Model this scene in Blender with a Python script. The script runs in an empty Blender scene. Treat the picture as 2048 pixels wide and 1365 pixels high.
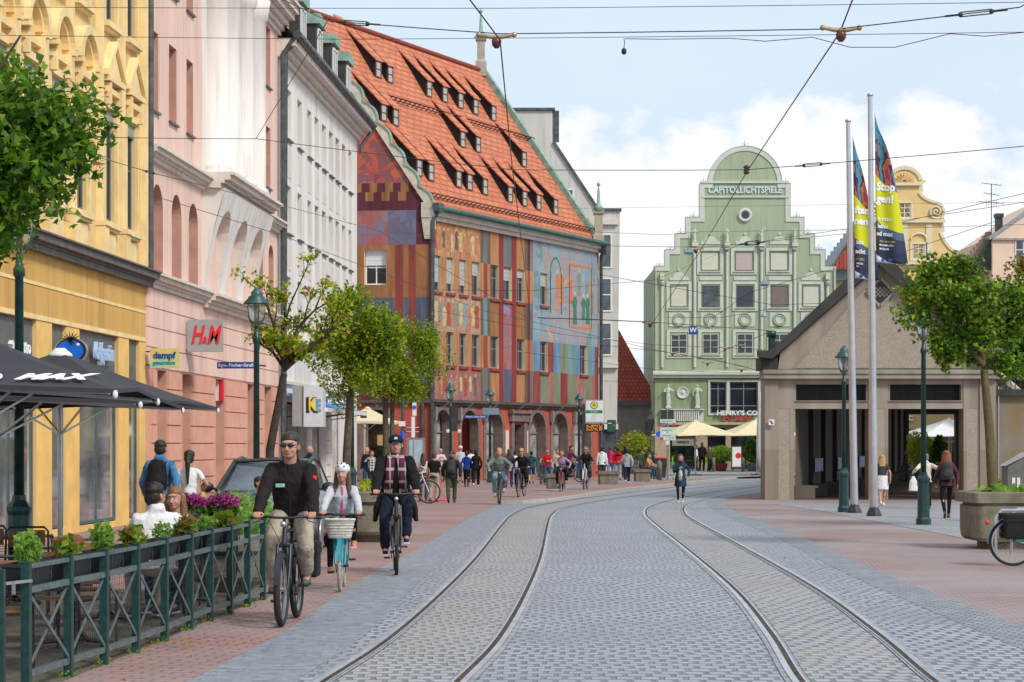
import bpy, math, random
import numpy as np
from mathutils import Vector as V, Matrix, noise
S = bpy.context.scene
COL = S.collection
R = math.radians
F, HZ, CX, HC = 4300.0, 890.0, 1024.0, 1.73
cam = bpy.data.cameras.new("camera"); co = bpy.data.objects.new("camera", cam); COL.objects.link(co)
co.location = (0, 0, HC); co.rotation_euler = (R(90), 0, 0)
cam.sensor_width = 36; cam.lens = F*36/2048; cam.shift_y = (HZ-682.5)/2048
cam.clip_start = 0.3; cam.clip_end = 2000
S.camera = co
SUN_EL, SUN_AZ = 42, 136          # azimuth: clockwise from +Y (view direction)
w = bpy.data.worlds.new("World"); S.world = w; w.use_nodes = True
N, L = w.node_tree.nodes, w.node_tree.links
N.clear()
def wn(t, **k):
 n = N.new(t)
 for a, b in k.items(): setattr(n, a, b)
 return n
out = wn('ShaderNodeOutputWorld'); bg = wn('ShaderNodeBackground'); L.new(bg.outputs[0], out.inputs[0])
sky = wn('ShaderNodeTexSky', sky_type='NISHITA', sun_disc=False)
sky.sun_elevation = R(SUN_EL); sky.sun_rotation = R(SUN_AZ); sky.air_density = 1.0; sky.dust_density = 1.5; sky.ozone_density = 1.5
tc = wn('ShaderNodeTexCoord'); sep = wn('ShaderNodeSeparateXYZ'); L.new(tc.outputs['Generated'], sep.inputs[0])
def wm(op, a, b=None, c=None, clamp=False):
 n = wn('ShaderNodeMath', operation=op); n.use_clamp = clamp
 for i, v in enumerate((a, b, c)):
  if v is None: continue
  if isinstance(v, (int, float)): n.inputs[i].default_value = v
  else: L.new(v, n.inputs[i])
 return n.outputs[0]
ax = wm('ARCTAN2', sep.outputs[0], sep.outputs[1]); el = wm('ARCSINE', sep.outputs[2])
cmb = wn('ShaderNodeCombineXYZ'); L.new(ax, cmb.inputs[0]); L.new(el, cmb.inputs[1])
def cloudnoise(scale, sy, detail, rough):
 mp = wn('ShaderNodeMapping'); mp.inputs['Scale'].default_value = (scale, scale*sy, 1); mp.inputs['Location'].default_value = (3.1, 1.7, 0)
 L.new(cmb.outputs[0], mp.inputs[0]); n = wn('ShaderNodeTexNoise'); n.inputs['Scale'].default_value = 1
 n.inputs['Detail'].default_value = detail; n.inputs['Roughness'].default_value = rough
 L.new(mp.outputs[0], n.inputs['Vector']); return n.outputs[0]
n1 = cloudnoise(30, 1.3, 9, .55); n2 = cloudnoise(6, 2.2, 6, .5)
def blob(px, py, rx, ry):
 a0 = math.atan((px-CX)/F); e0 = math.atan((HZ-py)/F)
 dx = wm('DIVIDE', wm('SUBTRACT', ax, a0), rx/F); dy = wm('DIVIDE', wm('SUBTRACT', el, e0), ry/F)
 d = wm('SQRT', wm('ADD', wm('MULTIPLY', dx, dx), wm('MULTIPLY', dy, dy)))
 return wm('SUBTRACT', 1.0, d)
bl = None
for b in ((1640, 330, 260, 130), (1830, 330, 130, 130), (1500, 420, 330, 190), (1900, 470, 280, 150), (1200, 400, 190, 160), (1250, 560, 300, 190), (1990, 560, 260, 120), (1560, 270, 110, 60), (-300, 300, 500, 220), (2700, 300, 600, 240)):
 o = blob(*b); bl = o if bl is None else wm('MAXIMUM', bl, o)
dens = wm('ADD', wm('MULTIPLY', bl, 1.1), wm('MULTIPLY', wm('SUBTRACT', n1, 0.5), 2.6))
cum = wm('MULTIPLY', wm('ADD', dens, 0.05, clamp=True), 2.2, clamp=True)
haze = wm('ADD', wm('MULTIPLY', n2, 0.3), 0.68, clamp=True)
def mixc(f, a, b):
 m = wn('ShaderNodeMix', data_type='RGBA'); L.new(f, m.inputs[0]) if not isinstance(f, float) else setattr(m.inputs[0], 'default_value', f)
 for i, v in ((6, a), (7, b)):
  if isinstance(v, tuple): m.inputs[i].default_value = v+(1,)
  else: L.new(v, m.inputs[i])
 return m.outputs[2]
base = mixc(haze, sky.outputs[0], (7.1, 8.2, 9.4))
n3 = cloudnoise(45, 1.0, 6, .6)
shade = wm('MULTIPLY', wm('SUBTRACT', n3, .35, clamp=True), 2.2, clamp=True)
ccol = mixc(shade, (9.9, 9.75, 9.75), (8.6, 8.65, 9.1))
L.new(mixc(wm('MULTIPLY', cum, 0.85), base, ccol), bg.inputs[0])
bg.inputs[1].default_value = 0.1
sl = bpy.data.lights.new("sun", 'SUN'); sl.energy = 2.5; sl.angle = R(12); sl.color = (1, .94, .86)
so = bpy.data.objects.new("sun", sl); COL.objects.link(so)
sd = V((math.sin(R(SUN_AZ))*math.cos(R(SUN_EL)), math.cos(R(SUN_AZ))*math.cos(R(SUN_EL)), math.sin(R(SUN_EL))))
so.rotation_euler = sd.to_track_quat('Z', 'Y').to_euler(); so.location = (20, -20, 40)
S.view_settings.view_transform = 'Standard'; S.view_settings.look = 'None'
S.view_settings.exposure = 0.18; S.view_settings.gamma = 1
random.seed(7)
def at(px, py, Y): return V(((px-CX)*Y/F, Y, HC+(HZ-py)*Y/F))
def gnd(px, py):
 s = (py-HZ)/HC; return V(((px-CX)/s, F/s, 0))
MATS = {}
def lin(c):
 if isinstance(c, str):
  c = tuple(int(c[i:i+2], 16)/255 for i in (0, 2, 4)); return tuple((x/12.92 if x <= .04045 else ((x+.055)/1.055)**2.4) for x in c)
 return c
def mat(name, col, rough=.7, var=.12, scale=4, metal=0, bump=.0, bscale=40, col2=None, streak=0, spec=.5, alpha=None, trans=0, emit=0, fn=None, det=6):
 if name in MATS: return MATS[name]
 m = bpy.data.materials.new(name); m.use_nodes = True; MATS[name] = m
 n, l = m.node_tree.nodes, m.node_tree.links
 p = n['Principled BSDF']; c = lin(col)
 p.inputs['Roughness'].default_value = rough; p.inputs['Metallic'].default_value = metal
 p.inputs['Specular IOR Level'].default_value = spec
 if trans: p.inputs['Transmission Weight'].default_value = trans
 if emit:
  p.inputs['Emission Color'].default_value = c+(1,); p.inputs['Emission Strength'].default_value = emit
 def nn(t, **k):
  x = n.new(t)
  for a, b in k.items(): setattr(x, a, b)
  return x
 tc = nn('ShaderNodeTexCoord')
 mp = nn('ShaderNodeMapping'); l.new(tc.outputs['Object'], mp.inputs[0])
 if streak: mp.inputs['Scale'].default_value = (1, 1, .12)
 nz = nn('ShaderNodeTexNoise'); nz.inputs['Scale'].default_value = scale; nz.inputs['Detail'].default_value = det; nz.inputs['Roughness'].default_value = .6
 l.new(mp.outputs[0], nz.inputs['Vector'])
 c2 = lin(col2) if col2 else tuple(max(0, x*(1-2*var)) for x in c)
 c1 = c if col2 else tuple(min(1, x*(1+var)) for x in c)
 rp = nn('ShaderNodeValToRGB'); rp.color_ramp.elements[0].position = .3; rp.color_ramp.elements[1].position = .7
 rp.color_ramp.elements[0].color = c2+(1,); rp.color_ramp.elements[1].color = c1+(1,)
 l.new(nz.outputs[0], rp.inputs[0]); l.new(rp.outputs[0], p.inputs['Base Color'])
 if streak:
  m2 = nn('ShaderNodeMapping'); m2.inputs['Scale'].default_value = (5, 5, .35); l.new(tc.outputs['Object'], m2.inputs[0])
  z2 = nn('ShaderNodeTexNoise'); z2.inputs['Scale'].default_value = 1; z2.inputs['Detail'].default_value = 5; l.new(m2.outputs[0], z2.inputs['Vector'])
  r2 = nn('ShaderNodeValToRGB'); r2.color_ramp.elements[0].position = .54; r2.color_ramp.elements[1].position = .78; r2.color_ramp.elements[0].color = (1, 1, 1, 1); r2.color_ramp.elements[1].color = (.62, .58, .54, 1); l.new(z2.outputs[0], r2.inputs[0])
  st_o = nn('ShaderNodeMix', data_type='RGBA', blend_type='MULTIPLY'); st_o.inputs[0].default_value = .8; l.new(rp.outputs[0], st_o.inputs[6]); l.new(r2.outputs[0], st_o.inputs[7]); l.new(st_o.outputs[2], p.inputs['Base Color'])
 if bump:
  b = nn('ShaderNodeBump'); b.inputs['Strength'].default_value = min(1, bump); b.inputs['Distance'].default_value = .02
  n2 = nn('ShaderNodeTexNoise'); n2.inputs['Scale'].default_value = bscale; n2.inputs['Detail'].default_value = 5
  l.new(tc.outputs['Object'], n2.inputs['Vector']); l.new(n2.outputs[0], b.inputs['Height']); l.new(b.outputs[0], p.inputs['Normal'])
 if fn: fn(m, n, l, p, nn, tc, rp)
 return m
def math_(nn, l, op, a, b=0.0, clamp=False):
 x = nn('ShaderNodeMath', operation=op); x.use_clamp = clamp
 for i, v in enumerate((a, b)):
  if isinstance(v, (int, float)): x.inputs[i].default_value = v
  else: l.new(v, x.inputs[i])
 return x.outputs[0]
def mixn(nn, l, f, a, b, bt='MIX'):
 x = nn('ShaderNodeMix', data_type='RGBA', blend_type=bt)
 if isinstance(f, (int, float)): x.inputs[0].default_value = f
 else: l.new(f, x.inputs[0])
 for i, v in ((6, a), (7, b)):
  if isinstance(v, tuple): x.inputs[i].default_value = tuple(v)+(1,)
  else: l.new(v, x.inputs[i])
 return x.outputs[2]
def brickfn(bw, bh, mortar, mcol, plane='xy', c1=None, c2=None, rot=0, msm=.1, off=.5, distort=0, bumpd=.01, loc=(0, 0, 0), mix=.75, bstr=.7, big=None, jit=0, jsc=1.5):
 def f(m, n, l, p, nn, tc, rp):
  vec = tc.outputs['Object']
  if plane != 'xy':
   s = nn('ShaderNodeSeparateXYZ'); l.new(vec, s.inputs[0]); c = nn('ShaderNodeCombineXYZ')
   l.new(s.outputs[0 if plane[0] == 'x' else 1], c.inputs[0]); l.new(s.outputs[2], c.inputs[1]); vec = c.outputs[0]
  mp = nn('ShaderNodeMapping'); mp.inputs['Rotation'].default_value = (0, 0, rot); mp.inputs['Location'].default_value = loc
  l.new(vec, mp.inputs[0]); vec = mp.outputs[0]
  for (amt, sc) in ((distort, 6), (jit, jsc)):
   if amt:
    nz = nn('ShaderNodeTexNoise'); nz.inputs['Scale'].default_value = sc; nz.inputs['Detail'].default_value = 2; l.new(vec, nz.inputs['Vector'])
    sb = nn('ShaderNodeVectorMath', operation='MULTIPLY_ADD'); sb.inputs[1].default_value = (amt,)*3
    l.new(nz.outputs['Color'], sb.inputs[0]); l.new(vec, sb.inputs[2]); vec = sb.outputs[0]
  br = nn('ShaderNodeTexBrick'); l.new(vec, br.inputs['Vector'])
  br.inputs['Scale'].default_value = 1; br.inputs['Brick Width'].default_value = bw; br.inputs['Row Height'].default_value = bh
  br.inputs['Mortar Size'].default_value = mortar; br.inputs['Mortar Smooth'].default_value = msm; br.offset = off
  br.inputs['Color1'].default_value = lin(c1)+(1,); br.inputs['Color2'].default_value = lin(c2)+(1,); br.inputs['Mortar'].default_value = lin(mcol)+(1,)
  o = mixn(nn, l, mix, rp.outputs[0], br.outputs['Color'])
  if big:
   nb = nn('ShaderNodeTexNoise'); nb.inputs['Scale'].default_value = big[0]; nb.inputs['Detail'].default_value = 5; l.new(vec, nb.inputs['Vector'])
   r2 = nn('ShaderNodeValToRGB'); r2.color_ramp.elements[0].position = .38; r2.color_ramp.elements[1].position = .66; l.new(nb.outputs[0], r2.inputs[0])
   o = mixn(nn, l, math_(nn, l, 'MULTIPLY', r2.outputs[0], big[1]), o, lin(big[2]))
  l.new(o, p.inputs['Base Color'])
  b = nn('ShaderNodeBump'); b.inputs['Strength'].default_value = bstr; b.inputs['Distance'].default_value = bumpd
  n2 = nn('ShaderNodeTexNoise'); n2.inputs['Scale'].default_value = 28; n2.inputs['Detail'].default_value = 4; l.new(tc.outputs['Object'], n2.inputs['Vector'])
  h = math_(nn, l, 'ADD', math_(nn, l, 'SUBTRACT', 1.0, br.outputs['Fac']), math_(nn, l, 'MULTIPLY', n2.outputs[0], .45))
  l.new(h, b.inputs['Height']); l.new(b.outputs[0], p.inputs['Normal'])
 return f
class MB:
 def __init__(s): s.v = []; s.f = []; s.m = []; s.sm = []
 def add(s, vs, fs, m=0, sm=False, M=None):
  o = len(s.v)
  s.v += [tuple(M @ V(v)) if M else tuple(v) for v in vs]
  for f in fs: s.f.append(tuple(i+o for i in f)); s.m.append(m); s.sm.append(sm)
  return s
 def quad(s, a, b, c, d, m=0): return s.add([a, b, c, d], [(0, 1, 2, 3)], m)
 def box(s, x0, x1, y0, y1, z0, z1, m=0, M=None):
  return s.add([(x0, y0, z0), (x1, y0, z0), (x1, y1, z0), (x0, y1, z0), (x0, y0, z1), (x1, y0, z1), (x1, y1, z1), (x0, y1, z1)],
      [(0, 3, 2, 1), (4, 5, 6, 7), (0, 1, 5, 4), (1, 2, 6, 5), (2, 3, 7, 6), (3, 0, 4, 7)], m, False, M)
 def bar(s, a, b, w, h, m=0, up=(0, 0, 1)):
  a, b = V(a), V(b); d = (b-a); Ln = d.length
  if Ln < 1e-6: return s
  d /= Ln; u = V(up)
  if abs(d.dot(u)) > .98: u = V((0, 1, 0))
  x = d.cross(u).normalized(); z = x.cross(d)
  M = Matrix(((x.x, d.x, z.x, a.x), (x.y, d.y, z.y, a.y), (x.z, d.z, z.z, a.z), (0, 0, 0, 1)))
  return s.box(-w/2, w/2, 0, Ln, -h/2, h/2, m, M)
 def tube(s, pts, r, n=8, m=0, cap=True, sm=True):
  pts = [V(p) for p in pts]; k = len(pts)
  rs = r if isinstance(r, (list, tuple)) else [r]*k
  o = []; vs = []; fs = []
  d0 = (pts[1]-pts[0]).normalized(); u = V((0, 0, 1)) if abs(d0.z) < .9 else V((0, 1, 0))
  x = d0.cross(u).normalized()
  for i, p in enumerate(pts):
   d = (pts[min(i+1, k-1)]-pts[max(i-1, 0)]).normalized()
   x = (x-d*x.dot(d)).normalized(); y = d.cross(x)
   for j in range(n):
    a = 2*math.pi*j/n; vs.append(p+(x*math.cos(a)+y*math.sin(a))*rs[i])
  for i in range(k-1):
   for j in range(n):
    fs.append((i*n+j, i*n+(j+1) % n, (i+1)*n+(j+1) % n, (i+1)*n+j))
  s.add(vs, fs, m, sm)
  if cap: s.add([vs[j] for j in range(n)], [tuple(range(n))[::-1]], m); s.add([vs[(k-1)*n+j] for j in range(n)], [tuple(range(n))], m)
  return s
 def lathe(s, c, prof, n=16, m=0, sm=True, M=None):
  vs = []; fs = []; k = len(prof)
  for r, z in prof:
   for j in range(n):
    a = 2*math.pi*(j+.5)/n; vs.append((c[0]+r*math.cos(a), c[1]+r*math.sin(a), c[2]+z))
  for i in range(k-1):
   for j in range(n): fs.append((i*n+j, i*n+(j+1) % n, (i+1)*n+(j+1) % n, (i+1)*n+j))
  fs.append(tuple(range(n))[::-1]); fs.append(tuple((k-1)*n+j for j in range(n)))
  return s.add(vs, fs, m, sm, M)
 def ell(s, c, r, n=12, m=0, M=None):
  c = V(c); r = (r, r, r) if isinstance(r, (int, float)) else r
  vs = []; fs = []; k = max(4, n//2+1)
  for i in range(1, k):
   t = math.pi*i/k
   for j in range(n):
    a = 2*math.pi*j/n; p = V((r[0]*math.sin(t)*math.cos(a), r[1]*math.sin(t)*math.sin(a), r[2]*math.cos(t)))
    vs.append(c+(M @ p if M else p))
  for i in range(k-2):
   for j in range(n): fs.append((i*n+j, (i+1)*n+j, (i+1)*n+(j+1) % n, i*n+(j+1) % n))
  t = V((0, 0, r[2])); b = -t
  vs += [c+(M @ t if M else t), c+(M @ b if M else b)]; T = len(vs)-2
  for j in range(n): fs.append((T, j, (j+1) % n)); fs.append((T+1, (k-2)*n+(j+1) % n, (k-2)*n+j))
  return s.add(vs, fs, m, True)
 def prism(s, poly, y0, y1, m=0, M=None, ms=None):   # polygon (x,z) extruded along y; counter-clockwise seen from -y
  n = len(poly)
  vs = [(x, y0, z) for x, z in poly]+[(x, y1, z) for x, z in poly]
  s.add(vs, [tuple(range(n)), tuple(range(2*n-1, n-1, -1))], m, False, M)
  return s.add(vs, [(i, i+n, (i+1) % n+n, (i+1) % n) for i in range(n)], m if ms is None else ms, False, M)
 def vprism(s, poly, z0, z1, m=0, M=None):
  n = len(poly); vs = [(x, y, z0) for x, y in poly]+[(x, y, z1) for x, y in poly]
  return s.add(vs, [tuple(range(n))[::-1], tuple(range(n, 2*n))]+[(i, (i+1) % n, (i+1) % n+n, i+n) for i in range(n)], m, False, M)
 def build(s, name, mats, parent=None, kind=None):
  me = bpy.data.meshes.new(name)
  nv = len(s.v); me.vertices.add(nv)
  if nv: me.vertices.foreach_set('co', np.array(s.v, dtype=np.float32).ravel())
  ls = np.array([len(f) for f in s.f], dtype=np.int32); st = np.zeros(len(s.f), dtype=np.int32)
  if len(ls): st[1:] = np.cumsum(ls)[:-1]
  me.loops.add(int(ls.sum())); me.loops.foreach_set('vertex_index', np.array([i for f in s.f for i in f], dtype=np.int32))
  me.polygons.add(len(s.f)); me.polygons.foreach_set('loop_start', st)
  for mm in (mats if isinstance(mats, (list, tuple)) else [mats]): me.materials.append(mm)
  me.polygons.foreach_set('material_index', np.array(s.m, dtype=np.int32))
  me.polygons.foreach_set('use_smooth', np.array(s.sm, dtype=bool))
  me.update(calc_edges=True); me.validate()
  o = bpy.data.objects.new(name, me); COL.objects.link(o)
  if parent: o.parent = parent
  if kind: o['kind'] = kind
  return o
 def split(s, name, mats, parent, tol=.05, post=None):
  """one object for every separate piece (pieces closer than tol stay together)"""
  n = len(s.v); pr = list(range(n))
  def fd_(a):
   while pr[a] != a: pr[a] = pr[pr[a]]; a = pr[a]
   return a
  for f in s.f:
   for k in f[1:]: pr[fd_(k)] = fd_(f[0])
  g = {}
  for i, f in enumerate(s.f): g.setdefault(fd_(f[0]), []).append(i)
  P = np.array(s.v); it = []
  for fs in g.values(): q = P[[k for i in fs for k in s.f[i]]]; it.append([q.min(0), q.max(0), fs])
  ch = True
  while ch:
   ch = False; out = []
   for a in it:
    for b in out:
     if np.all(a[0]-tol <= b[1]) and np.all(b[0]-tol <= a[1]): b[0] = np.minimum(a[0], b[0]); b[1] = np.maximum(a[1], b[1]); b[2] = b[2]+a[2]; ch = True; break
    else: out.append(a)
   it = out
  res = []
  for lo, hi, fs in it:
   m = MB(); mp = {}
   for i in sorted(fs):
    f = []
    for k in s.f[i]:
     if k not in mp: mp[k] = len(m.v); m.v.append(s.v[k])
     f.append(mp[k])
    m.f.append(tuple(f)); m.m.append(s.m[i]); m.sm.append(s.sm[i])
   o = m.build(name, mats, parent); res.append(post(o) if post else o)
  return res
def tag(o, label, cat, group=None, kind=None):
 if label: o['label'] = label
 if cat: o['category'] = cat
 if group: o['group'] = group
 if kind: o['kind'] = kind
 return o
def thing(name, label, cat, loc=(0, 0, 0), rz=0, group=None):
 o = bpy.data.objects.new(name, None); COL.objects.link(o); o.empty_display_size = .3
 o.location = loc; o.rotation_euler = (0, 0, rz); return tag(o, label, cat, group)
def ctree(o, parent=None):
 c = o.copy(); COL.objects.link(c); c.parent = parent
 for ch in list(o.children): ctree(ch, c)
 return c
def dup(o, loc, rz=None, label=None, scale=None):
 c = ctree(o); c.location = loc
 if rz is not None: c.rotation_euler = (0, 0, rz)
 if scale: c.scale = (scale,)*3
 if label: c['label'] = label
 return c
FONTC = {}
def text(s, size, m, parent, loc, rot, name='lettering', depth=.01, bold=.0, sx=1, shear=0, align='CENTER', spacing=1):
 cu = bpy.data.curves.new(name, 'FONT'); cu.body = s; cu.size = size; cu.extrude = depth; cu.offset = bold
 cu.align_x = align; cu.align_y = 'CENTER'; cu.shear = shear; cu.space_character = spacing; cu.resolution_u = 3
 t = bpy.data.objects.new(name, cu); COL.objects.link(t)
 dg = bpy.context.evaluated_depsgraph_get(); me = bpy.data.meshes.new_from_object(t.evaluated_get(dg))
 bpy.data.objects.remove(t); me.materials.clear(); me.materials.append(m)
 o = bpy.data.objects.new(name, me); COL.objects.link(o); o.parent = parent; o.location = loc; o.rotation_euler = rot; o.scale = (sx, 1, 1)
 return o
FRONT = (R(90), 0, 0)      # text facing local -y
def wall(mb, x0, x1, z0, z1, ops, depth=.3, m=0, mrev=1, thick=.45, top=None, matf=None, cuts=((), ())):
 xs = {x0, x1, *cuts[0]}; zs = {z0, z1, *cuts[1]}
 for o in ops: xs |= {o[0], o[1]}; zs |= {o[2], o[3]}
 xs = sorted(x for x in xs if x0 <= x <= x1); zs = sorted(z for z in zs if z0 <= z <= z1)
 for i in range(len(xs)-1):
  for j in range(len(zs)-1):
   xc, zc = (xs[i]+xs[i+1])/2, (zs[j]+zs[j+1])/2
   if any(o[0] < xc < o[1] and o[2] < zc < o[3] for o in ops): continue
   mm = matf(xc, zc) if matf else m
   mb.quad((xs[i], 0, zs[j]), (xs[i+1], 0, zs[j]), (xs[i+1], 0, zs[j+1]), (xs[i], 0, zs[j+1]), mm)
 for o in ops:
  a, b, c, d = o[:4]; arch = len(o) > 4 and o[4]
  if not arch:
   mb.quad((a, 0, c), (a, 0, d), (a, depth, d), (a, depth, c), mrev); mb.quad((b, 0, d), (b, 0, c), (b, depth, c), (b, depth, d), mrev)
   mb.quad((a, 0, d), (b, 0, d), (b, depth, d), (a, depth, d), mrev); mb.quad((a, 0, c), (a, depth, c), (b, depth, c), (b, 0, c), mrev)
  else:
   r = (b-a)/2; xc = (a+b)/2; zsx = d-(r if arch is True else arch); hh = d-zsx; n = 14
   mb.quad((a, 0, c), (a, 0, zsx), (a, depth, zsx), (a, depth, c), mrev); mb.quad((b, 0, zsx), (b, 0, c), (b, depth, c), (b, depth, zsx), mrev)
   mb.quad((a, 0, c), (a, depth, c), (b, depth, c), (b, 0, c), mrev)
   P = [(xc-r*math.cos(math.pi*k/n), zsx+hh*math.sin(math.pi*k/n)) for k in range(n+1)]
   for k in range(n):
    p, q = P[k], P[k+1]
    mb.quad((p[0], 0, p[1]), (q[0], 0, q[1]), (q[0], depth, q[1]), (p[0], depth, p[1]), mrev)
    mm = matf(xc, d+.05) if matf else m
    mb.quad((p[0], 0, p[1]), (q[0], 0, q[1]), (q[0], 0, d), (p[0], 0, d), mm)
 return mb
def archring(mb, x0, x1, z0, z1, w_, y0, y1, m=0, n=16, legs=True):
 r = (x1-x0)/2; xc = (x0+x1)/2; zs = z1-r
 P = [(xc-(r)*math.cos(math.pi*k/n), zs+r*math.sin(math.pi*k/n)) for k in range(n+1)]
 Q = [(xc-(r+w_)*math.cos(math.pi*k/n), zs+(r+w_)*math.sin(math.pi*k/n)) for k in range(n+1)]
 if legs: P = [(x0, z0)]+P+[(x1, z0)]; Q = [(x0-w_, z0)]+Q+[(x1+w_, z0)]
 for k in range(len(P)-1):
  a, b, c, d = P[k], P[k+1], Q[k+1], Q[k]
  mb.quad((d[0], y0, d[1]), (a[0], y0, a[1]), (b[0], y0, b[1]), (c[0], y0, c[1]), m) if False else mb.quad((a[0], y0, a[1]), (b[0], y0, b[1]), (c[0], y0, c[1]), (d[0], y0, d[1]), m)
  mb.quad((d[0], y0, d[1]), (c[0], y0, c[1]), (c[0], y1, c[1]), (d[0], y1, d[1]), m)
  mb.quad((a[0], y0, a[1]), (a[0], y1, a[1]), (b[0], y1, b[1]), (b[0], y0, b[1]), m)
WCACHE = {}
def window(parent, x, z, w_, h, y, frame, glass, nx=2, tz=(.6,), fw=.06, shutter=0, sh_mat=None, name='window', arch=0):
 """casement window in an opening whose lower left is (x, z), at depth y"""
 key = (name, round(w_, 3), round(h, 3), frame.name, glass.name, nx, tz, fw, shutter, arch)
 if key not in WCACHE:
  b = MB()
  b.box(0, w_, 0, .07, 0, fw); b.box(0, w_, 0, .07, h-fw, h); b.box(0, fw, 0.002, .068, fw, h-fw); b.box(w_-fw, w_, 0.002, .068, fw, h-fw)
  for i in range(1, nx): xx = w_*i/nx; b.box(xx-fw*.4, xx+fw*.4, .004, .06, fw, h-fw)
  for t in tz: b.box(fw, w_-fw, .006, .058, h*t-fw*.4, h*t+fw*.4)
  g = MB().box(fw*.6, w_-fw*.6, .03, .04, fw*.6, h-fw*.6)
  fo = b.build(name, [frame], parent); go = g.build('pane', [glass], fo); so_ = None
  if shutter:
   sm = MB(); k = max(3, int(shutter*h/.12))
   for i in range(k):
    z1 = h-i*shutter*h/k; sm.box(fw*.5, w_-fw*.5, -.03-.008*(i % 2), .0, z1-shutter*h/k+.004, z1)
   so_ = sm.build('shutter', [sh_mat], fo)
  WCACHE[key] = (fo.data, go.data, so_.data if so_ else None)
 else:
  d = WCACHE[key]; fo = bpy.data.objects.new(name, d[0]); COL.objects.link(fo); fo.parent = parent
  go = bpy.data.objects.new('pane', d[1]); COL.objects.link(go); go.parent = fo
  if d[2]: so_ = bpy.data.objects.new('shutter', d[2]); COL.objects.link(so_); so_.parent = fo
 fo.location = (x, y, z); return fo
def glassm(name, col, rough=.06, spec=.9, var=.25, scale=.8): return mat(name, col, rough, var, scale, spec=spec)
M_dark = glassm('dark_glass', (.02, .025, .03)); M_gl2 = glassm('grey_glass', (.07, .085, .1), var=.5, scale=1.5)
M_shop = glassm('shop_glass', (.42, .42, .4), .05, .9, .42, 1.1)
M_white = mat('white_paint', (.74, .74, .72), .5, .06); M_black = mat('black_metal', (.015, .016, .018), .45, .2)
M_steel = mat('brushed_steel', (.55, .56, .58), .35, .1, metal=.9); M_iron = mat('iron', (.03, .032, .035), .5, .3)
M_green = mat('green_paint', (.012, .06, .055), .38, .25, 9, bump=.1); M_lampg = mat('weathered_green_paint', (.025, .09, .09), .4, .3, 7, bump=.1)
M_grey = mat('grey_paint', (.22, .23, .24), .5, .1); M_zinc = mat('zinc', (.1, .11, .115), .45, .25, metal=.4)
M_copper = mat('verdigris_copper', (.25, .42, .34), .6, .25, 3)
# =============== GROUND ===============
def sheet(poly, z, name, m, kind='structure'):
 return MB().add([(x, y, z) for x, y in poly], [tuple(range(len(poly)))]).build(name, [m], kind=kind)
def interp(P, n=8):          # catmull-rom through (x,y)
 out = []
 for i in range(len(P)-1):
  p0, p1, p2, p3 = P[max(i-1, 0)], P[i], P[i+1], P[min(i+2, len(P)-1)]
  for k in range(n):
   t = k/n
   out.append(tuple(.5*((2*b)+(-a+c)*t+(2*a-5*b+4*c-d)*t*t+(-a+3*b-3*c+d)*t**3) for a, b, c, d in zip(p0, p1, p2, p3)))
 return out+[tuple(P[-1])]
def offset(P, d):
 o = []
 for i in range(len(P)):
  a, b = P[max(i-1, 0)], P[min(i+1, len(P)-1)]
  tx, ty = b[0]-a[0], b[1]-a[1]; l = math.hypot(tx, ty); o.append((P[i][0]+ty/l*d, P[i][1]-tx/l*d))
 return o
def strip(A, B, z, name, m, zb=None, kind='structure'):
 mb = MB(); n = len(A)
 vs = [(x, y, z) for x, y in A]+[(x, y, zb if zb is not None else z) for x, y in B]
 mb.add(vs, [(i, n+i, n+i+1, i+1) for i in range(n-1)])
 return mb.build(name, [m], kind=kind)
M_ter = mat('town_ground', (.2, .19, .18), .9, .2, .5)
sheet([(-600, -40), (600, -40), (600, 900), (-600, 900)], -.02, 'ground', M_ter)
M_cob = mat('granite_setts', (.38, .395, .44), .5, .34, 3.2, bump=.3, fn=brickfn(.17, .19, .024, (.06, .06, .068), c1=(.39, .41, .46), c2=(.335, .355, .405), distort=.03, jit=.3, jsc=.8, bumpd=.02, bstr=1, mix=.74, msm=.3, big=(.4, .55, (.21, .21, .225))))
M_cobr = mat('warm_setts', (.37, .375, .385), .55, .2, .8, bump=.3, fn=brickfn(.17, .19, .024, (.08, .075, .065), c1=(.39, .395, .42), c2=(.33, .335, .355), distort=.03, jit=.3, jsc=.8, bumpd=.022, bstr=1, mix=.72, msm=.3, rot=R(-4), big=(.7, .4, (.33, .3, .26))))
M_brick = mat('red_clinker', (.3, .17, .14), .75, .25, .7, fn=brickfn(.24, .12, .012, (.07, .05, .045), c1=(.46, .23, .165), c2=(.28, .19, .185), distort=.006, jit=.02, bumpd=.012, bstr=.9, mix=.75, rot=R(8), big=(.45, .6, (.34, .27, .275))))
M_brickr = mat('worn_red_clinker', (.28, .2, .18), .8, .3, .4, fn=brickfn(.24, .12, .012, (.07, .06, .055), c1=(.42, .25, .21), c2=(.28, .215, .215), distort=.006, jit=.03, bumpd=.012, bstr=.9, mix=.68, rot=R(-12), big=(.3, .75, (.32, .3, .31))))
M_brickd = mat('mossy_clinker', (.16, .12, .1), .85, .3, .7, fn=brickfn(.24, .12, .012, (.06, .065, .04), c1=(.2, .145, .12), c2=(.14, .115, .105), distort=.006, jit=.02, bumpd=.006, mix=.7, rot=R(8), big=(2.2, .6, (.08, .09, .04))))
M_asph = mat('lane_asphalt', (.27, .285, .32), .7, .35, 7, bump=.5, bscale=60, fn=brickfn(.3, .17, .006, (.13, .14, .15), c1=(.33, .35, .385), c2=(.2, .215, .25), distort=.06, jit=.3, bumpd=.015, mix=.35, bstr=.8, rot=R(-4), big=(1.3, .5, (.22, .235, .27))))
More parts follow.
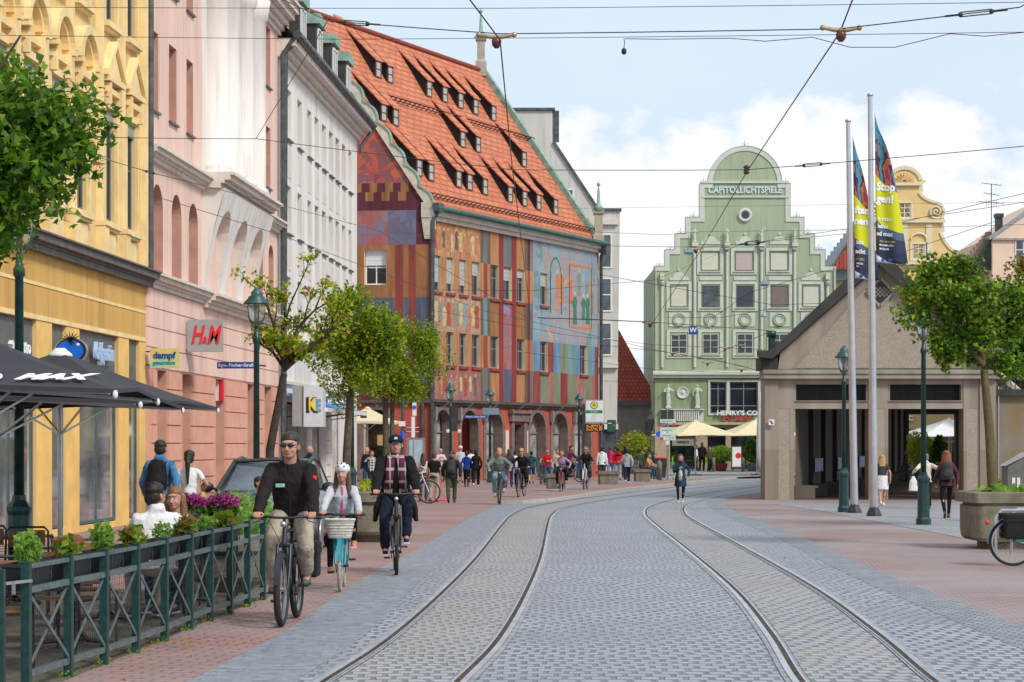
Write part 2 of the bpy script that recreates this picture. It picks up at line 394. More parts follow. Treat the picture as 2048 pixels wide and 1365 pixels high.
M_edge = mat('sett_edging', (.26, .275, .3), .55, .2, 1.2, fn=brickfn(.13, .13, .016, (.07, .07, .075), c1=(.34, .365, .405), c2=(.2, .22, .255), distort=.02, bumpd=.015, mix=.6, rot=R(20)))
M_grsett = mat('plaza_setts', (.3, .3, .31), .6, .2, .7, fn=brickfn(.14, .13, .015, (.13, .13, .13), c1=(.46, .46, .475), c2=(.31, .315, .335), distort=.02, jit=.3, jsc=.5, bumpd=.012, mix=.6, rot=R(15)))
M_kerb = mat('kerb_granite', (.4, .37, .33), .7, .15, 5, bump=.3)
EL = interp([(-3.1, 4), (-2.72, 10), (-2.36, 15.7), (-2.12, 19.5), (-2.02, 24), (-1.88, 29), (-1.5, 37), (-1.24, 44), (-1.0, 50), (-.3, 63), (1.24, 81), (3.5, 96), (8, 112), (18, 128), (40, 150)])
KB = interp([(.3, 63), (1.93, 68.5), (4, 79.6), (6.3, 88.6), (9.3, 101), (13.2, 114), (22, 128), (42, 146)])
ER = interp([(4.6, 4), (4.35, 12), (4.3, 18), (4.4, 25), (4.55, 31), (4.85, 38), (5.1, 48), (5.35, 57), (5.8, 64), (6.6, 70), (7.9, 75.5), (9.8, 79.5), (13, 83), (20, 88), (40, 98)])
sheet([(-60, 4)]+[(EL[0][0], 4)]+EL+[(40, 190), (-60, 190)], .0, 'pavement', M_brick)
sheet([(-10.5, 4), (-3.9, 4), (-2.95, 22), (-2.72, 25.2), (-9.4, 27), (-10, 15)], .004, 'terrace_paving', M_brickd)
sheet(ER+[(60, 98), (60, 4)], .0, 'plaza', M_brickr)
sheet([(x, y) for x, y in EL]+[(x, y) for x, y in reversed(ER)], .004, 'road', M_cob)
A = [p for p in EL if p[1] < 82]
strip(A, offset(A, .78), .006, 'cycle_lane', M_asph)
EE = offset(ER, -.55)
strip(ER, [(x, y) for x, y in offset(ER, .5)], .0065, 'sett_border', M_edge)
sheet([gnd(1640, 1022)[:2], gnd(1730, 1040)[:2], gnd(1860, 1064)[:2], gnd(1915, 1075)[:2], gnd(2080, 1075)[:2], gnd(2100, 1012)[:2], gnd(1990, 1008)[:2], gnd(1540, 1008)[:2]], .006, 'plaza_sett_field', M_grsett)
sheet([(10, 112), (8, 108), (8, 150), (60, 150), (60, 112)], .005, 'square_setts', M_grsett)
off = offset(KB, -.3)
strip(off, KB, .085, 'kerb', M_kerb)
strip(KB, offset(KB, .02), .085, 'kerb_face', M_kerb, zb=.0)
PE = [(x-.3, y) for x, y in interp([(-.02, 63.1), (2.2, 80), (5.6, 96), (13, 112), (30, 134)])]; strip(PE, [(x-.01, y) for x, y in PE], .08, 'platform_edge', M_kerb, zb=.0)
strip([KB[0], (-.33, 63.1)], [(KB[0][0], KB[0][1]-.02), (-.33, 63.08)], .085, 'kerb_end', M_kerb, zb=0)
PB = interp([(-.02, 63.1), (2.2, 80), (5.6, 96), (13, 112), (30, 134)])
sheet([(x, y) for x, y in off]+[(x-.3, y) for x, y in reversed(PB)], .08, 'tram_platform', M_brick)
CLp = interp([(-1.9, 6), (-1.2, 12), (-.874, 15.66), (-.594, 19.2), (-.317, 25.2), (-.04, 33.3), (.27, 45.9), (.5, 53), (.95, 59), (2.1, 66), (3.8, 73.5), (5.8, 82), (8.4, 92), (11.7, 103), (16, 114), (24, 124), (40, 138)], 10)
CRp = interp([(2.1, 6), (2.45, 12), (2.59, 15.66), (2.85, 19.7), (3.15, 26.1), (3.4, 36.6), (3.62, 47.4), (3.85, 54), (4.4, 60.5), (5.5, 67.5), (7.1, 75.5), (9.3, 84), (11.9, 93), (15.3, 103), (20, 113), (28, 122), (44, 134)], 10)
M_rail = mat('polished_rail', (.75, .76, .78), .33, .15, 3, metal=.9); M_groove = mat('rail_groove', (.06, .035, .016), .8, .5, 12, bump=.3)
M_band = mat('rail_mortar', (.31, .315, .335), .75, .22, 5, bump=.6, bscale=30)
for C, lab in ((CLp, 'left tram track curving past the cyclists'), (CRp, 'right tram track curving past the market hall')):
 root = thing('tram_track', lab, 'tram track', (0, 0, 0))
 root['kind'] = 'structure'
 for sgn in (-1, 1):
  c = offset(C, .5*sgn)
  warm = (C is CLp)
  a, b = offset(c, -.1 if sgn < 0 else -.08), offset(c, .08 if sgn < 0 else .1)
  strip(a, b, .012, 'bedding', M_band).parent = root
  mb = MB(); n = len(c)
  for d0, d1, m in ((-.055, -.005, 0) if sgn < 0 else (.005, .055, 0), (-.005, .04, 1) if sgn < 0 else (-.04, .005, 1), (.04, .055, 0) if sgn < 0 else (-.055, -.04, 0)):
   p, q = offset(c, d0), offset(c, d1); z = .018 if m == 0 else .0155
   mb.add([(x, y, z) for x, y in p]+[(x, y, z) for x, y in q], [(i, n+i, n+i+1, i+1) for i in range(n-1)], m)
  mb.build('rail', [M_rail, M_groove], root)
 if C is CLp:
  strip(offset(C, -.41), offset(C, .41), .008, 'warm_setts_bed', M_cobr).parent = root
 else:
  strip(offset(C, -.41), offset(C, .41), .008, 'warm_setts_bed', M_cobr).parent = root
for o in list(COL.objects):
 if o.parent and 'kind' in o: del o['kind']
# =============== FIGURE BUILDER ===============
QUEUE = []
def organic(mb, voxel, name, mats, parent, fold=0, fsize=.12, sm=4):
 """union of overlapping closed shapes -> one continuous skin (resolved in one batch by flush())"""
 o = mb.build(name, mats, parent)
 r = o.modifiers.new('r', 'REMESH'); r.mode = 'VOXEL'; r.voxel_size = voxel; r.use_smooth_shade = True
 s = o.modifiers.new('s', 'SMOOTH'); s.factor = .5; s.iterations = sm
 if fold:
  k = 'fold%d' % int(fsize*1000)
  t = bpy.data.textures.get(k) or bpy.data.textures.new(k, 'CLOUDS'); t.noise_scale = fsize; t.noise_depth = 2
  d = o.modifiers.new('d', 'DISPLACE'); d.texture = t; d.strength = fold; d.mid_level = .5; d.texture_coords = 'GLOBAL'
 QUEUE.append(o); return o
def flush():
 dg = bpy.context.evaluated_depsgraph_get()
 for o in QUEUE:
  me = bpy.data.meshes.new_from_object(o.evaluated_get(dg)); old = o.data; mats = list(old.materials)
  o.modifiers.clear(); o.data = me; me.materials.clear()
  for m in mats: me.materials.append(m)
  me.name = o.name; bpy.data.meshes.remove(old)
 QUEUE.clear()
def cap(mb, a, b, ra, rb, n=8):
 a, b = V(a), V(b); d = b-a
 if d.length < 1e-5: return mb.ell(a, ra, n)
 d.normalize()
 return mb.tube([a-d*ra*.75, a-d*ra*.45, a, b, b+d*rb*.45, b+d*rb*.75], [ra*.45, ra*.85, ra, rb, rb*.85, rb*.45], n)
def loft(mb, rings, n=14, up=None):
 """rings: (centre, rx, ry, [axis frame])"""
 k = len(rings); vs = []; fs = []
 for c, rx, ry, X, Y in rings:
  for j in range(n):
   a = 2*math.pi*j/n; vs.append(V(c)+X*(rx*math.cos(a))+Y*(ry*math.sin(a)))
 for i in range(k-1):
  for j in range(n): fs.append((i*n+j, i*n+(j+1) % n, (i+1)*n+(j+1) % n, (i+1)*n+j))
 fs += [tuple(range(n))[::-1], tuple((k-1)*n+j for j in range(n))]
 return mb.add(vs, fs, 0, True)
def ik(a, t, l1, l2, pole):
 a, t, pole = V(a), V(t), V(pole); d = t-a; L_ = d.length
 if L_ > (l1+l2)*.998: t = a+d*((l1+l2)*.998/L_); d = t-a; L_ = d.length
 dn = d.normalized(); p = pole-dn*pole.dot(dn)
 if p.length < 1e-4: p = V((0, -1, 0))
 p.normalize(); c = (l1*l1+L_*L_-l2*l2)/(2*L_); h = math.sqrt(max(0, l1*l1-c*c))
 return a+dn*c+p*h, t
def hand(mb, w_, d, n, side, s, curl=.5, fr=.0085):
 """palm, four unequal bent fingers and a side thumb; d forearm direction, n palm normal, side towards the thumb"""
 d, n = V(d).normalized(), V(n); n = (n-d*n.dot(d)).normalized(); sd_ = V(side); sd_ = (sd_-d*sd_.dot(d)-n*sd_.dot(n)).normalized()
 k = s; wv = V(w_)
 for t in (-.026, -.009, .009, .026): cap(mb, wv+sd_*t*k*.7, wv+d*.085*k+sd_*t*k, .014*k, .012*k, 7)
 for i, (t, ln) in enumerate(((.028, .07), (.0095, .078), (-.0095, .073), (-.028, .058))):
  p = wv+d*.085*k+sd_*t*k; a = curl*.9
  for j, f in enumerate((.45, .32, .23)):
   q = p+(d*math.cos(a)+n*math.sin(a))*ln*f*k*1.15; cap(mb, p, q, fr*(1.12-.12*j), fr*(1.0-.12*j), 7); p = q; a += curl*1.15
 p = wv+d*.03*k+sd_*.028*k; q = p+(d*.7+sd_*.75+n*.25).normalized()*.038*k; r_ = q+(d*.85+n*(.3+curl*.5)+sd_*(.2-.4*curl)).normalized()*.034*k
 cap(mb, p, q, .0125*k, .0105*k, 7); cap(mb, q, r_, .0105*k, .0085*k, 7)
def skinm(name, c): return mat(name, c, .5, .08, 12, spec=.35)
SK1 = skinm('skin_light', (.52, .27, .19)); SK2 = skinm('skin_tan', (.44, .22, .14)); SK3 = skinm('skin_dark', (.12, .06, .04))
def cloth(name, c, var=.12, sc=9, **k): return mat('cloth_'+name, c, .85, var, sc, bump=.12, bscale=220, spec=.2, **k)
C_black = cloth('black', (.013, .012, .013), .25); C_navy = cloth('navy', (.014, .02, .042), .2); C_denim = cloth('denim', (.06, .18, .34), .3, 7); C_ldenim = cloth('light_denim', (.2, .28, .38), .3, 7)
C_bjean = cloth('blue_jeans', (.03, .07, .16), .3, 7); C_khaki = cloth('khaki', (.4, .34, .26), .1); C_white = cloth('white', (.72, .72, .72), .05); C_grey = cloth('grey', (.35, .37, .4), .08)
C_dgrey = cloth('dark_grey', (.05, .052, .058)); C_cream = cloth('cream', (.62, .56, .46), .07); C_red = cloth('red', (.5, .012, .02)); C_pinkr = cloth('pink', (.55, .03, .12)); C_olive = cloth('olive', (.07, .08, .045), .2)
C_sage = cloth('sage', (.16, .2, .16), .15); C_lilac = cloth('lilac', (.4, .27, .45), .12); C_blue = cloth('royal_blue', (.01, .04, .25)); C_teal = cloth('teal', (.02, .16, .2)); C_tan = cloth('tan', (.45, .26, .12)); C_yell = cloth('pale_yellow', (.6, .5, .25)); C_pwhite = cloth('pinkish_white', (.66, .52, .54), .05); C_maroon = cloth('maroon', (.1, .03, .05))
C_brownj = cloth('brown_black', (.022, .016, .016), .2)
H_dark = mat('hair_dark', (.018, .012, .009), .5, .3, 30, bump=.4, bscale=90); H_brown = mat('hair_brown', (.11, .055, .03), .5, .3, 30, bump=.5, bscale=90); H_blond = mat('hair_blond', (.5, .3, .1), .5, .25, 30, bump=.5, bscale=90)
H_grey = mat('hair_grey', (.2, .19, .18), .6, .3, 30, bump=.4, bscale=90); H_red = mat('hair_auburn', (.25, .08, .03), .5, .3, 30, bump=.5, bscale=90); H_gb = mat('hair_dark_grey', (.03, .026, .023), .5, .35, 30, bump=.4, bscale=90)
S_black = mat('shoe_black', (.02, .02, .02), .5, .1); S_white = mat('shoe_white', (.7, .7, .7), .5, .05); S_coral = mat('shoe_coral', (.75, .2, .15), .5, .05); S_brown = mat('shoe_brown', (.09, .05, .03), .55, .1); S_grey = mat('shoe_grey', (.08, .08, .075), .55, .1)
M_eye = mat('eye_white', (.6, .58, .55), .2, .02); M_lip = mat('lips', (.38, .13, .11), .4, .05)
def person(label, loc, rz, H=1.75, bw=1.0, top=('jacket', C_black), legs=('trousers', C_navy), shoe=S_black, hair=('short', H_dark), skin=SK1, pose='stand', lod=1, ph=0, extras=(), group=None, bike=None, head_turn=0, z=0, hands=None, fem=False, nod=0):
 h = H/1.75; k = h; kh = k*1.1
 t = thing('person', label, 'person', (loc[0], loc[1], z), rz, group)
 vx = .007 if lod >= 2 else .0125
 vc = .009 if lod >= 2 else .015
 hx = (.17 if fem else .19)*k*bw; lean = 0
 UA, FAr, TH, SH = .285*k, .255*k, .43*k, .43*k
 hipw = .09*k
 if bike:
  P = V((0, .24, bike.get('seat', .98)+.07)); lean = bike.get('lean', .35)
  hands = hands or [V((s*bike.get('hw', .29), bike.get('hy', -.36), bike.get('hz', 1.06))) for s in (-1, 1)]
  ca = bike.get('crank', .4); feet = [V((s*.14, -.0+ .17*math.cos(ca+(0 if s > 0 else math.pi)), .30+.07+.17*math.sin(ca+(0 if s > 0 else math.pi)))) for s in (-1, 1)]
  kp = V((0, -1, .35)); heel = [0, 0]
 elif pose == 'sit':
  P = V((0, 0, .52)); feet = [V((s*.13, -.48, .08)) for s in (-1, 1)]; kp = V((0, -1, .6)); lean = .12; heel = [0, 0]
  hands = hands or [V((-.12, -.4, .62)), V((.12, -.4, .62))]
 else:
  P = V((0, 0, .93*k)); kp = V((0, -1, .1)); heel = [0, 0]
  if pose == 'walk':
   st = .27*k*math.cos(ph) if ph else .27*k
   feet = [V((-.08*k, -st, .085*k)), V((.08*k, st, .14*k))]; heel = [0, .8]
   if ph < 0: feet = [V((-.08*k, -st*-1, .14*k)), V((.08*k, -st, .085*k))]; heel = [.8, 0]
   hd = [V((-.25*k*bw, .16*k, .86*k)), V((.25*k*bw, -.2*k, .88*k))]
   if ph < 0: hd = [V((-.25*k*bw, -.2*k, .88*k)), V((.25*k*bw, .16*k, .86*k))]
   P.z = .905*k
  else:
   feet = [V((-.1*k, -.02, .085*k)), V((.11*k, .03, .085*k))]; hd = [V((-.26*k*bw, -.05, .82*k)), V((.26*k*bw, -.04, .82*k))]
  if hands: hands = [V(a)*1 if a is not None else hd[i] for i, a in enumerate(hands)]
  else: hands = hd
  lean = .03
 up = V((0, -math.sin(lean), math.cos(lean))); X = V((1, 0, 0)); Y = up.cross(X)*-1
 Y = V((0, math.cos(lean), math.sin(lean)))
 sh = P+up*.437*k; nb = P+up*.5*k; 
 hc = nb+V((0, -.03*k-.05*math.sin(lean), .155*k)) ; 
 if bike: hc = nb+V((0, -.06*k, .155*k))
 SHO = [sh+X*(s*hx*.84) for s in (-1, 1)]; HIP = [P+X*(s*hipw) for s in (-1, 1)]
 arms = []; legj = []
 for i, s in enumerate((-1, 1)):
  e, w_ = ik(SHO[i], hands[i]-(V((0, -.06, 0)) if bike else V((0, 0, 0))), UA, FAr, V((s*.6, .5, -.5)) if not bike else V((s*1, .15, -.5)))
  arms.append((SHO[i], e, w_))
  f = feet[i]+V((0, .06*k, 0)) if not bike else feet[i]+V((0, .07*k, .04))
  kn, an = ik(HIP[i], f, TH, SH, kp+V((s*.15, 0, 0))); legj.append((HIP[i], kn, an))
 RH = Matrix.Rotation(head_turn, 3, 'Z') @ Matrix.Rotation(nod, 3, 'X')
 def HP(x, y, z_): return hc+RH @ V((x*kh, y*kh, z_*kh))
 b = MB()
 b.ell(HP(0, .012, .03), (.076*kh, .096*kh, .088*kh), 16, 0, RH); b.ell(HP(0, -.02, -.02), (.064*kh, .078*kh, .088*kh), 14, 0, RH)
 b.ell(HP(0, -.048, -.072), (.042*kh, .042*kh, .032*kh), 12, 0, RH)          # chin
 cap(b, HP(0, -.085, .012), HP(0, -.112, -.026), .009*kh, .0135*kh, 8); b.ell(HP(0, -.104, -.03), (.0165*kh, .012*kh, .01*kh), 8, 0, RH)
 b.ell(HP(0, -.082, .035), (.048*kh, .02*kh, .013*kh), 10, 0, RH); 
 for s in (-1, 1):
  b.ell(HP(s*.078, .012, -.005), (.011*kh, .02*kh, .032*kh), 8, 0, RH); b.ell(HP(s*.038, -.066, -.028), (.022*kh, .02*kh, .022*kh), 8, 0, RH)
 cap(b, HP(0, .01, -.06), nb-up*.03*kh, .055*kh, .06*kh, 12)
 loft(b, [(P-up*.06*k, .1*k*bw, .08*k, X, Y), (P+up*.12*k, .11*k*bw, .075*k, X, Y), (P+up*.34*k, .14*k*bw, .09*k, X, Y), (P+up*.47*k, .11*k*bw, .06*k, X, Y), (nb, .06*k, .05*k, X, Y)])
 arm_fat = (1.12 if bw > 1.05 else 1.0)*(.85 if fem else 1)
 for i, (a, e, w_) in enumerate(arms):
  cap(b, a, e, .046*k*arm_fat, .04*k*arm_fat, 9); cap(b, e, w_, .04*k*arm_fat, .025*k, 9)
  s = (-1, 1)[i]
  if bike: hand(b, w_, V((0, -1, -.05)), V((0, -.2, -1)), V((-s, 0, 0)), k*.98, 1.25, .0095*k)
  else:
   d = (w_-e).normalized(); hand(b, w_, d, V((-s, 0, 0)) if pose != 'sit' else V((0, 0, -1)), V((0, -1, 0)), k, .42, .009*k)
 lq = 1 if legs[0] in ('shorts', 'skirt', 'cropped') else .8
 for i, (a, kn, an) in enumerate(legj):
  cap(b, a, kn, .078*k*bw*lq, .052*k*lq, 10); cap(b, kn, an, .052*k*lq, .036*k*lq, 10); b.ell(kn.lerp(an, .3)+V((0, .018 if lq == 1 else .002, 0)), (.05*k*lq, .052*k*lq, .1*k), 10)
  ft = an+V((0, -.12*k, -.05*k)); cap(b, an, ft, .035*k, .03*k, 8)
 organic(b, vx, 'body', [skin], t, sm=3)
 if lod >= 1:
  e_ = MB(); br = MB()
  for s in (-1, 1):
   e_.ell(HP(s*.031, -.0815, .012), (.0125*kh, .0065*kh, .0058*kh), 10, 0, RH); e_.ell(HP(s*.031, -.0862, .012), (.0055*kh, .0035*kh, .0052*kh), 10, 1, RH)
   cap(br, HP(s*.012, -.096, .034), HP(s*.05, -.082, .036), .0045*kh, .0038*kh, 6)
  e_.build('eyes', [M_eye, M_black], t)
  if lod >= 2: br.build('eyebrow', [hair[1]], t)
  l_ = MB(); l_.ell(HP(0, -.0905, -.0555), (.024*kh, .0085*kh, .0055*kh), 10, 0, RH); l_.ell(HP(0, -.0885, -.0645), (.019*kh, .008*kh, .006*kh), 10, 0, RH); l_.build('mouth', [M_lip], t)
 kind, hm = hair
 if kind != 'none':
  b = MB()
  if kind in ('short', 'bun', 'pony', 'long', 'curly'):
   b.ell(HP(0, .021, .064), (.083*kh, (.101 if lod > 1 else .097)*kh, (.071 if lod > 1 else .066)*kh), 18, 0, RH); b.ell(HP(0, .05, .0), (.078*kh, .06*kh, .085*kh), 12, 0, RH)
   for s in (-1, 1): b.ell(HP(s*.07, .002, .034), (.012*kh, .026*kh, .03*kh), 8, 0, RH)
  if kind == 'bun': b.ell(HP(0, .1, .06), .042*kh, 10)
  if kind == 'pony': cap(b, HP(0, .1, .03), HP(0, .15, -.06), .03*kh, .042*kh, 8); cap(b, HP(0, .15, -.06), HP(0, .15, -.38), .045*kh, .018*kh, 8)
  if kind == 'long':
   for s in (-1, 1):
    cap(b, HP(s*.07, .02, .03), HP(s*.082, .03, -.12), .034*kh, .04*kh, 8); cap(b, HP(s*.082, .03, -.12), HP(s*.1, .01, -.3), .04*kh, .024*kh, 8)
   loft(b, [(HP(0, .06, .03), .075*kh, .05*kh, X, Y), (HP(0, .075, -.1), .095*kh, .045*kh, X, Y), (HP(0, .09, -.22), .1*kh, .04*kh, X, Y), (HP(0, .1, -.33), .06*kh, .025*kh, X, Y)])
  if kind == 'curly':
   for i in range(16):
    a = random.random()*6.28; b.ell(HP(.09*math.cos(a), .03+.08*math.sin(a)*(1 if math.sin(a) > 0 else .3), random.uniform(-.08, .1)), .032*kh, 8)
  if kind == 'bald':
   b.ell(HP(0, .055, -.015), (.08*kh, .055*kh, .05*kh), 12, 0, RH)
  organic(b, vx*1.05, 'hair', [hm], t, fold=.006*k, fsize=.02, sm=3)
 kind, tm = top; fat = {'tshirt': .0, 'jacket': .018, 'hoodie': .02, 'coat': .03, 'blouse': .008, 'vest': .015}[kind]
 b = MB(); f = fat*k
 waist = .118 if fem else .135
 hem = {'tshirt': -.1, 'jacket': -.1, 'hoodie': -.11, 'coat': -.34, 'blouse': -.1, 'vest': -.08}[kind]*k
 rings = []
 if not bike and pose != 'sit':
  if hem < -.2*k: rings.append((P+V((0, 0, hem)), .19*k*bw+f, .155*k+f, X, Y))
  rings.append((P+up*max(hem, -.1*k), .168*k*bw+f, .122*k*bw+f, X, Y))
 else: rings.append((P-up*.05*k+V((0, -.01, 0)), .16*k*bw+f, .125*k*bw+f, X, Y))
 rings += [(P+up*.1*k+Y*-.008*k, waist*k*bw*1.08+f, .105*k*bw+f, X, Y), (P+up*.24*k+Y*-.012*k, (waist+.02)*k*bw+f, .11*k*bw+f, X, Y), (P+up*.36*k+Y*-.012*k, .165*k*bw*(.94 if fem else 1)+f, .112*k+f, X, Y),
    (P+up*.43*k, .15*k*bw*(.94 if fem else 1)+f, .088*k+f, X, Y), (P+up*.48*k, .09*k*bw+f, .066*k+f, X, Y), (nb+up*.012*k, .07*k+f*.6, .062*k+f*.6, X, Y)]
 loft(b, rings, 18)
 if fem:
  for s in (-1, 1): b.ell(P+up*.32*k+X*s*.065*k-Y*.075*k, (.06*k, .045*k, .06*k), 10)
 slv = {'tshirt': .0, 'blouse': .6, 'vest': .0}.get(kind, 1)
 for i, (a, e, w_) in enumerate(arms):
  r0, r1, r2 = (.056*k+f*.6)*arm_fat, (.05*k+f*.6)*arm_fat, (.036*k+f*.6)*arm_fat
  cap(b, nb-up*.035*k+X*((-1, 1)[i]*.035*k), a+up*.0, .05*k+f*.5, .05*k+f*.5, 10)
  if slv == 1: cap(b, a, e, r0, r1, 10); cap(b, e, w_+(e-w_)*.03, r1, r2, 10)
  elif slv == 0: cap(b, a, a.lerp(e, .55), r0, r1*1.1, 10)
  else: cap(b, a, e, r0, r1, 10); cap(b, e, e.lerp(w_, .5), r1, r1*.95, 10)
 if kind == 'hoodie': b.ell(nb+V((0, .07*k, .0)), (.1*k, .07*k, .06*k), 12)
 if kind in ('jacket', 'coat'):
  cap(b, nb+V((-.03*k, .02, .03*k)), nb+V((.03*k, .02, .03*k)), .068*k, .068*k, 10)
 organic(b, vc, {'tshirt': 'shirt', 'blouse': 'blouse'}.get(kind, kind), [tm], t, fold=.028*k, fsize=.075, sm=3)
 if kind == 'coat' and bike:
  for s in (-1, 1): b = MB(); loft(b, [(P+V((s*.17, -.02, .05)), .05, .12, X, V((0, 1, 0))), (P+V((s*.25, .02, -.18)), .045, .17, X, V((0, 1, 0))), (P+V((s*.28, .05, -.38)), .03, .17, X, V((0, 1, 0)))], 12); organic(b, vc, 'coat_tail', [tm], t, fold=.03, fsize=.09)
 kind, lm = legs
 b = MB()
 fl = 0.012*k
 if kind == 'skirt':
  loft(b, [(P+V((0, 0, .1*k)), .19*k, .15*k, X, Y), (P+V((0, 0, -.05*k)), .2*k, .16*k, X, Y), (P+V((0, 0, -.36*k)), .22*k, .18*k, X, Y)], 16)
 else:
  b.ell(P+V((0, .01, .0)), (.155*k*bw, .118*k*bw, .13*k), 14)
  for i, (a, kn, an) in enumerate(legj):
   slim = .8 if kind == 'leggings' else 1
   if kind == 'shorts': cap(b, a, a.lerp(kn, .95), .092*k*bw, .085*k, 10)
   else:
    e = kn.lerp(an, .92 if kind != 'cropped' else .78)
    cap(b, a, kn, (.09*k*bw+fl*slim)*(.95 if slim < 1 else 1), (.065*k+fl*slim)*slim, 11); cap(b, kn, e, (.064*k+fl*slim)*slim, (.054*k+fl)*slim*(.8 if slim < 1 else 1), 11)
 organic(b, vc, {'skirt': 'skirt', 'shorts': 'shorts'}.get(kind, 'trousers'), [lm], t, fold=.0 if kind == 'leggings' else .026*k, fsize=.085, sm=3)
 for i, (a, kn, an) in enumerate(legj):
  b = MB(); hl = heel[i]; fdv = V((0, -math.cos(hl*.7), -math.sin(hl*.7))); dn = V((0, -math.sin(hl*.7)*-1, -1)).normalized()
  if hl: dn = V((0, math.sin(hl*.7), -math.cos(hl*.7)))
  else: dn = V((0, 0, -1))
  base = an+dn*.045*k
  cap(b, base-fdv*.035*k, base+fdv*.06*k, .04*k, .04*k, 9); cap(b, base+fdv*.06*k+dn*.005*k, base+fdv*.165*k+dn*.012*k, .04*k, .03*k, 9); cap(b, an-fdv*.01, base-fdv*.02*k, .042*k, .04*k, 9)
  organic(b, vx*1.2, 'shoe', [shoe], t, sm=2)
  if lod >= 2:
   so_ = MB(); so_.bar(base-fdv*.07*k+dn*.036*k, base+fdv*.195*k+dn*.036*k, .075*k, .016*k); so_.build('sole', [S_white if shoe is not S_grey else S_black], t)
 J = dict(P=P, nb=nb, hc=hc, HP=HP, X=X, Y=Y, up=up, k=k, arms=arms, legs=legj, RH=RH, bw=bw, t=t)
 for ex in extras:
  nm = ex[0]; em = ex[1] if len(ex) > 1 else None; b = MB()
  if nm == 'backpack':
   c = P+up*.27*k+Y*.19*k; 
   loft(b, [(c+up*(z_*k), rx*k, ry*k, X, Y) for z_, rx, ry in ((-.22, .1, .06), (-.2, .145, .09), (0, .15, .095), (.16, .135, .085), (.23, .08, .05))], 10); b.ell(c+Y*.085*k-up*.08*k, (.115*k, .045*k, .1*k), 10)
   for s in (-1, 1): b.tube([c+X*s*.09*k+up*.16*k-Y*.06, nb+X*s*.1*k+V((0, -.02*k, .0)), P+up*.36*k+X*s*.13*k-Y*.13*k, P+up*.18*k+X*s*.15*k-Y*.06*k, c+X*s*.1*k-up*.15*k-Y*.05], .02*k, 6)
   organic(b, .014, 'backpack', [em], t, sm=2)
  elif nm == 'shoulderbag':
   s = ex[2] if len(ex) > 2 else 1; c = P+X*s*.23*k+V((0, .02, .0)); b.ell(c, (.06*k, .14*k, .12*k), 10); b.tube([c+V((0, -.1, .08)), nb+X*s*.13*k+V((0, 0, -.03)), c+V((0, .1, .08))], .012, 5)
   organic(b, .012, 'bag', [em], t, sm=2)
  elif nm == 'cap':
   b.ell(HP(0, .01, .062), (.09*kh, .107*kh, .075*kh), 16, 0, J['RH']); b.ell(HP(0, -.1, .058), (.07*kh, .075*kh, .012*kh), 12, 0, J['RH']); organic(b, .008, 'cap', [em], t, sm=2)
   if lod >= 2: MB().box(-.02, .02, -.004, .004, -.013, .013, 0, Matrix.Translation(HP(0, -.098, .085))).build('cap_badge', [M_wl], t)
  elif nm == 'helmet':
   b.ell(HP(0, .02, .072), (.1*kh, .13*kh, .085*kh), 18, 0, J['RH']); organic(b, .008, 'helmet', [em], t, sm=2); v = MB()
   for (x, y, z_) in ((-.04, -.085, .1), (.04, -.085, .1), (0, -.06, .14), (-.06, -.02, .135), (.06, -.02, .135)): v.ell(HP(x, y, z_), (.01*kh, .032*kh, .014*kh), 8)
   v.build('helmet_vent', [M_black], t); v = MB()
   for s in (-1, 1): v.tube([HP(s*.085, -.01, .04), HP(s*.07, -.03, -.05), HP(0, -.055, -.11)], .004, 5)
   v.build('strap', [M_black], t)
  elif nm == 'sunglasses' or nm == 'glasses':
   for s in (-1, 1):
    if nm == 'sunglasses': b.ell(HP(s*.034, -.1, .012), (.028*kh, .008*kh, .017*kh), 12)
    else: b.tube([HP(s*.034+.024*math.cos(a), -.101, .012+.018*math.sin(a)) for a in np.linspace(0, 2*math.pi, 13)], .002*kh, 5)
    b.tube([HP(s*.06, -.096, .016), HP(s*.08, -.04, .014), HP(s*.082, .01, .006)], .0032*kh, 5)
   cap(b, HP(-.01, -.106, .016), HP(.01, -.106, .016), .004*kh, .004*kh, 6); b.build(nm, [M_bk if nm == 'sunglasses' else M_iron], t)
  elif nm == 'scarf':
   b.tube([nb+V((-.08*k, .02, .03)), nb+V((-.075*k, -.07*k, .02)), nb+V((0, -.1*k, -.0)), nb+V((.075*k, -.07*k, .02)), nb+V((.08*k, .02, .03)), nb+V((0, .08*k, .03)), nb+V((-.08*k, .02, .03))], .04*k, 10)
   for s in (-1, 1):
    b2 = MB(); q = [nb+V((s*.055*k, -.085*k, .01)), P+up*.4*k+V((s*.075*k, -.155*k, 0)), P+up*.25*k+V((s*.085*k, -.17*k, 0)), P+up*.07*k+V((s*.1*k, -.185*k, 0))]
    loft(b2, [(p, .055*k, .018*k, X, Y) for p in q], 12); b2.build('scarf_end', [em], t)
    fr = MB()
    for i in range(9): x0 = q[3]+X*((i-4)*.0125*k); fr.tube([x0, x0+V((random.uniform(-.006, .006), -.005, -.075*k))], .0025, 4)
    fr.build('fringe', [C_cream], t)
   organic(b, .011, 'scarf', [em], t, fold=.02, fsize=.04, sm=2)
  elif nm == 'bag':
   s = ex[2]; w_ = arms[0 if s < 0 else 1][2]; loft(b, [(w_+V((0, 0, -.1)), .03, .02, X, V((0, 1, 0))), (w_+V((0, 0, -.22)), .1, .06, X, V((0, 1, 0))), (w_+V((0, 0, -.5)), .13, .07, X, V((0, 1, 0)))], 12); organic(b, .015, 'carrier_bag', [em], t, fold=.03, fsize=.08)
  elif nm == 'zip':
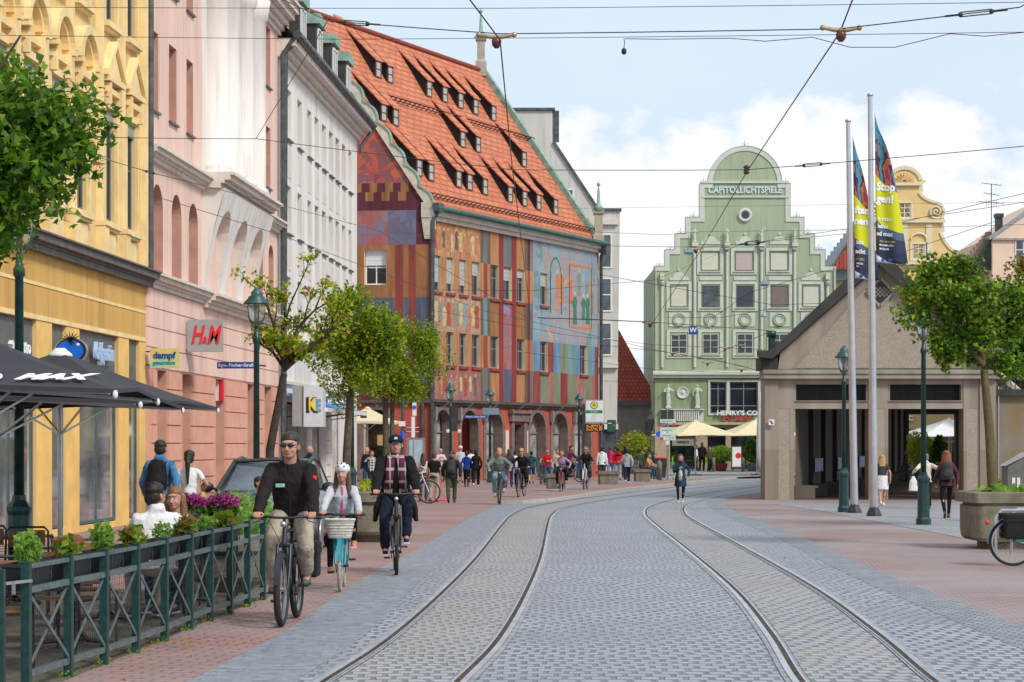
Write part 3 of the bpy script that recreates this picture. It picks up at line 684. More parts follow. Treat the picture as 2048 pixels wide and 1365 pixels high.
   b.bar(P+up*.02*k-Y*.148*k*1.0, P+up*.3*k-Y*.142*k, .018, .012); b.bar(P+up*.3*k-Y*.142*k, nb-Y*.085*k, .018, .012); b.build('zip', [em], t)
  elif nm == 'call': ex[1](J)
  elif nm == 'hoodup': b.ell(HP(0, .03, .02), (.1*kh, .115*kh, .125*kh), 14); b.ell(nb+V((0, .05, .03)), (.1*kh, .08*kh, .06*kh), 10); b.build('hood', [em], t)
 return t
# =============== LEFT ROW OF FACADES ===============
FA = math.atan2(.998, .0618)          # direction of the left building line
def fline(d): return V((-11.18+.0619*d, d, 0))
def fd(px): return 11.18/(.0619+(1024-px)/F)        # distance where a pixel column meets the facade line
def fu(px, d0): return (fd(px)-d0)*1.00191
def fz(px, py): return HC+(HZ-py)*fd(px)/F
M_refl = mat('reflecting_shop_glass', (.55, .58, .6), .05, .35, .7, metal=.75)
M_yel = mat('yellow_render', (.82, .58, .25), .85, .1, 1.2, bump=.15, streak=1, col2=(.66, .45, .18)); M_yel2 = mat('pale_yellow_trim', (.87, .66, .32), .8, .1, 2, bump=.1)
M_ylo = mat('ochre_render', (.72, .43, .12), .85, .1, 1.5, bump=.25, streak=1, col2=(.54, .31, .08))
M_ypil = mat('bright_yellow_render', (.85, .53, .16), .85, .1, 1.5, bump=.2)
M_corn = mat('brown_cornice', (.13, .11, .1), .6, .2, 3, streak=1)
M_pink = mat('pink_render', (.84, .6, .5), .85, .08, 1.2, bump=.15, streak=1, col2=(.68, .46, .38)); M_pink2 = mat('dark_pink_render', (.56, .3, .22), .85, .1, 2, bump=.15)
M_salmon = mat('salmon_stone', (.72, .38, .28), .85, .1, 2, bump=.15, col2=(.6, .3, .215)); M_cream = mat('cream_trim', (.74, .66, .58), .8, .1, 2, bump=.1, streak=1, col2=(.62, .55, .48))
M_wht = mat('offwhite_render', (.86, .81, .76), .85, .06, 1.2, bump=.12, streak=1, col2=(.62, .585, .54)); M_wht2 = mat('panel_render', (.66, .6, .55), .85, .06, 2)
M_bronze = mat('shop_fascia', (.14, .135, .13), .5, .2, 2); M_shut = mat('green_shutter_box', (.3, .33, .22), .6, .1)
M_grn = mat('teal_frame', (.07, .11, .12), .5, .1)
def course(mb, x0, x1, z0, z1, steps, m=0, yback=.0):
 """projecting string course: steps = (frac_z, proud)"""
 zz = z0
 for f, p in steps:
  zt = zz+(z1-z0)*f; mb.box(x0, x1, -p, yback, zz, zt, m); zz = zt
def facade_root(name, label, cat, d0):
 p = fline(d0); return thing(name, label, cat, p, FA)
d0 = 26.0; D1 = fd(291); Lw = (D1-d0)*1.0019
yh = facade_root('house', 'yellow stucco corner house with gabled window hoods above the blue fruit sign', 'building', d0)
ops = []
shop = [(fu(-300, d0), fu(-170, d0)), (fu(-140, d0), fu(-40, d0)), (fu(-25, d0), fu(73, d0)), (fu(104, d0), fu(133, d0)), (fu(159, d0), fu(237, d0)), (fu(258, d0), fu(279, d0))]
for a, b in shop: ops.append((a, b, .12, 4.02))
wu = [36.7-d0, 38.5-d0, 40.3-d0, 42.1-d0, 44.37-d0, 46.2-d0]
wu = [34.9-d0]+wu
up = []
for a in wu: up.append((a, a+.95, 6.36, 8.7)); ops.append(up[-1])
for a in wu: ops.append((a, a+.95, 10.5, 12.6))
for a in wu: ops.append((a, a+.95, 14, 16))
mb = MB(); wall(mb, 0, Lw, 0, 18, ops, .32, 0, 0, matf=lambda x, z: 3 if z < 4.02 else (1 if z < 5.3 else 0), cuts=((), (4.02, 5.3)))
mb.quad((Lw, 0, 0), (Lw, 10, 0), (Lw, 10, 18), (Lw, 0, 18), 0); mb.quad((0, 10, 0), (0, 0, 0), (0, 0, 18), (0, 10, 18), 0)
mb.quad((0, 0, 18), (Lw, 0, 18), (Lw, 10, 18), (0, 10, 18), 0); mb.quad((0, .6, 0.1), (Lw, .6, .1), (Lw, .6, 17.9), (0, .6, 17.9), 2)
mb.build('wall', [M_yel, M_ylo, M_dark, M_ypil], yh)
mb = MB(); course(mb, 0, Lw+.1, 5.26, 5.6, ((.35, .16), (.15, .2), (.4, .3), (.1, .36)), 0); mb.build('cornice', [M_corn], yh)
mb = MB()
mb.box(0, Lw, -.015, .0, 4.66, 4.72); mb.box(0, Lw, -.02, .0, 4.03, 4.12)
for i, a in enumerate(wu):
 for z0 in (6.36, 10.5, 14):
  mb.box(a-.12, a+1.07, -.16, 0, z0-.14, z0-.02); mb.box(a-.08, a+1.03, -.1, 0, z0-.2, z0-.14)
  mb.box(a-.1, a, -.07, 0, z0-.02, z0+2.5); mb.box(a+.95, a+1.05, -.07, 0, z0-.02, z0+2.5); mb.box(a-.1, a+1.05, -.07, 0, z0+2.36, z0+2.5)
  if z0 == 6.36: mb.box(a+.05, a+.9, -.05, 0, 5.68, 6.12)
for i in range(len(wu)):
 xs = wu[i]-.42 if i else wu[0]-.5
 mb.box(xs-.13, xs+.13, -.1, 0, 5.62, 17); mb.box(xs-.17, xs+.17, -.2, 0, 5.6, 6.2); mb.box(xs-.19, xs+.19, -.24, 0, 6.2, 6.3)
mb.box(Lw-.5, Lw-.14, -.1, 0, 5.6, 17)
for i, a in enumerate(wu):
 c = a+.475
 mb.box(a-.15, a+1.1, -.13, 0, 9.0, 9.12); mb.box(a-.08, a+.06, -.18, 0, 8.75, 9.2); mb.box(a+.89, a+1.03, -.18, 0, 8.75, 9.2)
 if i >= len(wu)-2:
  mb.box(a-.2, a+1.15, -.2, 0, 9.22, 9.34)
  mb.prism([(a-.2, 9.34), (a+1.15, 9.34), (c, 9.98)], -.12, 0)
  for sg in (-1, 1):
   x0 = c+sg*.74; M = None
   mb.prism([(x0, 9.33), (x0, 9.45), (c, 10.13), (c, 10.0)] if sg < 0 else [(c, 10.0), (c, 10.13), (x0, 9.45), (x0, 9.33)][::1], -.2, 0)
 else:
  P = [(c+.74*math.cos(t), 9.3+.72*math.sin(t)) for t in np.linspace(0, math.pi, 13)]
  Q = [(c+.56*math.cos(t), 9.3+.54*math.sin(t)) for t in np.linspace(0, math.pi, 13)]
  for k in range(12): mb.prism([Q[k], P[k], P[k+1], Q[k+1]], -.24, 0)
  for k in range(12):
   q = lambda p: (c+(p[0]-c)*.8, 9.3+(p[1]-9.3)*.8); mb.prism([q(Q[k]), Q[k], Q[k+1], q(Q[k+1])], -.14, 0)
  mb.box(a-.24, a-.04, -.24, 0, 9.2, 9.32); mb.box(a+.99, a+1.19, -.24, 0, 9.2, 9.32)
 mb.box(a-.16, a+1.11, -.22, 0, 13.02, 13.16)
mb.build('stucco_trim', [M_yel2], yh)
mb = MB()
for i, a in enumerate(wu): mb.box(a-.02, a+.97, .02, .3, 8.42, 8.72)
mb.split('shutter_box', [M_shut], yh)
for a in wu:
 for z in (6.36, 10.5, 14): window(yh, a+.03, z+.04, .9, 2.1, .07, M_grn, M_dark, 2, (.62,), .07)
for i, (a, b) in enumerate(shop):
 w_ = b-a; window(yh, a+.02, .14, w_-.04, 3.0, .06, M_grn, M_refl, max(1, round(w_/1.3)), (), .06, name='shop_window')
 MB().box(a+.01, b-.01, .08, .12, 3.16, 4.01).build('fascia_panel', [M_bronze], yh)
mb = MB(); mb.tube([(Lw-.08, -.14, 5.6), (Lw-.08, -.14, 18)], .065, 10); mb.build('downpipe', [M_zinc], yh)
d0 = fd(291)+.01; D1 = fd(556); Lw = (D1-d0)*1.0019
ph = facade_root('house', 'pink building with a white arched bay and half columns beside the yellow house', 'building', d0)
U = lambda px: fu(px, d0)
ops = []; wins = []
for a, b in ((299.5, 316.5), (338, 353), (373, 386), (510, 519.5), (532, 540.5)):
 for z0, z1 in ((9.35, 11.15), (12.35, 14.1)): ops.append((U(a), U(b), z0, z1)); wins.append(ops[-1])
arches = []
for a, b in ((304, 326), (343.5, 363), (377.5, 396)): arches.append((U(a), U(b), 5.62, 7.7, True))
for a, b in ((515, 526), (537, 547)): arches.append((U(a), U(b), 5.62, 7.7, True))
ops += arches
bx0, bx1 = U(404), U(506)
gr = [(311, 333), (361, 381), (428, 449), (492, 508), (526, 543)]
for a, b in gr: ops.append((U(a), U(b), .12, 3.45))
mb = MB(); wall(mb, 0, Lw, 0, 14.5, ops, .42, 0, 1, matf=lambda x, z: 2 if z < 3.46 else (3 if bx0 < x < bx1 and z > 8.4 else 0), cuts=((bx0, bx1), (3.46, 8.4)))
mb.quad((Lw, 0, 0), (Lw, 10, 0), (Lw, 10, 14.5), (Lw, 0, 14.5)); mb.quad((0, .7, 0.1), (Lw, .7, .1), (Lw, .7, 14.4), (0, .7, 14.4), 4)
mb.build('wall', [M_pink, M_pink2, M_salmon, M_wht, M_dark], ph)
mb = MB()
st = ((.3, .1), (.2, .16), (.3, .26), (.2, .34))
course(mb, 0, bx0, 5.28, 5.6, st); course(mb, bx1, Lw, 5.28, 5.6, st); course(mb, 0, bx0-.02, 8.15, 8.47, st); course(mb, bx1+.02, Lw, 8.15, 8.47, st)
course(mb, bx0-.08, bx1+.08, 5.2, 5.55, ((.3, .16), (.2, .24), (.3, .36), (.2, .46))); course(mb, bx0-.15, bx1+.15, 8.2, 8.6, ((.3, .5), (.2, .6), (.3, .75), (.2, .85)))
course(mb, -.1, Lw+.1, 14.2, 15.1, ((.15, .1), (.15, .2), (.2, .32), (.2, .5), (.2, .62), (.1, .7)))
mb.split('cornice', [M_cream], ph)
nb = 3; mb = MB(); bw = (bx1-bx0); zs0, zs1 = 5.56, 8.2
def lean(z): return -.05-.55*((z-zs0)/(zs1-zs0))**1.6
arw = bw/nb*.62
for i in range(nb):
 c = bx0+bw*(i+.5)/nb; xa, xb = c-arw/2, c+arw/2; l0, l1 = bx0+bw*i/nb, bx0+bw*(i+1)/nb
 zt = 7.75; r = arw/2; zz = np.linspace(zs0, zt-r, 8)
 for k in range(7):
  for (p, q) in ((l0, xa), (xb, l1)): mb.quad((p, lean(zz[k]), zz[k]), (q, lean(zz[k]), zz[k]), (q, lean(zz[k+1]), zz[k+1]), (p, lean(zz[k+1]), zz[k+1]))
  mb.quad((xb, lean(zz[k]), zz[k]), (xb, .1, zz[k]), (xb, .1, zz[k+1]), (xb, lean(zz[k+1]), zz[k+1]), 1); mb.quad((xa, .1, zz[k]), (xa, lean(zz[k]), zz[k]), (xa, lean(zz[k+1]), zz[k+1]), (xa, .1, zz[k+1]), 1)
 P = [(c-r*math.cos(math.pi*k/10), zt-r+r*math.sin(math.pi*k/10)) for k in range(11)]
 for k in range(10):
  p, q = P[k], P[k+1]
  mb.quad((p[0], lean(p[1]), p[1]), (q[0], lean(q[1]), q[1]), (q[0], .1, q[1]), (p[0], .1, p[1]), 1)
  mb.quad((p[0], lean(p[1]), p[1]), (q[0], lean(q[1]), q[1]), (q[0], lean(zs1), zs1), (p[0], lean(zs1), zs1))
 for (p, q) in ((l0, xa), (xb, l1)): mb.quad((p, lean(zt-r), zt-r), (q, lean(zt-r), zt-r), (q, lean(zs1), zs1), (p, lean(zs1), zs1))
 mb.quad((xa, .12, zs0), (xb, .12, zs0), (xb, .12, zt), (xa, .12, zt), 2)
zz = np.linspace(zs0, zs1, 10)
for k in range(9):
 mb.quad((bx0, .0, zz[k]), (bx0, lean(zz[k]), zz[k]), (bx0, lean(zz[k+1]), zz[k+1]), (bx0, .0, zz[k+1])); mb.quad((bx1, lean(zz[k]), zz[k]), (bx1, .0, zz[k]), (bx1, .0, zz[k+1]), (bx1, lean(zz[k+1]), zz[k+1]))
mb.build('arched_bay', [M_wht, M_wht2, M_pink2], ph)
for k in range(4):
 c = bx0+bw*(k+.5)/4
 mb = MB(); mb.lathe((c, -.15, 0), [(.5, 8.61), (.5, 8.72), (.42, 8.74), (.46, 8.8), (.44, 8.9), (.37, 8.95), (.36, 13.6), (.42, 13.65), (.46, 13.9), (.5, 14.19)], 20)
 mb.build('column', [M_wht], ph)
for o in wins: window(ph, o[0], o[2]+.02, o[1]-o[0], o[3]-o[2]-.04, .38, M_white, M_dark, 2, (.6,), .05)
for o in arches:
 window(ph, o[0], o[2], o[1]-o[0], 1.45, .3, M_white, M_gl2, 2, (.99,), .05)
 g = MB(); c = (o[0]+o[1])/2; r = (o[1]-o[0])/2
 g.prism([(c+r*math.cos(t), 7.7-r+r*math.sin(t)) for t in np.linspace(0, math.pi, 12)], .34, .36); g.build('pane', [M_gl2], ph)
for a, b in gr: window(ph, U(a)+.01, .14, U(b)-U(a)-.02, 3.28, .34, M_grey, M_shop, 1, (.92,), .05, name='shop_window')
mb = MB()   # banded pilasters and rusticated joints
for (a, b) in ((302, 311), (333, 361), (381, 428), (449, 492), (508, 526), (543, 555)):
 for k in range(8): mb.box(U(a)+.02, U(b)-.02, -.05, 0, .1+k*.42, .1+k*.42+.39)
mb.split('banded_pilaster', [M_salmon], ph)
mb = MB()
for z in (3.5, 3.95, 4.4, 4.85): mb.box(0.02, Lw, -.04, 0, z, z+.42)
mb.build('rusticated_band', [M_pink], ph)
mb = MB()
for o in wins: mb.box(o[0]-.05, o[1]+.05, -.07, .05, o[2]-.06, o[2]-.01)
mb.split('sill', [M_zinc], ph)
mb = MB(); mb.tube([(Lw-.1, -.16, .3), (Lw-.1, -.16, 13.6), (Lw-.05, -.5, 14.1)], .07, 10); mb.build('downpipe', [M_zinc], ph)
d0 = fd(556)+.02; D1 = fd(714); Lw = (D1-d0)*1.0019
wh = facade_root('house', 'off-white building with plain recessed windows and green dormers next to the painted gable', 'building', d0)
U = lambda px: fu(px, d0)
cols = [(573, 582.5), (595, 603.6), (615, 623), (629.5, 637.5), (644, 652), (658, 666), (671, 678.6), (684, 691), (697, 703.5)]
ops = []; wins = []
for a, b in cols:
 for z0, z1 in ((11.3, 12.85), (8.35, 9.85), (5.6, 7.0)): ops.append((U(a), U(b), z0, z1)); wins.append(ops[-1])
ops += [(U(568), U(612), .12, 3.1), (U(622), U(652), .12, 3.1), (U(664), U(690), .12, 3.3)]
mb = MB(); wall(mb, 0, Lw, 0, 13.9, ops, .3, 0, 0)
mb.quad((Lw, 0, 0), (Lw, 12, 0), (Lw, 12, 13.9), (Lw, 0, 13.9)); mb.quad((0, .6, 0.1), (Lw, .6, .1), (Lw, .6, 13.8), (0, .6, 13.8), 1)
mb.build('wall', [M_wht, M_dark], wh)
mb = MB()
for a, b in cols:
 for z0, z1 in ((10.1, 11.05), (7.2, 8.1)): mb.box(U(a)+.05, U(b)-.05, -.012, .0, z0, z1)
mb.split('render_panel', [M_wht2], wh)
for o in wins: window(wh, o[0], o[2]+.02, o[1]-o[0], o[3]-o[2]-.04, .22, M_white, M_gl2, 2, (.6,), .05)
mb = MB()
for o in wins: mb.box(o[0]-.04, o[1]+.04, -.09, .03, o[2]-.06, o[2]-.01)
mb.split('sill', [M_zinc], wh)
mb = MB(); course(mb, -.1, Lw+.2, 13.55, 14.1, ((.3, .12), (.3, .28), (.4, .55))); mb.build('eaves_cornice', [M_cream], wh)
mb = MB(); mb.tube([(-.2, -.62, 14.2), (Lw+.3, -.62, 14.15)], .13, 10); mb.tube([(Lw+.3, -.62, 14.1), (Lw+.1, -.35, 13.6), (Lw-.05, -.16, 13.3), (Lw-.05, -.16, 13)], .07, 8); mb.build('gutter', [M_zinc], wh)
mb = MB(); mb.tube([(.3, -.55, 14.1), (.12, -.2, 13.7), (.12, -.15, .2)], .08, 10); mb.build('downpipe', [M_zinc], wh)
M_tile_w = mat('clay_roof', (.4, .16, .09), .8, .2, 2, fn=brickfn(.25, .18, .02, (.14, .05, .03), c1=(.5, .2, .11), c2=(.36, .13, .07), off=.5))
mb = MB(); mb.quad((-.2, -.5, 14.2), (Lw+.1, -.5, 14.2), (Lw+.1, 5, 20), (-.2, 5, 20)); mb.quad((Lw+.1, -.5, 14.2), (Lw+.1, 10.5, 14.2), (Lw+.1, 5, 20), (Lw+.1, 5, 20.01)); mb.build('roof', [M_tile_w], wh)
M_slate = mat('dark_cladding', (.035, .042, .04), .5, .3, 3)
for k, c in enumerate((1.6, 5.2, 8.8, 12.4, 16)):
 dm = MB(); dm.box(c-.62, c+.62, .1, 3, 14.3, 16.15, 0); dm.box(c-.72, c+.72, -.05, 3.2, 16.16, 16.5, 1)
 do = dm.build('dormer', [M_slate, M_copper], wh); window(do, c-.45, 14.6, .9, 1.45, .02, M_white, M_gl2, 2, (), .07, name='dormer_window')
mb = MB()
for c in (U(616), U(657), U(698)):
 for k in range(8): mb.box(c-.5, c+.5, -.06, 0, .2+k*.42, .2+k*.42+.38)
mb.split('banded_pier', [M_wht], wh)
mb = MB(); mb.box(0, Lw, -.1, 0, 3.62, 3.72); mb.box(0, Lw, -.22, 0, 5.0, 5.1); mb.split('string_course', [M_cream], wh)
for a, b in ((568, 612), (622, 652), (664, 690)): window(wh, U(a)+.01, .14, U(b)-U(a)-.02, 2.9, .25, M_grey, M_shop, 2, (), .06, name='shop_window')
M_red = mat('sign_red', (.72, .02, .03), .4, .03); M_blue = mat('sign_blue', (.01, .06, .32), .35, .05); M_sgrey = mat('sign_grey', (.36, .35, .34), .45, .05)
M_tblue = mat('bright_blue', (.0, .13, .7), .3, .03); M_lblue = mat('light_blue_letters', (.45, .63, .85), .4, .1); M_bk = mat('sign_black', (.012, .012, .014), .45, .1)
M_wl = mat('white_lettering', (.85, .85, .85), .5, .02); M_ye = mat('yellow_plastic', (.85, .6, .02), .45, .03)
def signpos(px, py, d): return at(px, py, d)
p = at(411, 672, 52.2); t = thing('shop_sign', 'square grey projecting sign with red lettering on the pink building', 'sign', p)
hw = (446-376)/2*52.2/F; hh = (704-640)/2*52.2/F
MB().box(-hw, hw, -.09, .09, -hh, hh).build('panel', [M_sgrey], t)
MB().box(-hw-.25, -hw, -.05, .05, -hh*.85, hh*.85).build('bracket', [M_steel], t); MB().box(-hw-.36, -hw-.25, -.12, .12, -hh*1.02, hh*1.02).build('mounting_rail', [M_steel], t)
text('H', .62, M_red, t, (-.2, -.1, .0), FRONT, bold=.014, shear=.32, sx=.62); text('&', .24, M_red, t, (-.005, -.1, -.11), FRONT, bold=.008, shear=.2, sx=.6); text('M', .62, M_red, t, (.2, -.1, .0), FRONT, bold=.014, shear=.3, sx=.62)
p = at(329, 717, 48.0); t = thing('shop_sign', 'small multicoloured projecting sign below the grey square sign', 'sign', p)
def rainbow(m, n, l, p_, nn, tc, rp):
 for e in list(rp.color_ramp.elements)[2:]: pass
 cr = rp.color_ramp; cr.elements[0].color = (.8, .2, .1, 1); cr.elements[1].color = (.75, .6, .15, 1); e = cr.elements.new(.5); e.color = (.6, .6, .2, 1); e = cr.elements.new(.6); e.color = (.3, .55, .4, 1)
M_rain = mat('rainbow_panel', (.7, .5, .2), .5, .1, 1.6, fn=rainbow)
MB().box(-.32, .32, -.05, .05, -.22, .22).build('panel', [M_rain], t); mb = MB(); mb.bar((-.42, 0, .15), (-.32, 0, .15), .03, .03); mb.bar((-.42, 0, -.15), (-.32, 0, -.15), .03, .03); mb.build('bracket', [M_iron], t)
text('dampf', .2, M_blue, t, (0, -.055, .06), FRONT, bold=.006, sx=1.0); text('generation', .115, mat('teal_letters', (.02, .35, .45), .5), t, (0, -.055, -.1), FRONT, bold=.003)
p = at(437, 778, 57); t = thing('shop_sign', 'small vertical red and white light box under the grey square sign', 'sign', p)
MB().box(-.14, .02, -.12, .12, -.32, .32).build('panel', [M_white], t); MB().box(.022, .13, -.12, .12, -.32, .32).build('panel', [M_red], t); MB().box(-.3, -.14, -.03, .03, -.05, 0).build('bracket', [M_iron], t)
p = at(143, 702, 40.6); t = thing('shop_sign', 'bright blue oval fruit shaped sign with leafy crown on the yellow house', 'sign', p)
def oval(mb, rx, rz, y0, y1, m=0, cx=0, cz=0): mb.prism([(cx+rx*math.cos(a), cz+rz*math.sin(a)) for a in np.linspace(0, 2*math.pi, 33)[:-1]], y0, y1, m)
mb = MB(); oval(mb, .31, .25, -.06, .06); mb.build('rim', [M_steel], t); mb = MB(); oval(mb, .29, .235, -.068, -.06); mb.build('outline', [M_bk], t)
mb = MB(); oval(mb, .25, .2, -.075, -.068, 0, -.015, 0); mb.build('face', [M_tblue], t); mb = MB(); oval(mb, .028, .025, -.08, -.075, 0, .14, .12); mb.build('highlight', [M_wl], t)
mb = MB()
for a in range(-75, 76, 22):
 s_, c_ = math.sin(R(a)), math.cos(R(a)); mb.prism([(-.02*c_, .2+.02*s_), (.02*c_, .2-.02*s_), (s_*.22, .2+c_*.16)], -.082, -.05)
 mb.prism([(-.02*c_, .21+.02*s_), (.02*c_, .21-.02*s_), (s_*.1, .2-c_*.12)], -.085, -.076)
mb.build('leaf_crown', [M_bk], t)
for s_, px, py, sz, m, lb in (('tomato', 34, 694, .34, M_wl, 'white lettering on the dark fascia at the left edge of the yellow house'), ('dampf generation', 203, 706, .5, M_lblue, 'pale blue lettering on the dark fascia right of the blue fruit sign')):
 d = fd(px); t = thing('sign_lettering', lb, 'sign', fline(d)+V((.05, 0, fz(px, py))), FA)
 text(s_, sz, m, t, (0, .0, 0), FRONT, bold=.006, depth=.04, sx=1.15 if s_ == 'tomato' else .42)
p = at(474, 731, 40); t = thing('street_name_sign', 'blue enamel street name sign reaching out beside the bare tree', 'sign', p)
MB().box(-.37, .37, -.012, .012, -.062, .062).build('plate', [M_blue], t); text('Bgm.-Fischer-Straße', .086, M_wl, t, (0, -.018, 0), FRONT, depth=.002, bold=.001)
mb = MB(); mb.bar((.37, 0, 0), (.5, .3, 0), .02, .03); mb.build('bracket', [M_iron], t)
p = at(627, 812, 66); t = thing('shop_sign', 'white box sign with overlapping multicoloured block letters above the blue awnings', 'sign', p)
w2, h2 = (645-606)/2*66/F, (853-769)/2*66/F
MB().box(-w2, w2, -.06, .9, -h2, h2).build('box', [mat('sign_white', (.62, .66, .7), .4, .05)], t); MB().box(-w2-.35, -w2-.005, .0, .85, -h2*.98, h2*.96).build('side_case', [M_sgrey], t)
text('K', .62, M_bk, t, (-.07, -.066, .0), FRONT, bold=.03, sx=.8); text('K', .56, M_ye, t, (-.03, -.082, .02), FRONT, bold=.012, sx=.7); text('E', .5, mat('sign_mix', (.15, .35, .55), .5), t, (.16, -.075, .0), FRONT, bold=.02, sx=.6)
p = at(677, 807, 72); t = thing('shop_sign', 'dark rectangular sign with white lettering behind the leaning tree trunk', 'sign', p)
MB().box(-.45, .52, -.05, .05, -.24, .24).build('panel', [M_bronze], t); text('BRAX', .25, M_wl, t, (.03, -.06, .06), FRONT, bold=.006, sx=1.25); text('FEEL GOOD', .1, M_wl, t, (.03, -.06, -.12), FRONT, bold=.003, spacing=1.2); MB().box(-.55, -.45, -.02, .02, -.15, .15).build('bracket', [M_iron], t)
M_awn = mat('blue_awning', (.02, .25, .6), .6, .1)
for (px, w_) in ((598, 5.2), (645, 3.6)):
 d = fd(px); b = fline(d); b.z = 0
 t = thing('awning', 'long blue sloping awning under the white box sign' if px == 598 else 'short blue sloping awning left of the street tree', 'awning', b, FA)
 mb = MB(); h_ = w_/2
 mb.add([(-h_, -.05, 3.35), (h_, -.05, 3.35), (h_, -1.25, 2.85), (-h_, -1.25, 2.85), (-h_, -.05, 3.31), (h_, -.05, 3.31), (h_, -1.25, 2.81), (-h_, -1.25, 2.81)], [(0, 3, 2, 1), (4, 5, 6, 7), (3, 7, 6, 2), (0, 4, 7, 3), (1, 2, 6, 5)])
 mb.build('fabric', [M_awn], t); MB().box(-h_, h_, -1.32, -1.24, 2.76, 2.88).build('front_bar', [M_white], t)
 mb = MB(); mb.bar((-h_+.1, 0, 2.6), (-h_+.1, -1.24, 2.8), .03, .03); mb.bar((h_-.1, 0, 2.6), (h_-.1, -1.24, 2.8), .03, .03); mb.split('arm', [M_iron], t)
# =============== PAINTED GUILD HOUSE ===============
def mural(name, pal, scale, stretch=(1, 1, 1), rot=0, hard=False, rough=.85, dist=1.2):
 def f(m, n, l, p, nn, tc, rp):
  mp = nn('ShaderNodeMapping'); mp.inputs['Scale'].default_value = stretch; mp.inputs['Rotation'].default_value = (0, rot, 0); l.new(tc.outputs['Object'], mp.inputs[0])
  vo = nn('ShaderNodeTexVoronoi', feature='F1', distance='CHEBYCHEV' if hard else 'EUCLIDEAN'); vo.inputs['Scale'].default_value = scale; l.new(mp.outputs[0], vo.inputs['Vector'])
  nz = nn('ShaderNodeTexNoise'); nz.inputs['Scale'].default_value = scale*.9; nz.inputs['Detail'].default_value = 4; nz.inputs['Distortion'].default_value = dist; l.new(mp.outputs[0], nz.inputs['Vector'])
  sp = nn('ShaderNodeSeparateColor'); l.new(vo.outputs['Color'], sp.inputs[0])
  v = math_(nn, l, 'ADD', math_(nn, l, 'MULTIPLY', sp.outputs[0], .5 if hard else .3), math_(nn, l, 'MULTIPLY', nz.outputs[0], .5 if hard else .75))
  cr = nn('ShaderNodeValToRGB'); e = cr.color_ramp.elements; k = len(pal)
  e[0].position = .22; e[1].position = .8; e[0].color = lin(pal[0])+(1,); e[1].color = lin(pal[-1])+(1,)
  for i in range(1, k-1): q = e.new(.22+.58*i/(k-1)); q.color = lin(pal[i])+(1,)
  if hard: cr.color_ramp.interpolation = 'CONSTANT'
  l.new(v, cr.inputs[0]); br = nn('ShaderNodeTexBrick'); sx = nn('ShaderNodeSeparateXYZ'); l.new(tc.outputs['Object'], sx.inputs[0]); cx_ = nn('ShaderNodeCombineXYZ'); l.new(sx.outputs[0], cx_.inputs[0]); l.new(sx.outputs[2], cx_.inputs[1]); l.new(cx_.outputs[0], br.inputs['Vector']); br.inputs['Scale'].default_value = 1; br.inputs['Brick Width'].default_value = .42; br.inputs['Row Height'].default_value = .55; br.inputs['Mortar Size'].default_value = .012; br.inputs['Color1'].default_value = lin(pal[1])+(1,); br.inputs['Color2'].default_value = lin(pal[-2])+(1,); br.inputs['Mortar'].default_value = (.1, .06, .05, 1)
  o = mixn(nn, l, .14, mixn(nn, l, .34, cr.outputs[0], br.outputs[0]), (.34, .24, .2)); l.new(o, p.inputs['Base Color'])
 return mat(name, (.3, .1, .08), rough, .1, fn=f)
W_A = mural('mural_reds', ('5a3630', 'a8402e', 'b85a42', 'c8935a', '988452', 'ac4c3c', 'd0a870', '7a6048'), 1.6, (1.5, 1, .45))
W_B = mural('mural_blues', ('4f8078', '7c94b0', '6f9ca8', 'c47a5a', '86a4b4', '9a8a9a', '7aa0a0', 'c8a080'), 1.2, (1.2, 1, .75), hard=True)
W_B2 = mural('mural_blues_soft', ('4d8478', '84a0b8', 'c87858', '6fa6b0', 'b88a70', '7c8ca8', 'c8a080'), 1.5, (1.4, 1, .5))
W_C = mural('mural_cool', ('6a4a48', 'b45c44', '8c98a0', 'c88c56', '809088', 'b8604c', 'b8a880', '7a6a68'), 1.9, (1.5, 1, .5))
W_D = mural('mural_deep_red', ('5a3030', '9a3c34', '7a6a60', 'a8483c', '8a8a88', 'a0403a', 'b88a70'), 1.9, (1.5, 1, .4))
W_G = mural('mural_gable', ('5e2c38', 'a83c30', 'c05036', '70404c', 'a8442e', 'c85c3a', '6c4c68', '9a3c32', '5c5478'), .7, (1, 1, 1), rot=R(35), hard=True)
W_I = mural('mural_indigo', ('50546e', '5c5f7c', '5c566e', '666a8a', '54586e'), 1.1, (1, 1, 1), hard=True)
W_T = mural('mural_tower', ('7a3a40', 'a8503c', '70647c', 'a04a3e', '8a84a0', '5c4050'), 1.2, (1, 1, .8), hard=True)
pl = lambda n_, c: mat('fresco_'+n_, c, .85, .2, 3.5, streak=1)
W_or = pl('ochre', lin('b27c50')); W_or2 = pl('dark_ochre', lin('9c6a40')); W_rd = pl('red', lin('8e4238')); W_rd2 = pl('deep_red', lin('8a3230')); W_st = pl('stripe_brown', lin('6a5a48')); W_gy = pl('grey_blue', lin('5a6070')); W_gy2 = pl('grey', lin('6f7070')); W_mr = pl('maroon', lin('5c2630'))
W_gn = pl('green', lin('7a8268')); W_te = pl('teal', lin('6c8e92')); W_bl = pl('blue', lin('688aa4')); W_wall = mat('red_ground_floor', lin('b85440'), .85, .12, 1.5, bump=.15, streak=1); W_cr = pl('cream_reveal', lin('dcc8a6')); W_stn = mat('brown_stone', (.2, .14, .12), .8, .2, 4, bump=.2)
W_ledge = mat('lead_ledge', (.1, .075, .065), .6, .2, 3)
WM = [W_A, W_B, W_B2, W_C, W_D, W_G, W_I, W_T, W_or, W_or2, W_rd, W_rd2, W_st, W_gy, W_gy2, W_mr, W_gn, W_te, W_bl, W_wall, W_cr, W_stn, M_dark]
WI = {m: i for i, m in enumerate(WM)}
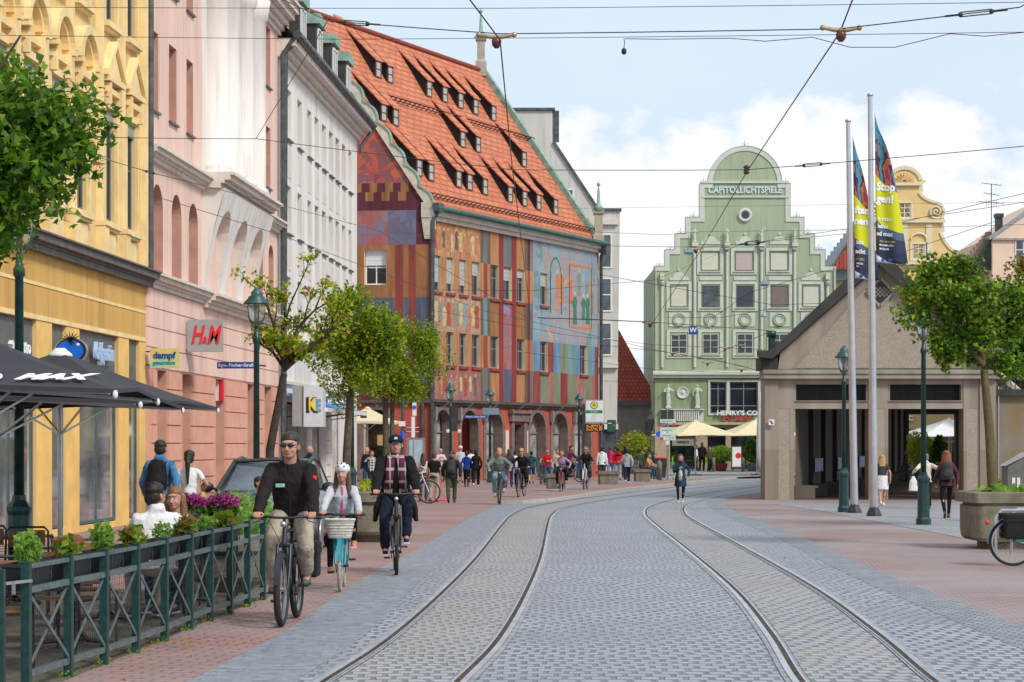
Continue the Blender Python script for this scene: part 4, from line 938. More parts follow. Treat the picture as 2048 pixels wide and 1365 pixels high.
C1 = V((-3.86, 100, 0)); C2 = V((4.73, 117.5, 0)); uu = (C2-C1).normalized(); WL = (C2-C1).length; gg = V((-.991, .134, 0)); GW = 13.0
web = thing('guild_house', 'tall gabled house painted all over with colourful murals under a steep red tiled roof', 'building', C1)
UA_ = math.atan2(uu.y, uu.x)
def wu_(px):                                    # pixel column -> distance along the eaves wall
 t = (px-CX)/F; return (t*C1.y-C1.x)/(uu.x-t*uu.y)
rows = ((8.94, 10.6), (5.5, 7.07))
w1 = [(865, 882), (893, 908), (919, 934), (944, 960), (981, 998), (1007, 1024), (1034, 1050), (1081, 1096)]
w2 = w1[:5]+[(1034, 1050), (1081, 1096), (1160, 1175)]
ops = []; wn_ = []
for ws, (z0, z1) in ((w1, rows[0]), (w2, rows[1])):
 for a, b in ws: ops.append((wu_(a), wu_(b), z0, z1)); wn_.append(ops[-1])
ar = [(871, 899), (922, 955), (971, 1004), (1059, 1090), (1104, 1134), (1147, 1180)]
aops = [(wu_(a), wu_(b), .05, 3.38, True) for a, b in ar]; dop = (wu_(1026), wu_(1045), .05, 2.75)
ops += aops+[dop]
bx = [wu_(p) for p in (862, 961, 967, 975, 981, 998, 1007, 1023, 1033, 1049, 1055, 1060, 1066, 1081, 1096, 1107, 1121, 1135, 1152, 1170, 1182, 1190)]
cz = [3.85, 5.5, 7.07, 8.94, 10.6]
P_ = lambda px: wu_(px)
rnd = random.Random(5); tbl = {}
def fmat(x, z):
 if z < 3.8: return WI[W_wall]
 band = sum(z > c for c in cz)      # 1 bottom,2 windows low,3 between,4 windows up,5 top
 i = sum(x > b for b in bx)         # column index
 if i == 0: return WI[W_rd]
 if i == 1: return WI[{1: W_D, 2: W_or, 3: W_C, 4: W_or, 5: W_A}[band]]
 if i in (2, 3, 4):
  if band in (2, 4): return WI[W_or if i != 3 else W_rd]
  return WI[W_st if i != 3 else (W_gy2 if band != 3 else W_te)]
 if i == 5: return WI[W_or if band != 3 else W_or2]
 if i in (6, 8): return WI[W_rd2]
 if i == 7: return WI[{5: W_gy2, 4: W_rd, 3: W_T, 2: W_T, 1: W_gy}[band]]
 if i == 9: return WI[W_or if band != 3 else W_or2]
 if i in (10, 11, 12):
  if band in (2, 4): return WI[(W_or, W_rd, W_or)[i-10]]
  return WI[(W_st, W_mr, W_gy2)[i-10]]
 if band >= 3: return WI[W_B if i in (13, 14, 15, 16, 20, 21) else W_B2]
 if band == 2: return WI[(W_bl, W_te, W_rd, W_bl, W_gn, W_te, W_bl, W_te, W_bl, W_rd)[min(i-13, 9)]]
 return WI[(W_rd, W_gn, W_D, W_gn, W_rd2, W_gn, W_D, W_gn, W_D, W_rd)[min(i-13, 9)]]
mb = MB(); wall(mb, 0, WL, 0, 12.66, ops, .42, 0, WI[W_cr], matf=fmat, cuts=(bx, cz))
fw_ = mb.build('street_wall', WM, web); fw_.rotation_euler = (0, 0, UA_)
for p in fw_.data.polygons:
 if p.material_index == WI[W_cr] and p.center.z < 3.6: p.material_index = WI[W_stn]
def wpost(o): o.rotation_euler = (0, 0, UA_); return o
def wchild(mb, name, mats): o = mb.build(name, mats, web); o.rotation_euler = (0, 0, UA_); return o
mb = MB()
for o in wn_: mb.box(o[0]-.06, o[1]+.06, -.1, .05, o[2]-.14, o[2]-.02)
mb.split('sill', [mat('red_sill', (.3, .05, .035), .7)], web, post=wpost)
mb = MB()
for o in aops: archring(mb, o[0], o[1], .05, o[3], .26, -.05, .0)
a, b = dop[0], dop[1]; mb.box(a-.35, a, -.1, 0, .05, 2.9); mb.box(b, b+.35, -.1, 0, .05, 2.9); mb.box(a-.45, b+.45, -.18, 0, 2.9, 3.3); mb.box(a-.6, b+.6, -.3, 0, 3.3, 3.45)
mb.split('stone_surround', [W_stn], web, post=wpost)
mb = MB(); mb.box(-.1, WL+.1, -.28, 0, 3.72, 3.86); mb.box(-.1, WL+.1, -.16, 0, 3.6, 3.72); wchild(mb, 'ledge', [W_ledge])
mb = MB(); mb.box(-.1, WL+.1, -.3, 0, 12.4, 12.66); mb.box(-.1, WL+.1, -.12, 0, 12.2, 12.4); wchild(mb, 'eaves', [M_cream])
mb = MB(); mb.tube([(-.2, -.52, 12.72), (WL+.2, -.52, 12.68)], .13, 8); wchild(mb, 'gutter', [mat('green_gutter', (.05, .13, .1), .6, .2)])
mb = MB(); mb.tube([(.15, -.45, 12.7), (-.02, -.2, 12.1), (-.02, -.16, .2)], .1, 8); mb.tube([(WL-.05, -.45, 12.6), (WL-.02, -.16, 12.0), (WL-.02, -.16, .2)], .1, 8); mb.box(-.18, .3, -.62, -.3, 12.55, 12.95); mb.box(WL-.3, WL+.3, -.6, -.25, 12.1, 12.7); mb.split('downpipe', [M_zinc], web, post=wpost)
M_roll = mat('roller_shutter', (.42, .41, .38), .6, .1)
for i, o in enumerate(wn_):
 f = window(web, o[0]+.02, o[2]+.02, o[1]-o[0]-.04, o[3]-o[2]-.04, .15, M_grey, M_dark, 2, (.62,), .06, shutter=(.75 if i in (0, 1, 2) else .4 if i in (3, 5, 7) else .25 if i == 6 else 0), sh_mat=M_roll)
 f.location = Matrix.Rotation(UA_, 3, 'Z') @ f.location; f.rotation_euler = (0, 0, UA_)
W_ins = mat('shop_interior', (.22, .2, .17), .7, .5, 1.2); 
for i, o in enumerate(aops):
 if i == 1:
  mb = MB(); mb.box(o[0]-.3, o[1]+.6, 3, 3.2, 0, 3.5, 0); mb.box(o[0]-.35, o[0]-.25, .42, 3, 0, 3.5, 1); mb.box(o[1]+.5, o[1]+.6, .42, 3, 0, 3.5, 0); wchild(mb, 'passage', [W_wall, M_dark]); continue
 mb = MB(); mb.box(o[0], o[1], .5, .52, .05, 3.4, 0); mb.box(o[0], o[1], .42, .5, 2.3, 2.36, 1); mb.box((o[0]+o[1])/2-.03, (o[0]+o[1])/2+.03, .42, .5, .05, 2.3, 1); mb.box(o[0], o[1], .42, .5, .05, .3, 1)
 wchild(mb, 'shop_window', [M_shop, M_grey])
mb = MB(); mb.box(dop[0], dop[1], .4, .46, .05, 2.75); wchild(mb, 'door', [M_dark])
mb = MB()
for px in (1013, 1052):
 x = wu_(px); mb.box(x-.16, x+.16, -.05, 0, 1.3, 2.45)
mb.split('notice_plate', [M_cream], web, post=wpost)
mb = MB()
for i in range(7):
 x = wu_((862, 912, 962, 1016, 1052, 1097, 1143)[i])+.1; mb.box(x, x+.16, -.22, -.05, 2.9, 3.5); mb.bar((x+.5, -.1, 3.3), (x+.8, -.5, 3.75), .02, .02)
mb.split('wall_lamp', [M_grey], web, tol=.8, post=wpost)
rf_ = random.Random(9); fc = [mat('fresco_figure_'+str(i), lin(c), .85, .2, 5) for i, c in enumerate(('c8b080', 'a4503c', '7c8c80', 'b4805a', '6c5a50', '8898a8', '3f7a66', 'c8784c'))]
for nm, p0, p1, z0, z1, n_, ks in (('upper', 866, 958, 10.85, 12.1, 11, (0, 1, 2, 3, 4)), ('middle', 868, 958, 7.3, 8.75, 11, (0, 2, 5, 3, 1)), ('lower', 868, 955, 4.05, 5.2, 9, (1, 4, 5, 0, 3)), ('right', 1110, 1188, 7.4, 11.4, 9, (5, 6, 7, 0, 2))):
 mb = MB()
 for i in range(n_):
  x = wu_(p0)+(wu_(p1)-wu_(p0))*(i+.5)/n_; h_1 = (min(z1-z0, 1.9))*rf_.uniform(.72, .95); zb_ = z0+rf_.uniform(0, max(0, (z1-z0)-h_1)*.95); w_1 = h_1*.17; k_ = rf_.choice(ks); d_ = -.003-.0004*i
  mb.prism([(x-w_1, zb_), (x+w_1*.9, zb_), (x+w_1*.7, zb_+h_1*.5), (x+w_1*.95, zb_+h_1*.72), (x+w_1*.4, zb_+h_1*.84), (x-w_1*.5, zb_+h_1*.83), (x-w_1*rf_.uniform(.9, 1.9), zb_+h_1*.62), (x-w_1*.6, zb_+h_1*.45)], d_, .001, k_)
  mb.prism([(x+w_1*.36*math.cos(a), zb_+h_1*.92+h_1*.075*math.sin(a)) for a in np.linspace(0, 6.283, 9)[:-1]], d_, .001, 0 if k_ else 3)
 if nm == 'right':
  xa, xb = wu_(1100), wu_(1122); P9 = [((xa+xb)/2+(xb-xa)/2*math.cos(a), 10.5+1.0*math.sin(a)) for a in np.linspace(0, math.pi, 13)]; P9 = [(xb, 8.6)]+P9+[(xa, 8.6)]
  for a, b in zip(P9, P9[1:]): mb.bar((a[0], -.0035, a[1]), (b[0], -.0035, b[1]), .006, .1, 6)
  xa, xb = wu_(1138), wu_(1182)
  for a, b in (((xa, 8), (xb, 8)), ((xa, 11.3), (xb, 11.3)), ((xa, 8), (xa, 11.3)), ((xb, 8), (xb, 11.3))): mb.bar((a[0], -.0035, a[1]), (b[0], -.0035, b[1]), .006, .12, 7)
 wchild(mb, 'painted_figures', fc)
GO = gg*GW; GA = math.atan2(-gg.y, -gg.x)
gp = lambda px, s=43: GW+(px-858)/s*1.005
gops = [(gp(727), gp(772), 9.2-.0, 10.85), (gp(726), gp(777), .05, 3.4, True), (gp(640), gp(690), 9.2, 10.85)]
gx = [gp(p) for p in (714, 775, 789, 806, 817, 831, 745, 832)]
def gmat(x, z):
 px = 858+(x-GW)*43
 if z < 3.8: return WI[W_wall]
 if z < 6.6: return WI[W_rd if 789 < px < 806 or 817 < px < 831 else (W_mr if z < 4.6 else W_gy)]
 if z < 8.6: return WI[W_rd if 789 < px < 806 or 817 < px < 831 else W_gy]
 if z < 11.05: return WI[W_rd if 789 < px < 806 or 817 < px < 831 else W_or2]
 if z < 13.1: return WI[W_T if px < 775 else (W_I if px < 832 else W_mr)]
 return WI[W_G]
mb = MB(); wall(mb, 0, GW, 0, 12.66, gops, .4, 0, WI[W_cr], matf=gmat, cuts=(gx, (3.8, 4.6, 6.6, 8.6, 11.05, 12.4)))
H0, H1 = 12.66, 22.3
def edge(z): return 6.5*(z-H0)/(H1-H0)
mb.quad((0, 0, H0), (GW, 0, H0), (GW-edge(13.1), 0, 13.1), (edge(13.1), 0, 13.1), WI[W_mr])
for r_ in range(2):
 z0, z1 = 13.1+.42*r_, 13.52+.42*r_; xa, xb = edge(z1), GW-edge(z1)-.1; n = 30
 for i in range(n):
  p, q = xa+(xb-xa)*i/n, xa+(xb-xa)*(i+1)/n
  mb.quad((p, 0, z0), (q, 0, z0), (q, 0, z1), (p, 0, z1), WI[W_mr] if (i+r_) % 2 else WI[W_or2])
 for (p, q, e0, e1) in ((edge(z0), xa, 0, 0), (GW-edge(z0), xb, 0, 0)): mb.add([(p, 0, z0), (q, 0, z0), (q, 0, z1)], [(0, 1, 2)], WI[W_mr])
zb = 13.94
mb.add([(edge(zb), 0, zb), (GW-edge(zb), 0, zb), (GW/2, 0, H1)], [(0, 1, 2)], WI[W_G])
go_ = mb.build('gable_wall', WM, web); go_.location = GO; go_.rotation_euler = (0, 0, GA)
def gchild(mb, name, mats): o = mb.build(name, mats, web); o.location = GO; o.rotation_euler = (0, 0, GA); return o
def coping(mb, mirror):
 pts = []; n = 10; A_ = V((GW+.1, 0, H0+.1)); B_ = V((GW/2, 0, H1+.5)); d = B_-A_; nrm = V((d.z, 0, -d.x)).normalized()*1
 for i in range(n):
  for k in range(8):
   f = k/8; t_ = (i+f)/n; disp = .1+.28*math.sin(math.pi*min(1, f*1.0))**.8*(1-.35*f)
   q = A_+d*t_+nrm*disp; pts.append((q.x, q.z))
 pts.append((GW/2, H1+.75)); inner = [( (A_+d*i/80-nrm*.14).x, (A_+d*i/80-nrm*.14).z) for i in range(81)]
 for i in range(80):
  a, b, c, e = pts[i], pts[min(i+1, 80)], inner[i+1], inner[i]
  if mirror: a, b, c, e = [(GW-x, z) for x, z in (a, b, c, e)]
  mb.quad((a[0], -.12, a[1]), (b[0], -.12, b[1]), (c[0], -.12, c[1]), (e[0], -.12, e[1]), 0)
  mb.quad((a[0], -.18, a[1]), (b[0], -.18, b[1]), (b[0], .32, b[1]), (a[0], .32, a[1]), 1)
  mb.quad((a[0], -.18, a[1]), (b[0], -.18, b[1]), (b[0], -.18, b[1]-.09), (a[0], -.18, a[1]-.09), 1)
  mb.quad((a[0], .32, a[1]), (b[0], .32, b[1]), (c[0], .32, c[1]), (e[0], .32, e[1]), 0)
mb = MB(); coping(mb, False); coping(mb, True); gchild(mb, 'scalloped_coping', [mat('coping_stone', (.6, .55, .42), .8, .12), M_copper])
mb = MB(); mb.box(GW-.35, GW+.3, -.14, .5, 12.3, 13.0); mb.prism([(GW-.2, 11.3), (GW+.15, 11.3), (GW+.3, 12.3), (GW-.35, 12.3)], -.1, .3); gchild(mb, 'kneeler', [mat('kneeler_stone', (.55, .5, .4), .8)])
o = gops[0]; f = window(web, 0, 0, o[1]-o[0], o[3]-o[2], 0, M_white, M_dark, 2, (.5,), .07, shutter=.45, sh_mat=M_white); f.location = GO+Matrix.Rotation(GA, 3, 'Z') @ V((o[0], .25, o[2])); f.rotation_euler = (0, 0, GA)
mb = MB(); o = gops[1]; archring(mb, o[0], o[1], .05, o[3], .3, -.05, 0); gchild(mb, 'stone_surround', [W_stn])
M_warm = mat('lit_shop', (.9, .55, .25), .6, .5, 3, emit=.35)
mb = MB(); mb.box(o[0], o[1], 2.4, 2.5, .05, 3.4, 0); mb.box(o[0]+.2, o[1]-.1, 2.2, 2.3, 1.7, 2.2, 1); mb.box(o[0]-.02, o[0], .4, 2.4, 0, 3.4, 0); mb.box(o[1], o[1]+.02, .4, 2.4, 0, 3.4, 0); gchild(mb, 'shop_interior', [W_ins, M_warm])
mb = MB(); mb.box(-.05, GW+.1, -.2, 0, 3.68, 3.82); gchild(mb, 'ledge', [W_ledge])
mb = MB(); x = gp(846); mb.tube([(x, -.12, 3.7), (x, -.12, .2)], .1, 8); gchild(mb, 'downpipe', [M_zinc])
M_tile = mat('red_roof_tiles', lin('c67a58'), .75, .14, .6, fn=brickfn(.7, .34, .05, lin('8e4a36'), c1=lin('d5845f'), c2=lin('c06c4a'), off=.5, msm=.6, bumpd=.03, bstr=.8, mix=.72, distort=.01, big=(.35, .4, lin('b8694c'))), det=4)
eo = -gg*.35; slope = V((gg.x*6.5, gg.y*6.5, H1-H0)); E1 = V((0, 0, H0))-V((gg.x, gg.y, 1.483))*.1
Nn = uu.cross(slope).normalized(); Yr = Nn.cross(uu)
MR = Matrix((( uu.x, Yr.x, Nn.x, E1.x), (uu.y, Yr.y, Nn.y, E1.y), (uu.z, Yr.z, Nn.z, E1.z), (0, 0, 0, 1)))
MRi = MR.inverted(); full = slope*(1+.1/6.5)
def rp_(p): return tuple(MRi @ p)
mb = MB(); q = [E1, E1+uu*WL, E1+uu*WL+full, E1+full]; q2 = [p-Nn*.07 for p in q]
mb.add([rp_(p) for p in q+q2], [(0, 1, 2, 3), (4, 7, 6, 5), (0, 4, 5, 1), (1, 5, 6, 2), (2, 6, 7, 3), (3, 7, 4, 0)])
ro = mb.build('roof', [M_tile], web); ro.matrix_local = MR
mb = MB(); top = V((gg.x*6.5, gg.y*6.5, H1)); L0 = V(gg*GW)+V((0, 0, H0))
mb.quad(top, top+uu*WL, L0+uu*WL, L0, 0); mb.build('rear_roof', [M_tile], web)
mb = MB(); b1 = uu*WL; mb.add([b1, b1+gg*GW, b1+gg*GW+V((0, 0, H0)), b1+V(top), b1+V((0, 0, H0))], [(0, 1, 2, 3, 4)]); mb.build('end_wall', [M_wht], web)
mb = MB(); mb.bar(b1+E1+Nn*.12, b1+E1+full+Nn*.12, .3, .34, 0, Nn); mb.build('verge_flashing', [M_copper], web)
mb = MB(); mb.tube([V(top)+V((0, 0, .05)), V(top)+uu*WL+V((0, 0, .05))], .14, 8); mb.build('ridge', [mat('ridge_tiles', lin('8a4030'), .8)], web)
for nm, base_, zz in (('ridge_pinnacle', V(top)+uu*WL, H1-.3), ('eaves_pinnacle', b1+V((0, 0, 0)), H0-.3)):
 mb = MB(); c = (base_.x, base_.y, zz)
 mb.lathe(c, [(.45, 0), (.42, .8), (.3, .9), (.3, 1.9), (.42, 2.0), (.42, 2.15), (.12, 2.3)], 4, 0, False); mb.lathe(c, [(.4, 2.15), (.12, 2.5), (.06, 3.3), (.0, 3.9)], 8, 1); mb.ell((c[0], c[1], zz+3.6), .11, 8, 1); mb.build(nm, [mat('pinnacle_stone', (.4, .36, .28), .8), M_copper], web)
mb = MB()
for off_, x0, x1 in ((1.0, .3, WL-.2), (7.0, 1.2, WL*.5), (7.0, WL*.55, WL-1.0)):
 y0 = off_
 for hh in (.12, .3): mb.bar((x0, y0, hh), (x1, y0, hh), .035, .035)
 n = int((x1-x0)/.45)
 for i in range(n+1): xx = x0+(x1-x0)*i/n; mb.bar((xx, y0, 0), (xx, y0, .34), .035, .035); mb.bar((xx, y0, .3), (xx, y0+.3, 0), .03, .03)
sg = mb.build('snow_guard', [mat('rusty_guard', (.12, .045, .03), .8, .3)], web); sg.matrix_local = MR
def roofhit(px, py):
 o_ = V((0, 0, HC)); d = V(((px-CX)/F, 1, (HZ-py)/F)); p0 = C1+E1; t_ = (p0-o_).dot(Nn)/d.dot(Nn); return o_+d*t_
inw = V((-uu.y, uu.x, 0)); sl_ = 1.483*(inw.dot(gg))     # rise per metre inwards
M_cheek = mat('dark_cheek', (.004, .004, .006), .8, .2, 4)
dw, dh, run = .68, .92, 2.2
dm = MB(); zr = sl_*run
for s in (0, dw): dm.add([(s, 0, -.05), (s, 0, dh), (s, run, zr+.02), ], [(0, 1, 2)], 0)
dm.quad((0, .02, -.05), (dw, .02, -.05), (dw, .02, dh), (0, .02, dh), 0)
dmr = MB(); e_ = .07; y0 = -.1; z0 = dh+.06+(zr-dh)/run*(-.1)
dmr.add([(-e_, y0, z0), (dw+e_, y0, z0), (dw+e_, run+.1, zr+.16), (-e_, run+.1, zr+.16), (-e_, y0, z0-.07), (dw+e_, y0, z0-.07), (dw+e_, run+.1, zr+.08), (-e_, run+.1, zr+.08)], [(0, 1, 2, 3), (4, 7, 6, 5), (0, 4, 5, 1), (1, 5, 6, 2), (3, 7, 4, 0)])
proto = None
M_win = mat('dormer_glass', (.5, .48, .42), .3, .15, 3); M_brf = mat('brown_frame', (.16, .08, .05), .6)
for (px, py) in ((756, 143.6), (780, 154), (858, 182), (889.5, 193), (921, 205), (951, 217), (987, 230), (767, 231), (791, 240), (925, 283), (956, 293), (1048, 322), (838, 341), (862, 350), (917, 363), (939, 369), (970, 378), (1020, 393), (1049, 401), (1077, 408), (1111, 417)):
 p = roofhit(px, py+13); p = p-C1
 if proto is None:
  proto = dm.build('dormer', [M_cheek], web); r_ = dmr.build('dormer_roof', [M_tile], proto); window(proto, .07, .02, dw-.14, dh-.1, -.05, M_brf, M_win, 1, (.5,), .06, name='dormer_window'); c = proto
 else: c = ctree(proto, web)
 c.rotation_euler = (0, 0, UA_); c.location = p-uu*(dw/2)
# =============== MODERN WHITE BUILDING BEHIND ===============
Y_ = 134.0; s_ = F/Y_
def XZ(px, py, s=None): s = s or s_; return ((px-1200)/s, HC+(HZ-py)/s)
t = thing('office_building', 'pale modern building with sloping parapet rising behind the painted house', 'building', ((1200-CX)/s_, Y_, 0))
M_mod = mat('pale_concrete', (.6, .58, .53), .8, .06, 1.2, streak=1, col2=(.5, .48, .44))
poly = [(1000, 985), (1232, 985), (1240, 421), (1196, 421), (1105, 283), (1105, 222), (940, 222), (940, 985)]
mb = MB(); mb.prism([XZ(*p) for p in poly], 0, 14); mb.build('wall', [M_mod], t)
mb = MB()
for a, b in (((940, 219), (1110, 219)), ((1107, 221), (1107, 284)), ((1107, 284), (1197, 420)), ((1197, 420), (1243, 420))):
 (x0, z0), (x1, z1) = XZ(*a), XZ(*b); mb.bar((x0, .2, z0), (x1, .2, z1), .7, .16)
mb.build('parapet_capping', [M_zinc], t)
for (a, b, c, d) in ((1198, 468, 1224, 537), (1198, 556, 1224, 624), (1198, 645, 1224, 712), (1125, 378, 1148, 410)):
 x0, z1 = XZ(a, b); x1, z0 = XZ(c, d); window(t, x0, z0, x1-x0, z1-z0, -.06, M_white, M_gl2, 1, (.5,), .09)
mb = MB(); x0, z = XZ(1196, 450); x1, _ = XZ(1236, 450); mb.box(x0, x1, -.25, 0, z, z+.35)
for y in (725, 848): _, z = XZ(1196, y); mb.box(x0, x1, -.3, 0, z-.35, z)
mb.split('ledge', [M_wht2], t)
x0, z = XZ(1198, 955); mb = MB(); mb.box(x0, x0+1.1, -.04, 0, .4, 3.1); mb.build('shop_window', [M_gl2], t)
tt = thing('shop_sign', 'dark green square sign hanging on the pale modern building beside the tram stop board', 'sign', at(1223, 852, 132)); MB().box(-.27, .27, -.06, .06, -.36, .36).build('panel', [mat('dark_green_sign', (.01, .09, .06), .5)], tt); MB().ell((.12, -.07, .0), (.07, .02, .07), 10).build('emblem', [M_red], tt); MB().box(-.2, .0, -.07, -.06, .13, .17).build('lettering', [M_wl], tt)
# =============== LOW HOUSE WITH RED ROOF ===============
Y_ = 152.0; s_ = F/Y_
t = thing('house', 'low grey house with plain red tiled roof left of the green gable', 'building', ((1200-CX)/s_, Y_, 0))
M_rt = mat('deep_red_tiles', lin('a04030'), .8, .15, 1, fn=brickfn(.28, .34, .04, lin('5a2018'), c1=lin('b04a36'), c2=lin('923828'), off=.5, bumpd=.03, msm=.5))
x0, z0 = XZ(1150, 803); x1, _ = XZ(1316, 803); _, z1 = XZ(1250, 655)
L_ = math.hypot(z1-z0, 4.0); xr, _ = XZ(1243, 655)
mb = MB(); mb.add([(x0, 0, 0), (x1, 0, 0), (xr, L_, 0), (x0, L_, 0)], [(0, 1, 2, 3)]); r_ = mb.build('roof', [M_rt], t); r_.location = (0, -.4, z0); r_.rotation_euler = (math.atan2(z1-z0, 4.0), 0, 0)
mb = MB(); mb.box(x0, x1-.2, 0, 6, 0, z0-.02); mb.build('wall', [mat('grey_render', (.24, .23, .21), .85, .1, 2)], t)
mb = MB(); mb.box(x0, x1, -.5, -.35, z0-.3, z0); mb.build('gutter', [M_zinc], t); xa, za = XZ(1291, 842); mb = MB(); mb.box(xa, xa+1.3, -.05, 0, .1, za); mb.build('door', [M_bronze], t)
mb = MB(); xa, za = XZ(1255, 790)
for i in range(6): mb.bar((xa+i*.32, -.25, za), (xa+i*.32+.12, -.3, za+.2), .05, .03)
mb.build('snow_guard', [M_iron], t)
# =============== GREEN STEPPED GABLE ===============
Y_ = 148.0; s_ = F/Y_
gx_ = lambda px: (px-1490)/s_
gz_ = lambda py: HC+(HZ-py)/s_
cap_ = thing('cinema_building', 'light green stepped gable building with a round top, white statues and white window surrounds', 'building', ((1490-CX)/s_, Y_, 0))
M_gr = mat('light_green_render', lin('a6b195'), .85, .06, 1.2, streak=1, col2=lin('98a386')); M_gr2 = mat('mid_green_render', lin('8c9c7a'), .85, .08, 1.5, streak=1); M_gw = mat('white_stucco', lin('c6cabd'), .8, .06, 2)
steps = [(1308, 534), (1331, 534), (1331, 501), (1352, 501), (1352, 469), (1373, 469), (1373, 436), (1401, 436), (1401, 368)]
half = [(gx_(a), gz_(b)) for a, b in steps]
Rr = gx_(1563); zc = gz_(368); Rh = gz_(294)-zc
poly = [(half[0][0], gz_(754))]+half+[(-Rr*math.cos(a), zc+Rh*math.sin(a)) for a in np.linspace(0, math.pi, 25)]+[(-x, z) for x, z in reversed(half)]+[(-half[0][0], gz_(754))]
wrows = ((gz_(541), gz_(505), (1420, 1488, 1558), 17.5), (gz_(614), gz_(572), (1358, 1421, 1490, 1559, 1622), 16.5), (gz_(708), gz_(668), (1358, 1421, 1490, 1559, 1622), 16))
mb = MB(); mb.prism(poly[::1], 0, .8, 0); mb.box(half[0][0]+.02, -half[0][0]-.02, .8, 12, 0, gz_(534)-.1, 0)
mb.build('gable_wall', [M_gr], cap_)
mb = MB(); outl = half+[(-Rr*math.cos(a), zc+Rh*math.sin(a)) for a in np.linspace(0, math.pi, 25)]+[(-x, z) for x, z in reversed(half)]
cn = V((0, 0, zc))
def inset(pts, w_):
 o = []
 for i in range(len(pts)):
  p = V((pts[i][0], 0, pts[i][1])); a_ = V((pts[max(i-1, 0)][0], 0, pts[max(i-1, 0)][1])); c_ = V((pts[min(i+1, len(pts)-1)][0], 0, pts[min(i+1, len(pts)-1)][1]))
  n_ = V((0, 0, 0))
  for d in ((p-a_), (c_-p)):
   if d.length > 1e-6: d = d.normalized(); n_ += V((d.z, 0, -d.x))
  if n_.length > 1.9 or abs(n_.length-2) < .1: n_ = n_.normalized()
  o.append((p.x+n_.x*w_, p.z+n_.z*w_))
 return o
oi, oo = inset(outl, .28), inset(outl, -.06)
for i in range(len(outl)-1):
 a, b, c, d = oi[i], oi[i+1], oo[i+1], oo[i]
 mb.quad((a[0], -.06, a[1]), (b[0], -.06, b[1]), (c[0], -.06, c[1]), (d[0], -.06, d[1])); mb.quad((a[0], -.06, a[1]), (b[0], -.06, b[1]), (b[0], 0, b[1]), (a[0], 0, a[1])); mb.quad((d[0], -.1, d[1]), (c[0], -.1, c[1]), (c[0], .86, c[1]), (d[0], .86, d[1]))
for x in (half[0][0]+.12, -half[0][0]-.12): mb.bar((x, -.03, gz_(754)), (x, -.03, gz_(534)), .05, .22)
mb.box(gx_(1403), gx_(1577), -.12, 0, gz_(367), gz_(363)); mb.box(gx_(1403), gx_(1577), -.1, 0, gz_(396), gz_(393))
for px in (1324, 1389, 1454, 1523, 1589, 1655):
 top_ = gz_(505) if 1380 < px < 1600 else gz_(570); mb.tube([(gx_(px), -.08, gz_(735)), (gx_(px), -.08, top_)], .1, 8)
 if px in (1324, 1655): mb.box(gx_(px)-.14, gx_(px)+.14, -.24, 0, gz_(560), gz_(548)); mb.lathe((gx_(px), -.12, gz_(572)), [(.12, 0), (.16, .3), (.16, .32)], 8)
for z0, z1, xs, hw_ in wrows:
 for px in xs:
  if px > 1650: continue
  a, b = gx_(px-hw_), gx_(px+hw_); k = .17
  for (p, q, r1, r2) in ((a-.3, a-k+.08, z0-.3, z1+.28), (b+k-.08, b+.3, z0-.3, z1+.28)): mb.box(p, q, -.07, 0, r1, r2)
  mb.box(a-.3, b+.3, -.068, 0, z1+.1, z1+.28); mb.box(a-.3, b+.3, -.068, 0, z0-.3, z0-.12); mb.box(a-.14, b+.14, -.16, 0, z0-.12, z0-.06)
for px in (1358, 1421, 1490, 1559, 1622):
 cz_ = gz_(639.6); mb.box(gx_(px-20), gx_(px+20), -.05, 0, cz_-.48, cz_+.48)
 if 1400 < px < 1600 : mb.box(gx_(px-22), gx_(px+22), -.05, 0, gz_(561), gz_(554)); 
for px, py in ((1421, 489), (1490, 489), (1559, 489), (1358, 561), (1622, 561)):
 z_ = gz_(py); x_ = gx_(px)
 mb.prism([(x_-.66, z_), (x_+.66, z_), (x_+.66, z_+.2)]+[(x_+.42*math.cos(a), z_+.2+.36*math.sin(a)) for a in np.linspace(0, math.pi, 9)]+[(x_-.66, z_+.2)], -.05, 0); mb.prism([(x_+.1*math.cos(a), z_+.72+.1*math.sin(a)) for a in np.linspace(0, 6.28, 11)[:-1]], -.07, 0)
mb.box(gx_(1306), gx_(1674), -.25, .1, gz_(756), gz_(750)); mb.box(gx_(1306), gx_(1674), -.4, .1, gz_(750), gz_(746)); mb.box(gx_(1306), gx_(1674), -.15, .1, gz_(746), gz_(742))
mb.build('white_trim', [M_gw], cap_)
for px in (1358, 1421, 1490, 1559, 1622):
 mb = MB(); mb.tube([(gx_(px)+.4*math.cos(a), -.06, gz_(639.6)+.4*math.sin(a)) for a in np.linspace(0, 2*math.pi, 25)], .09, 6, 1); mb.tube([(gx_(px)+.27*math.cos(a), -.07, gz_(639.6)+.27*math.sin(a)) for a in np.linspace(0, 2*math.pi, 25)], .045, 6, 0); mb.build('round_medallion', [M_gw, M_gr], cap_)
mb = MB(); mb.tube([(.38*math.cos(a), -.05, gz_(431)+.38*math.sin(a)) for a in np.linspace(0, 2*math.pi, 25)], .12, 8, 0); o = mb.build('round_window', [M_gw], cap_); MB().prism([(.32*math.cos(a), gz_(431)+.32*math.sin(a)) for a in np.linspace(0, 6.28, 21)[:-1]], -.03, 0).build('pane', [M_dark], o)
M_bl1 = mat('cream_blind', lin('cac8b6'), .7, .04); M_bl2 = mat('pink_blind', lin('b8a8a4'), .7, .04); M_bl3 = mat('brown_blind', lin('7a6e66'), .7, .08)
bl_ = {(0, 0): M_bl1, (0, 1): M_bl2, (0, 2): M_bl1, (1, 0): M_bl1, (1, 1): M_gl2, (1, 3): M_bl3, (1, 4): M_bl1}
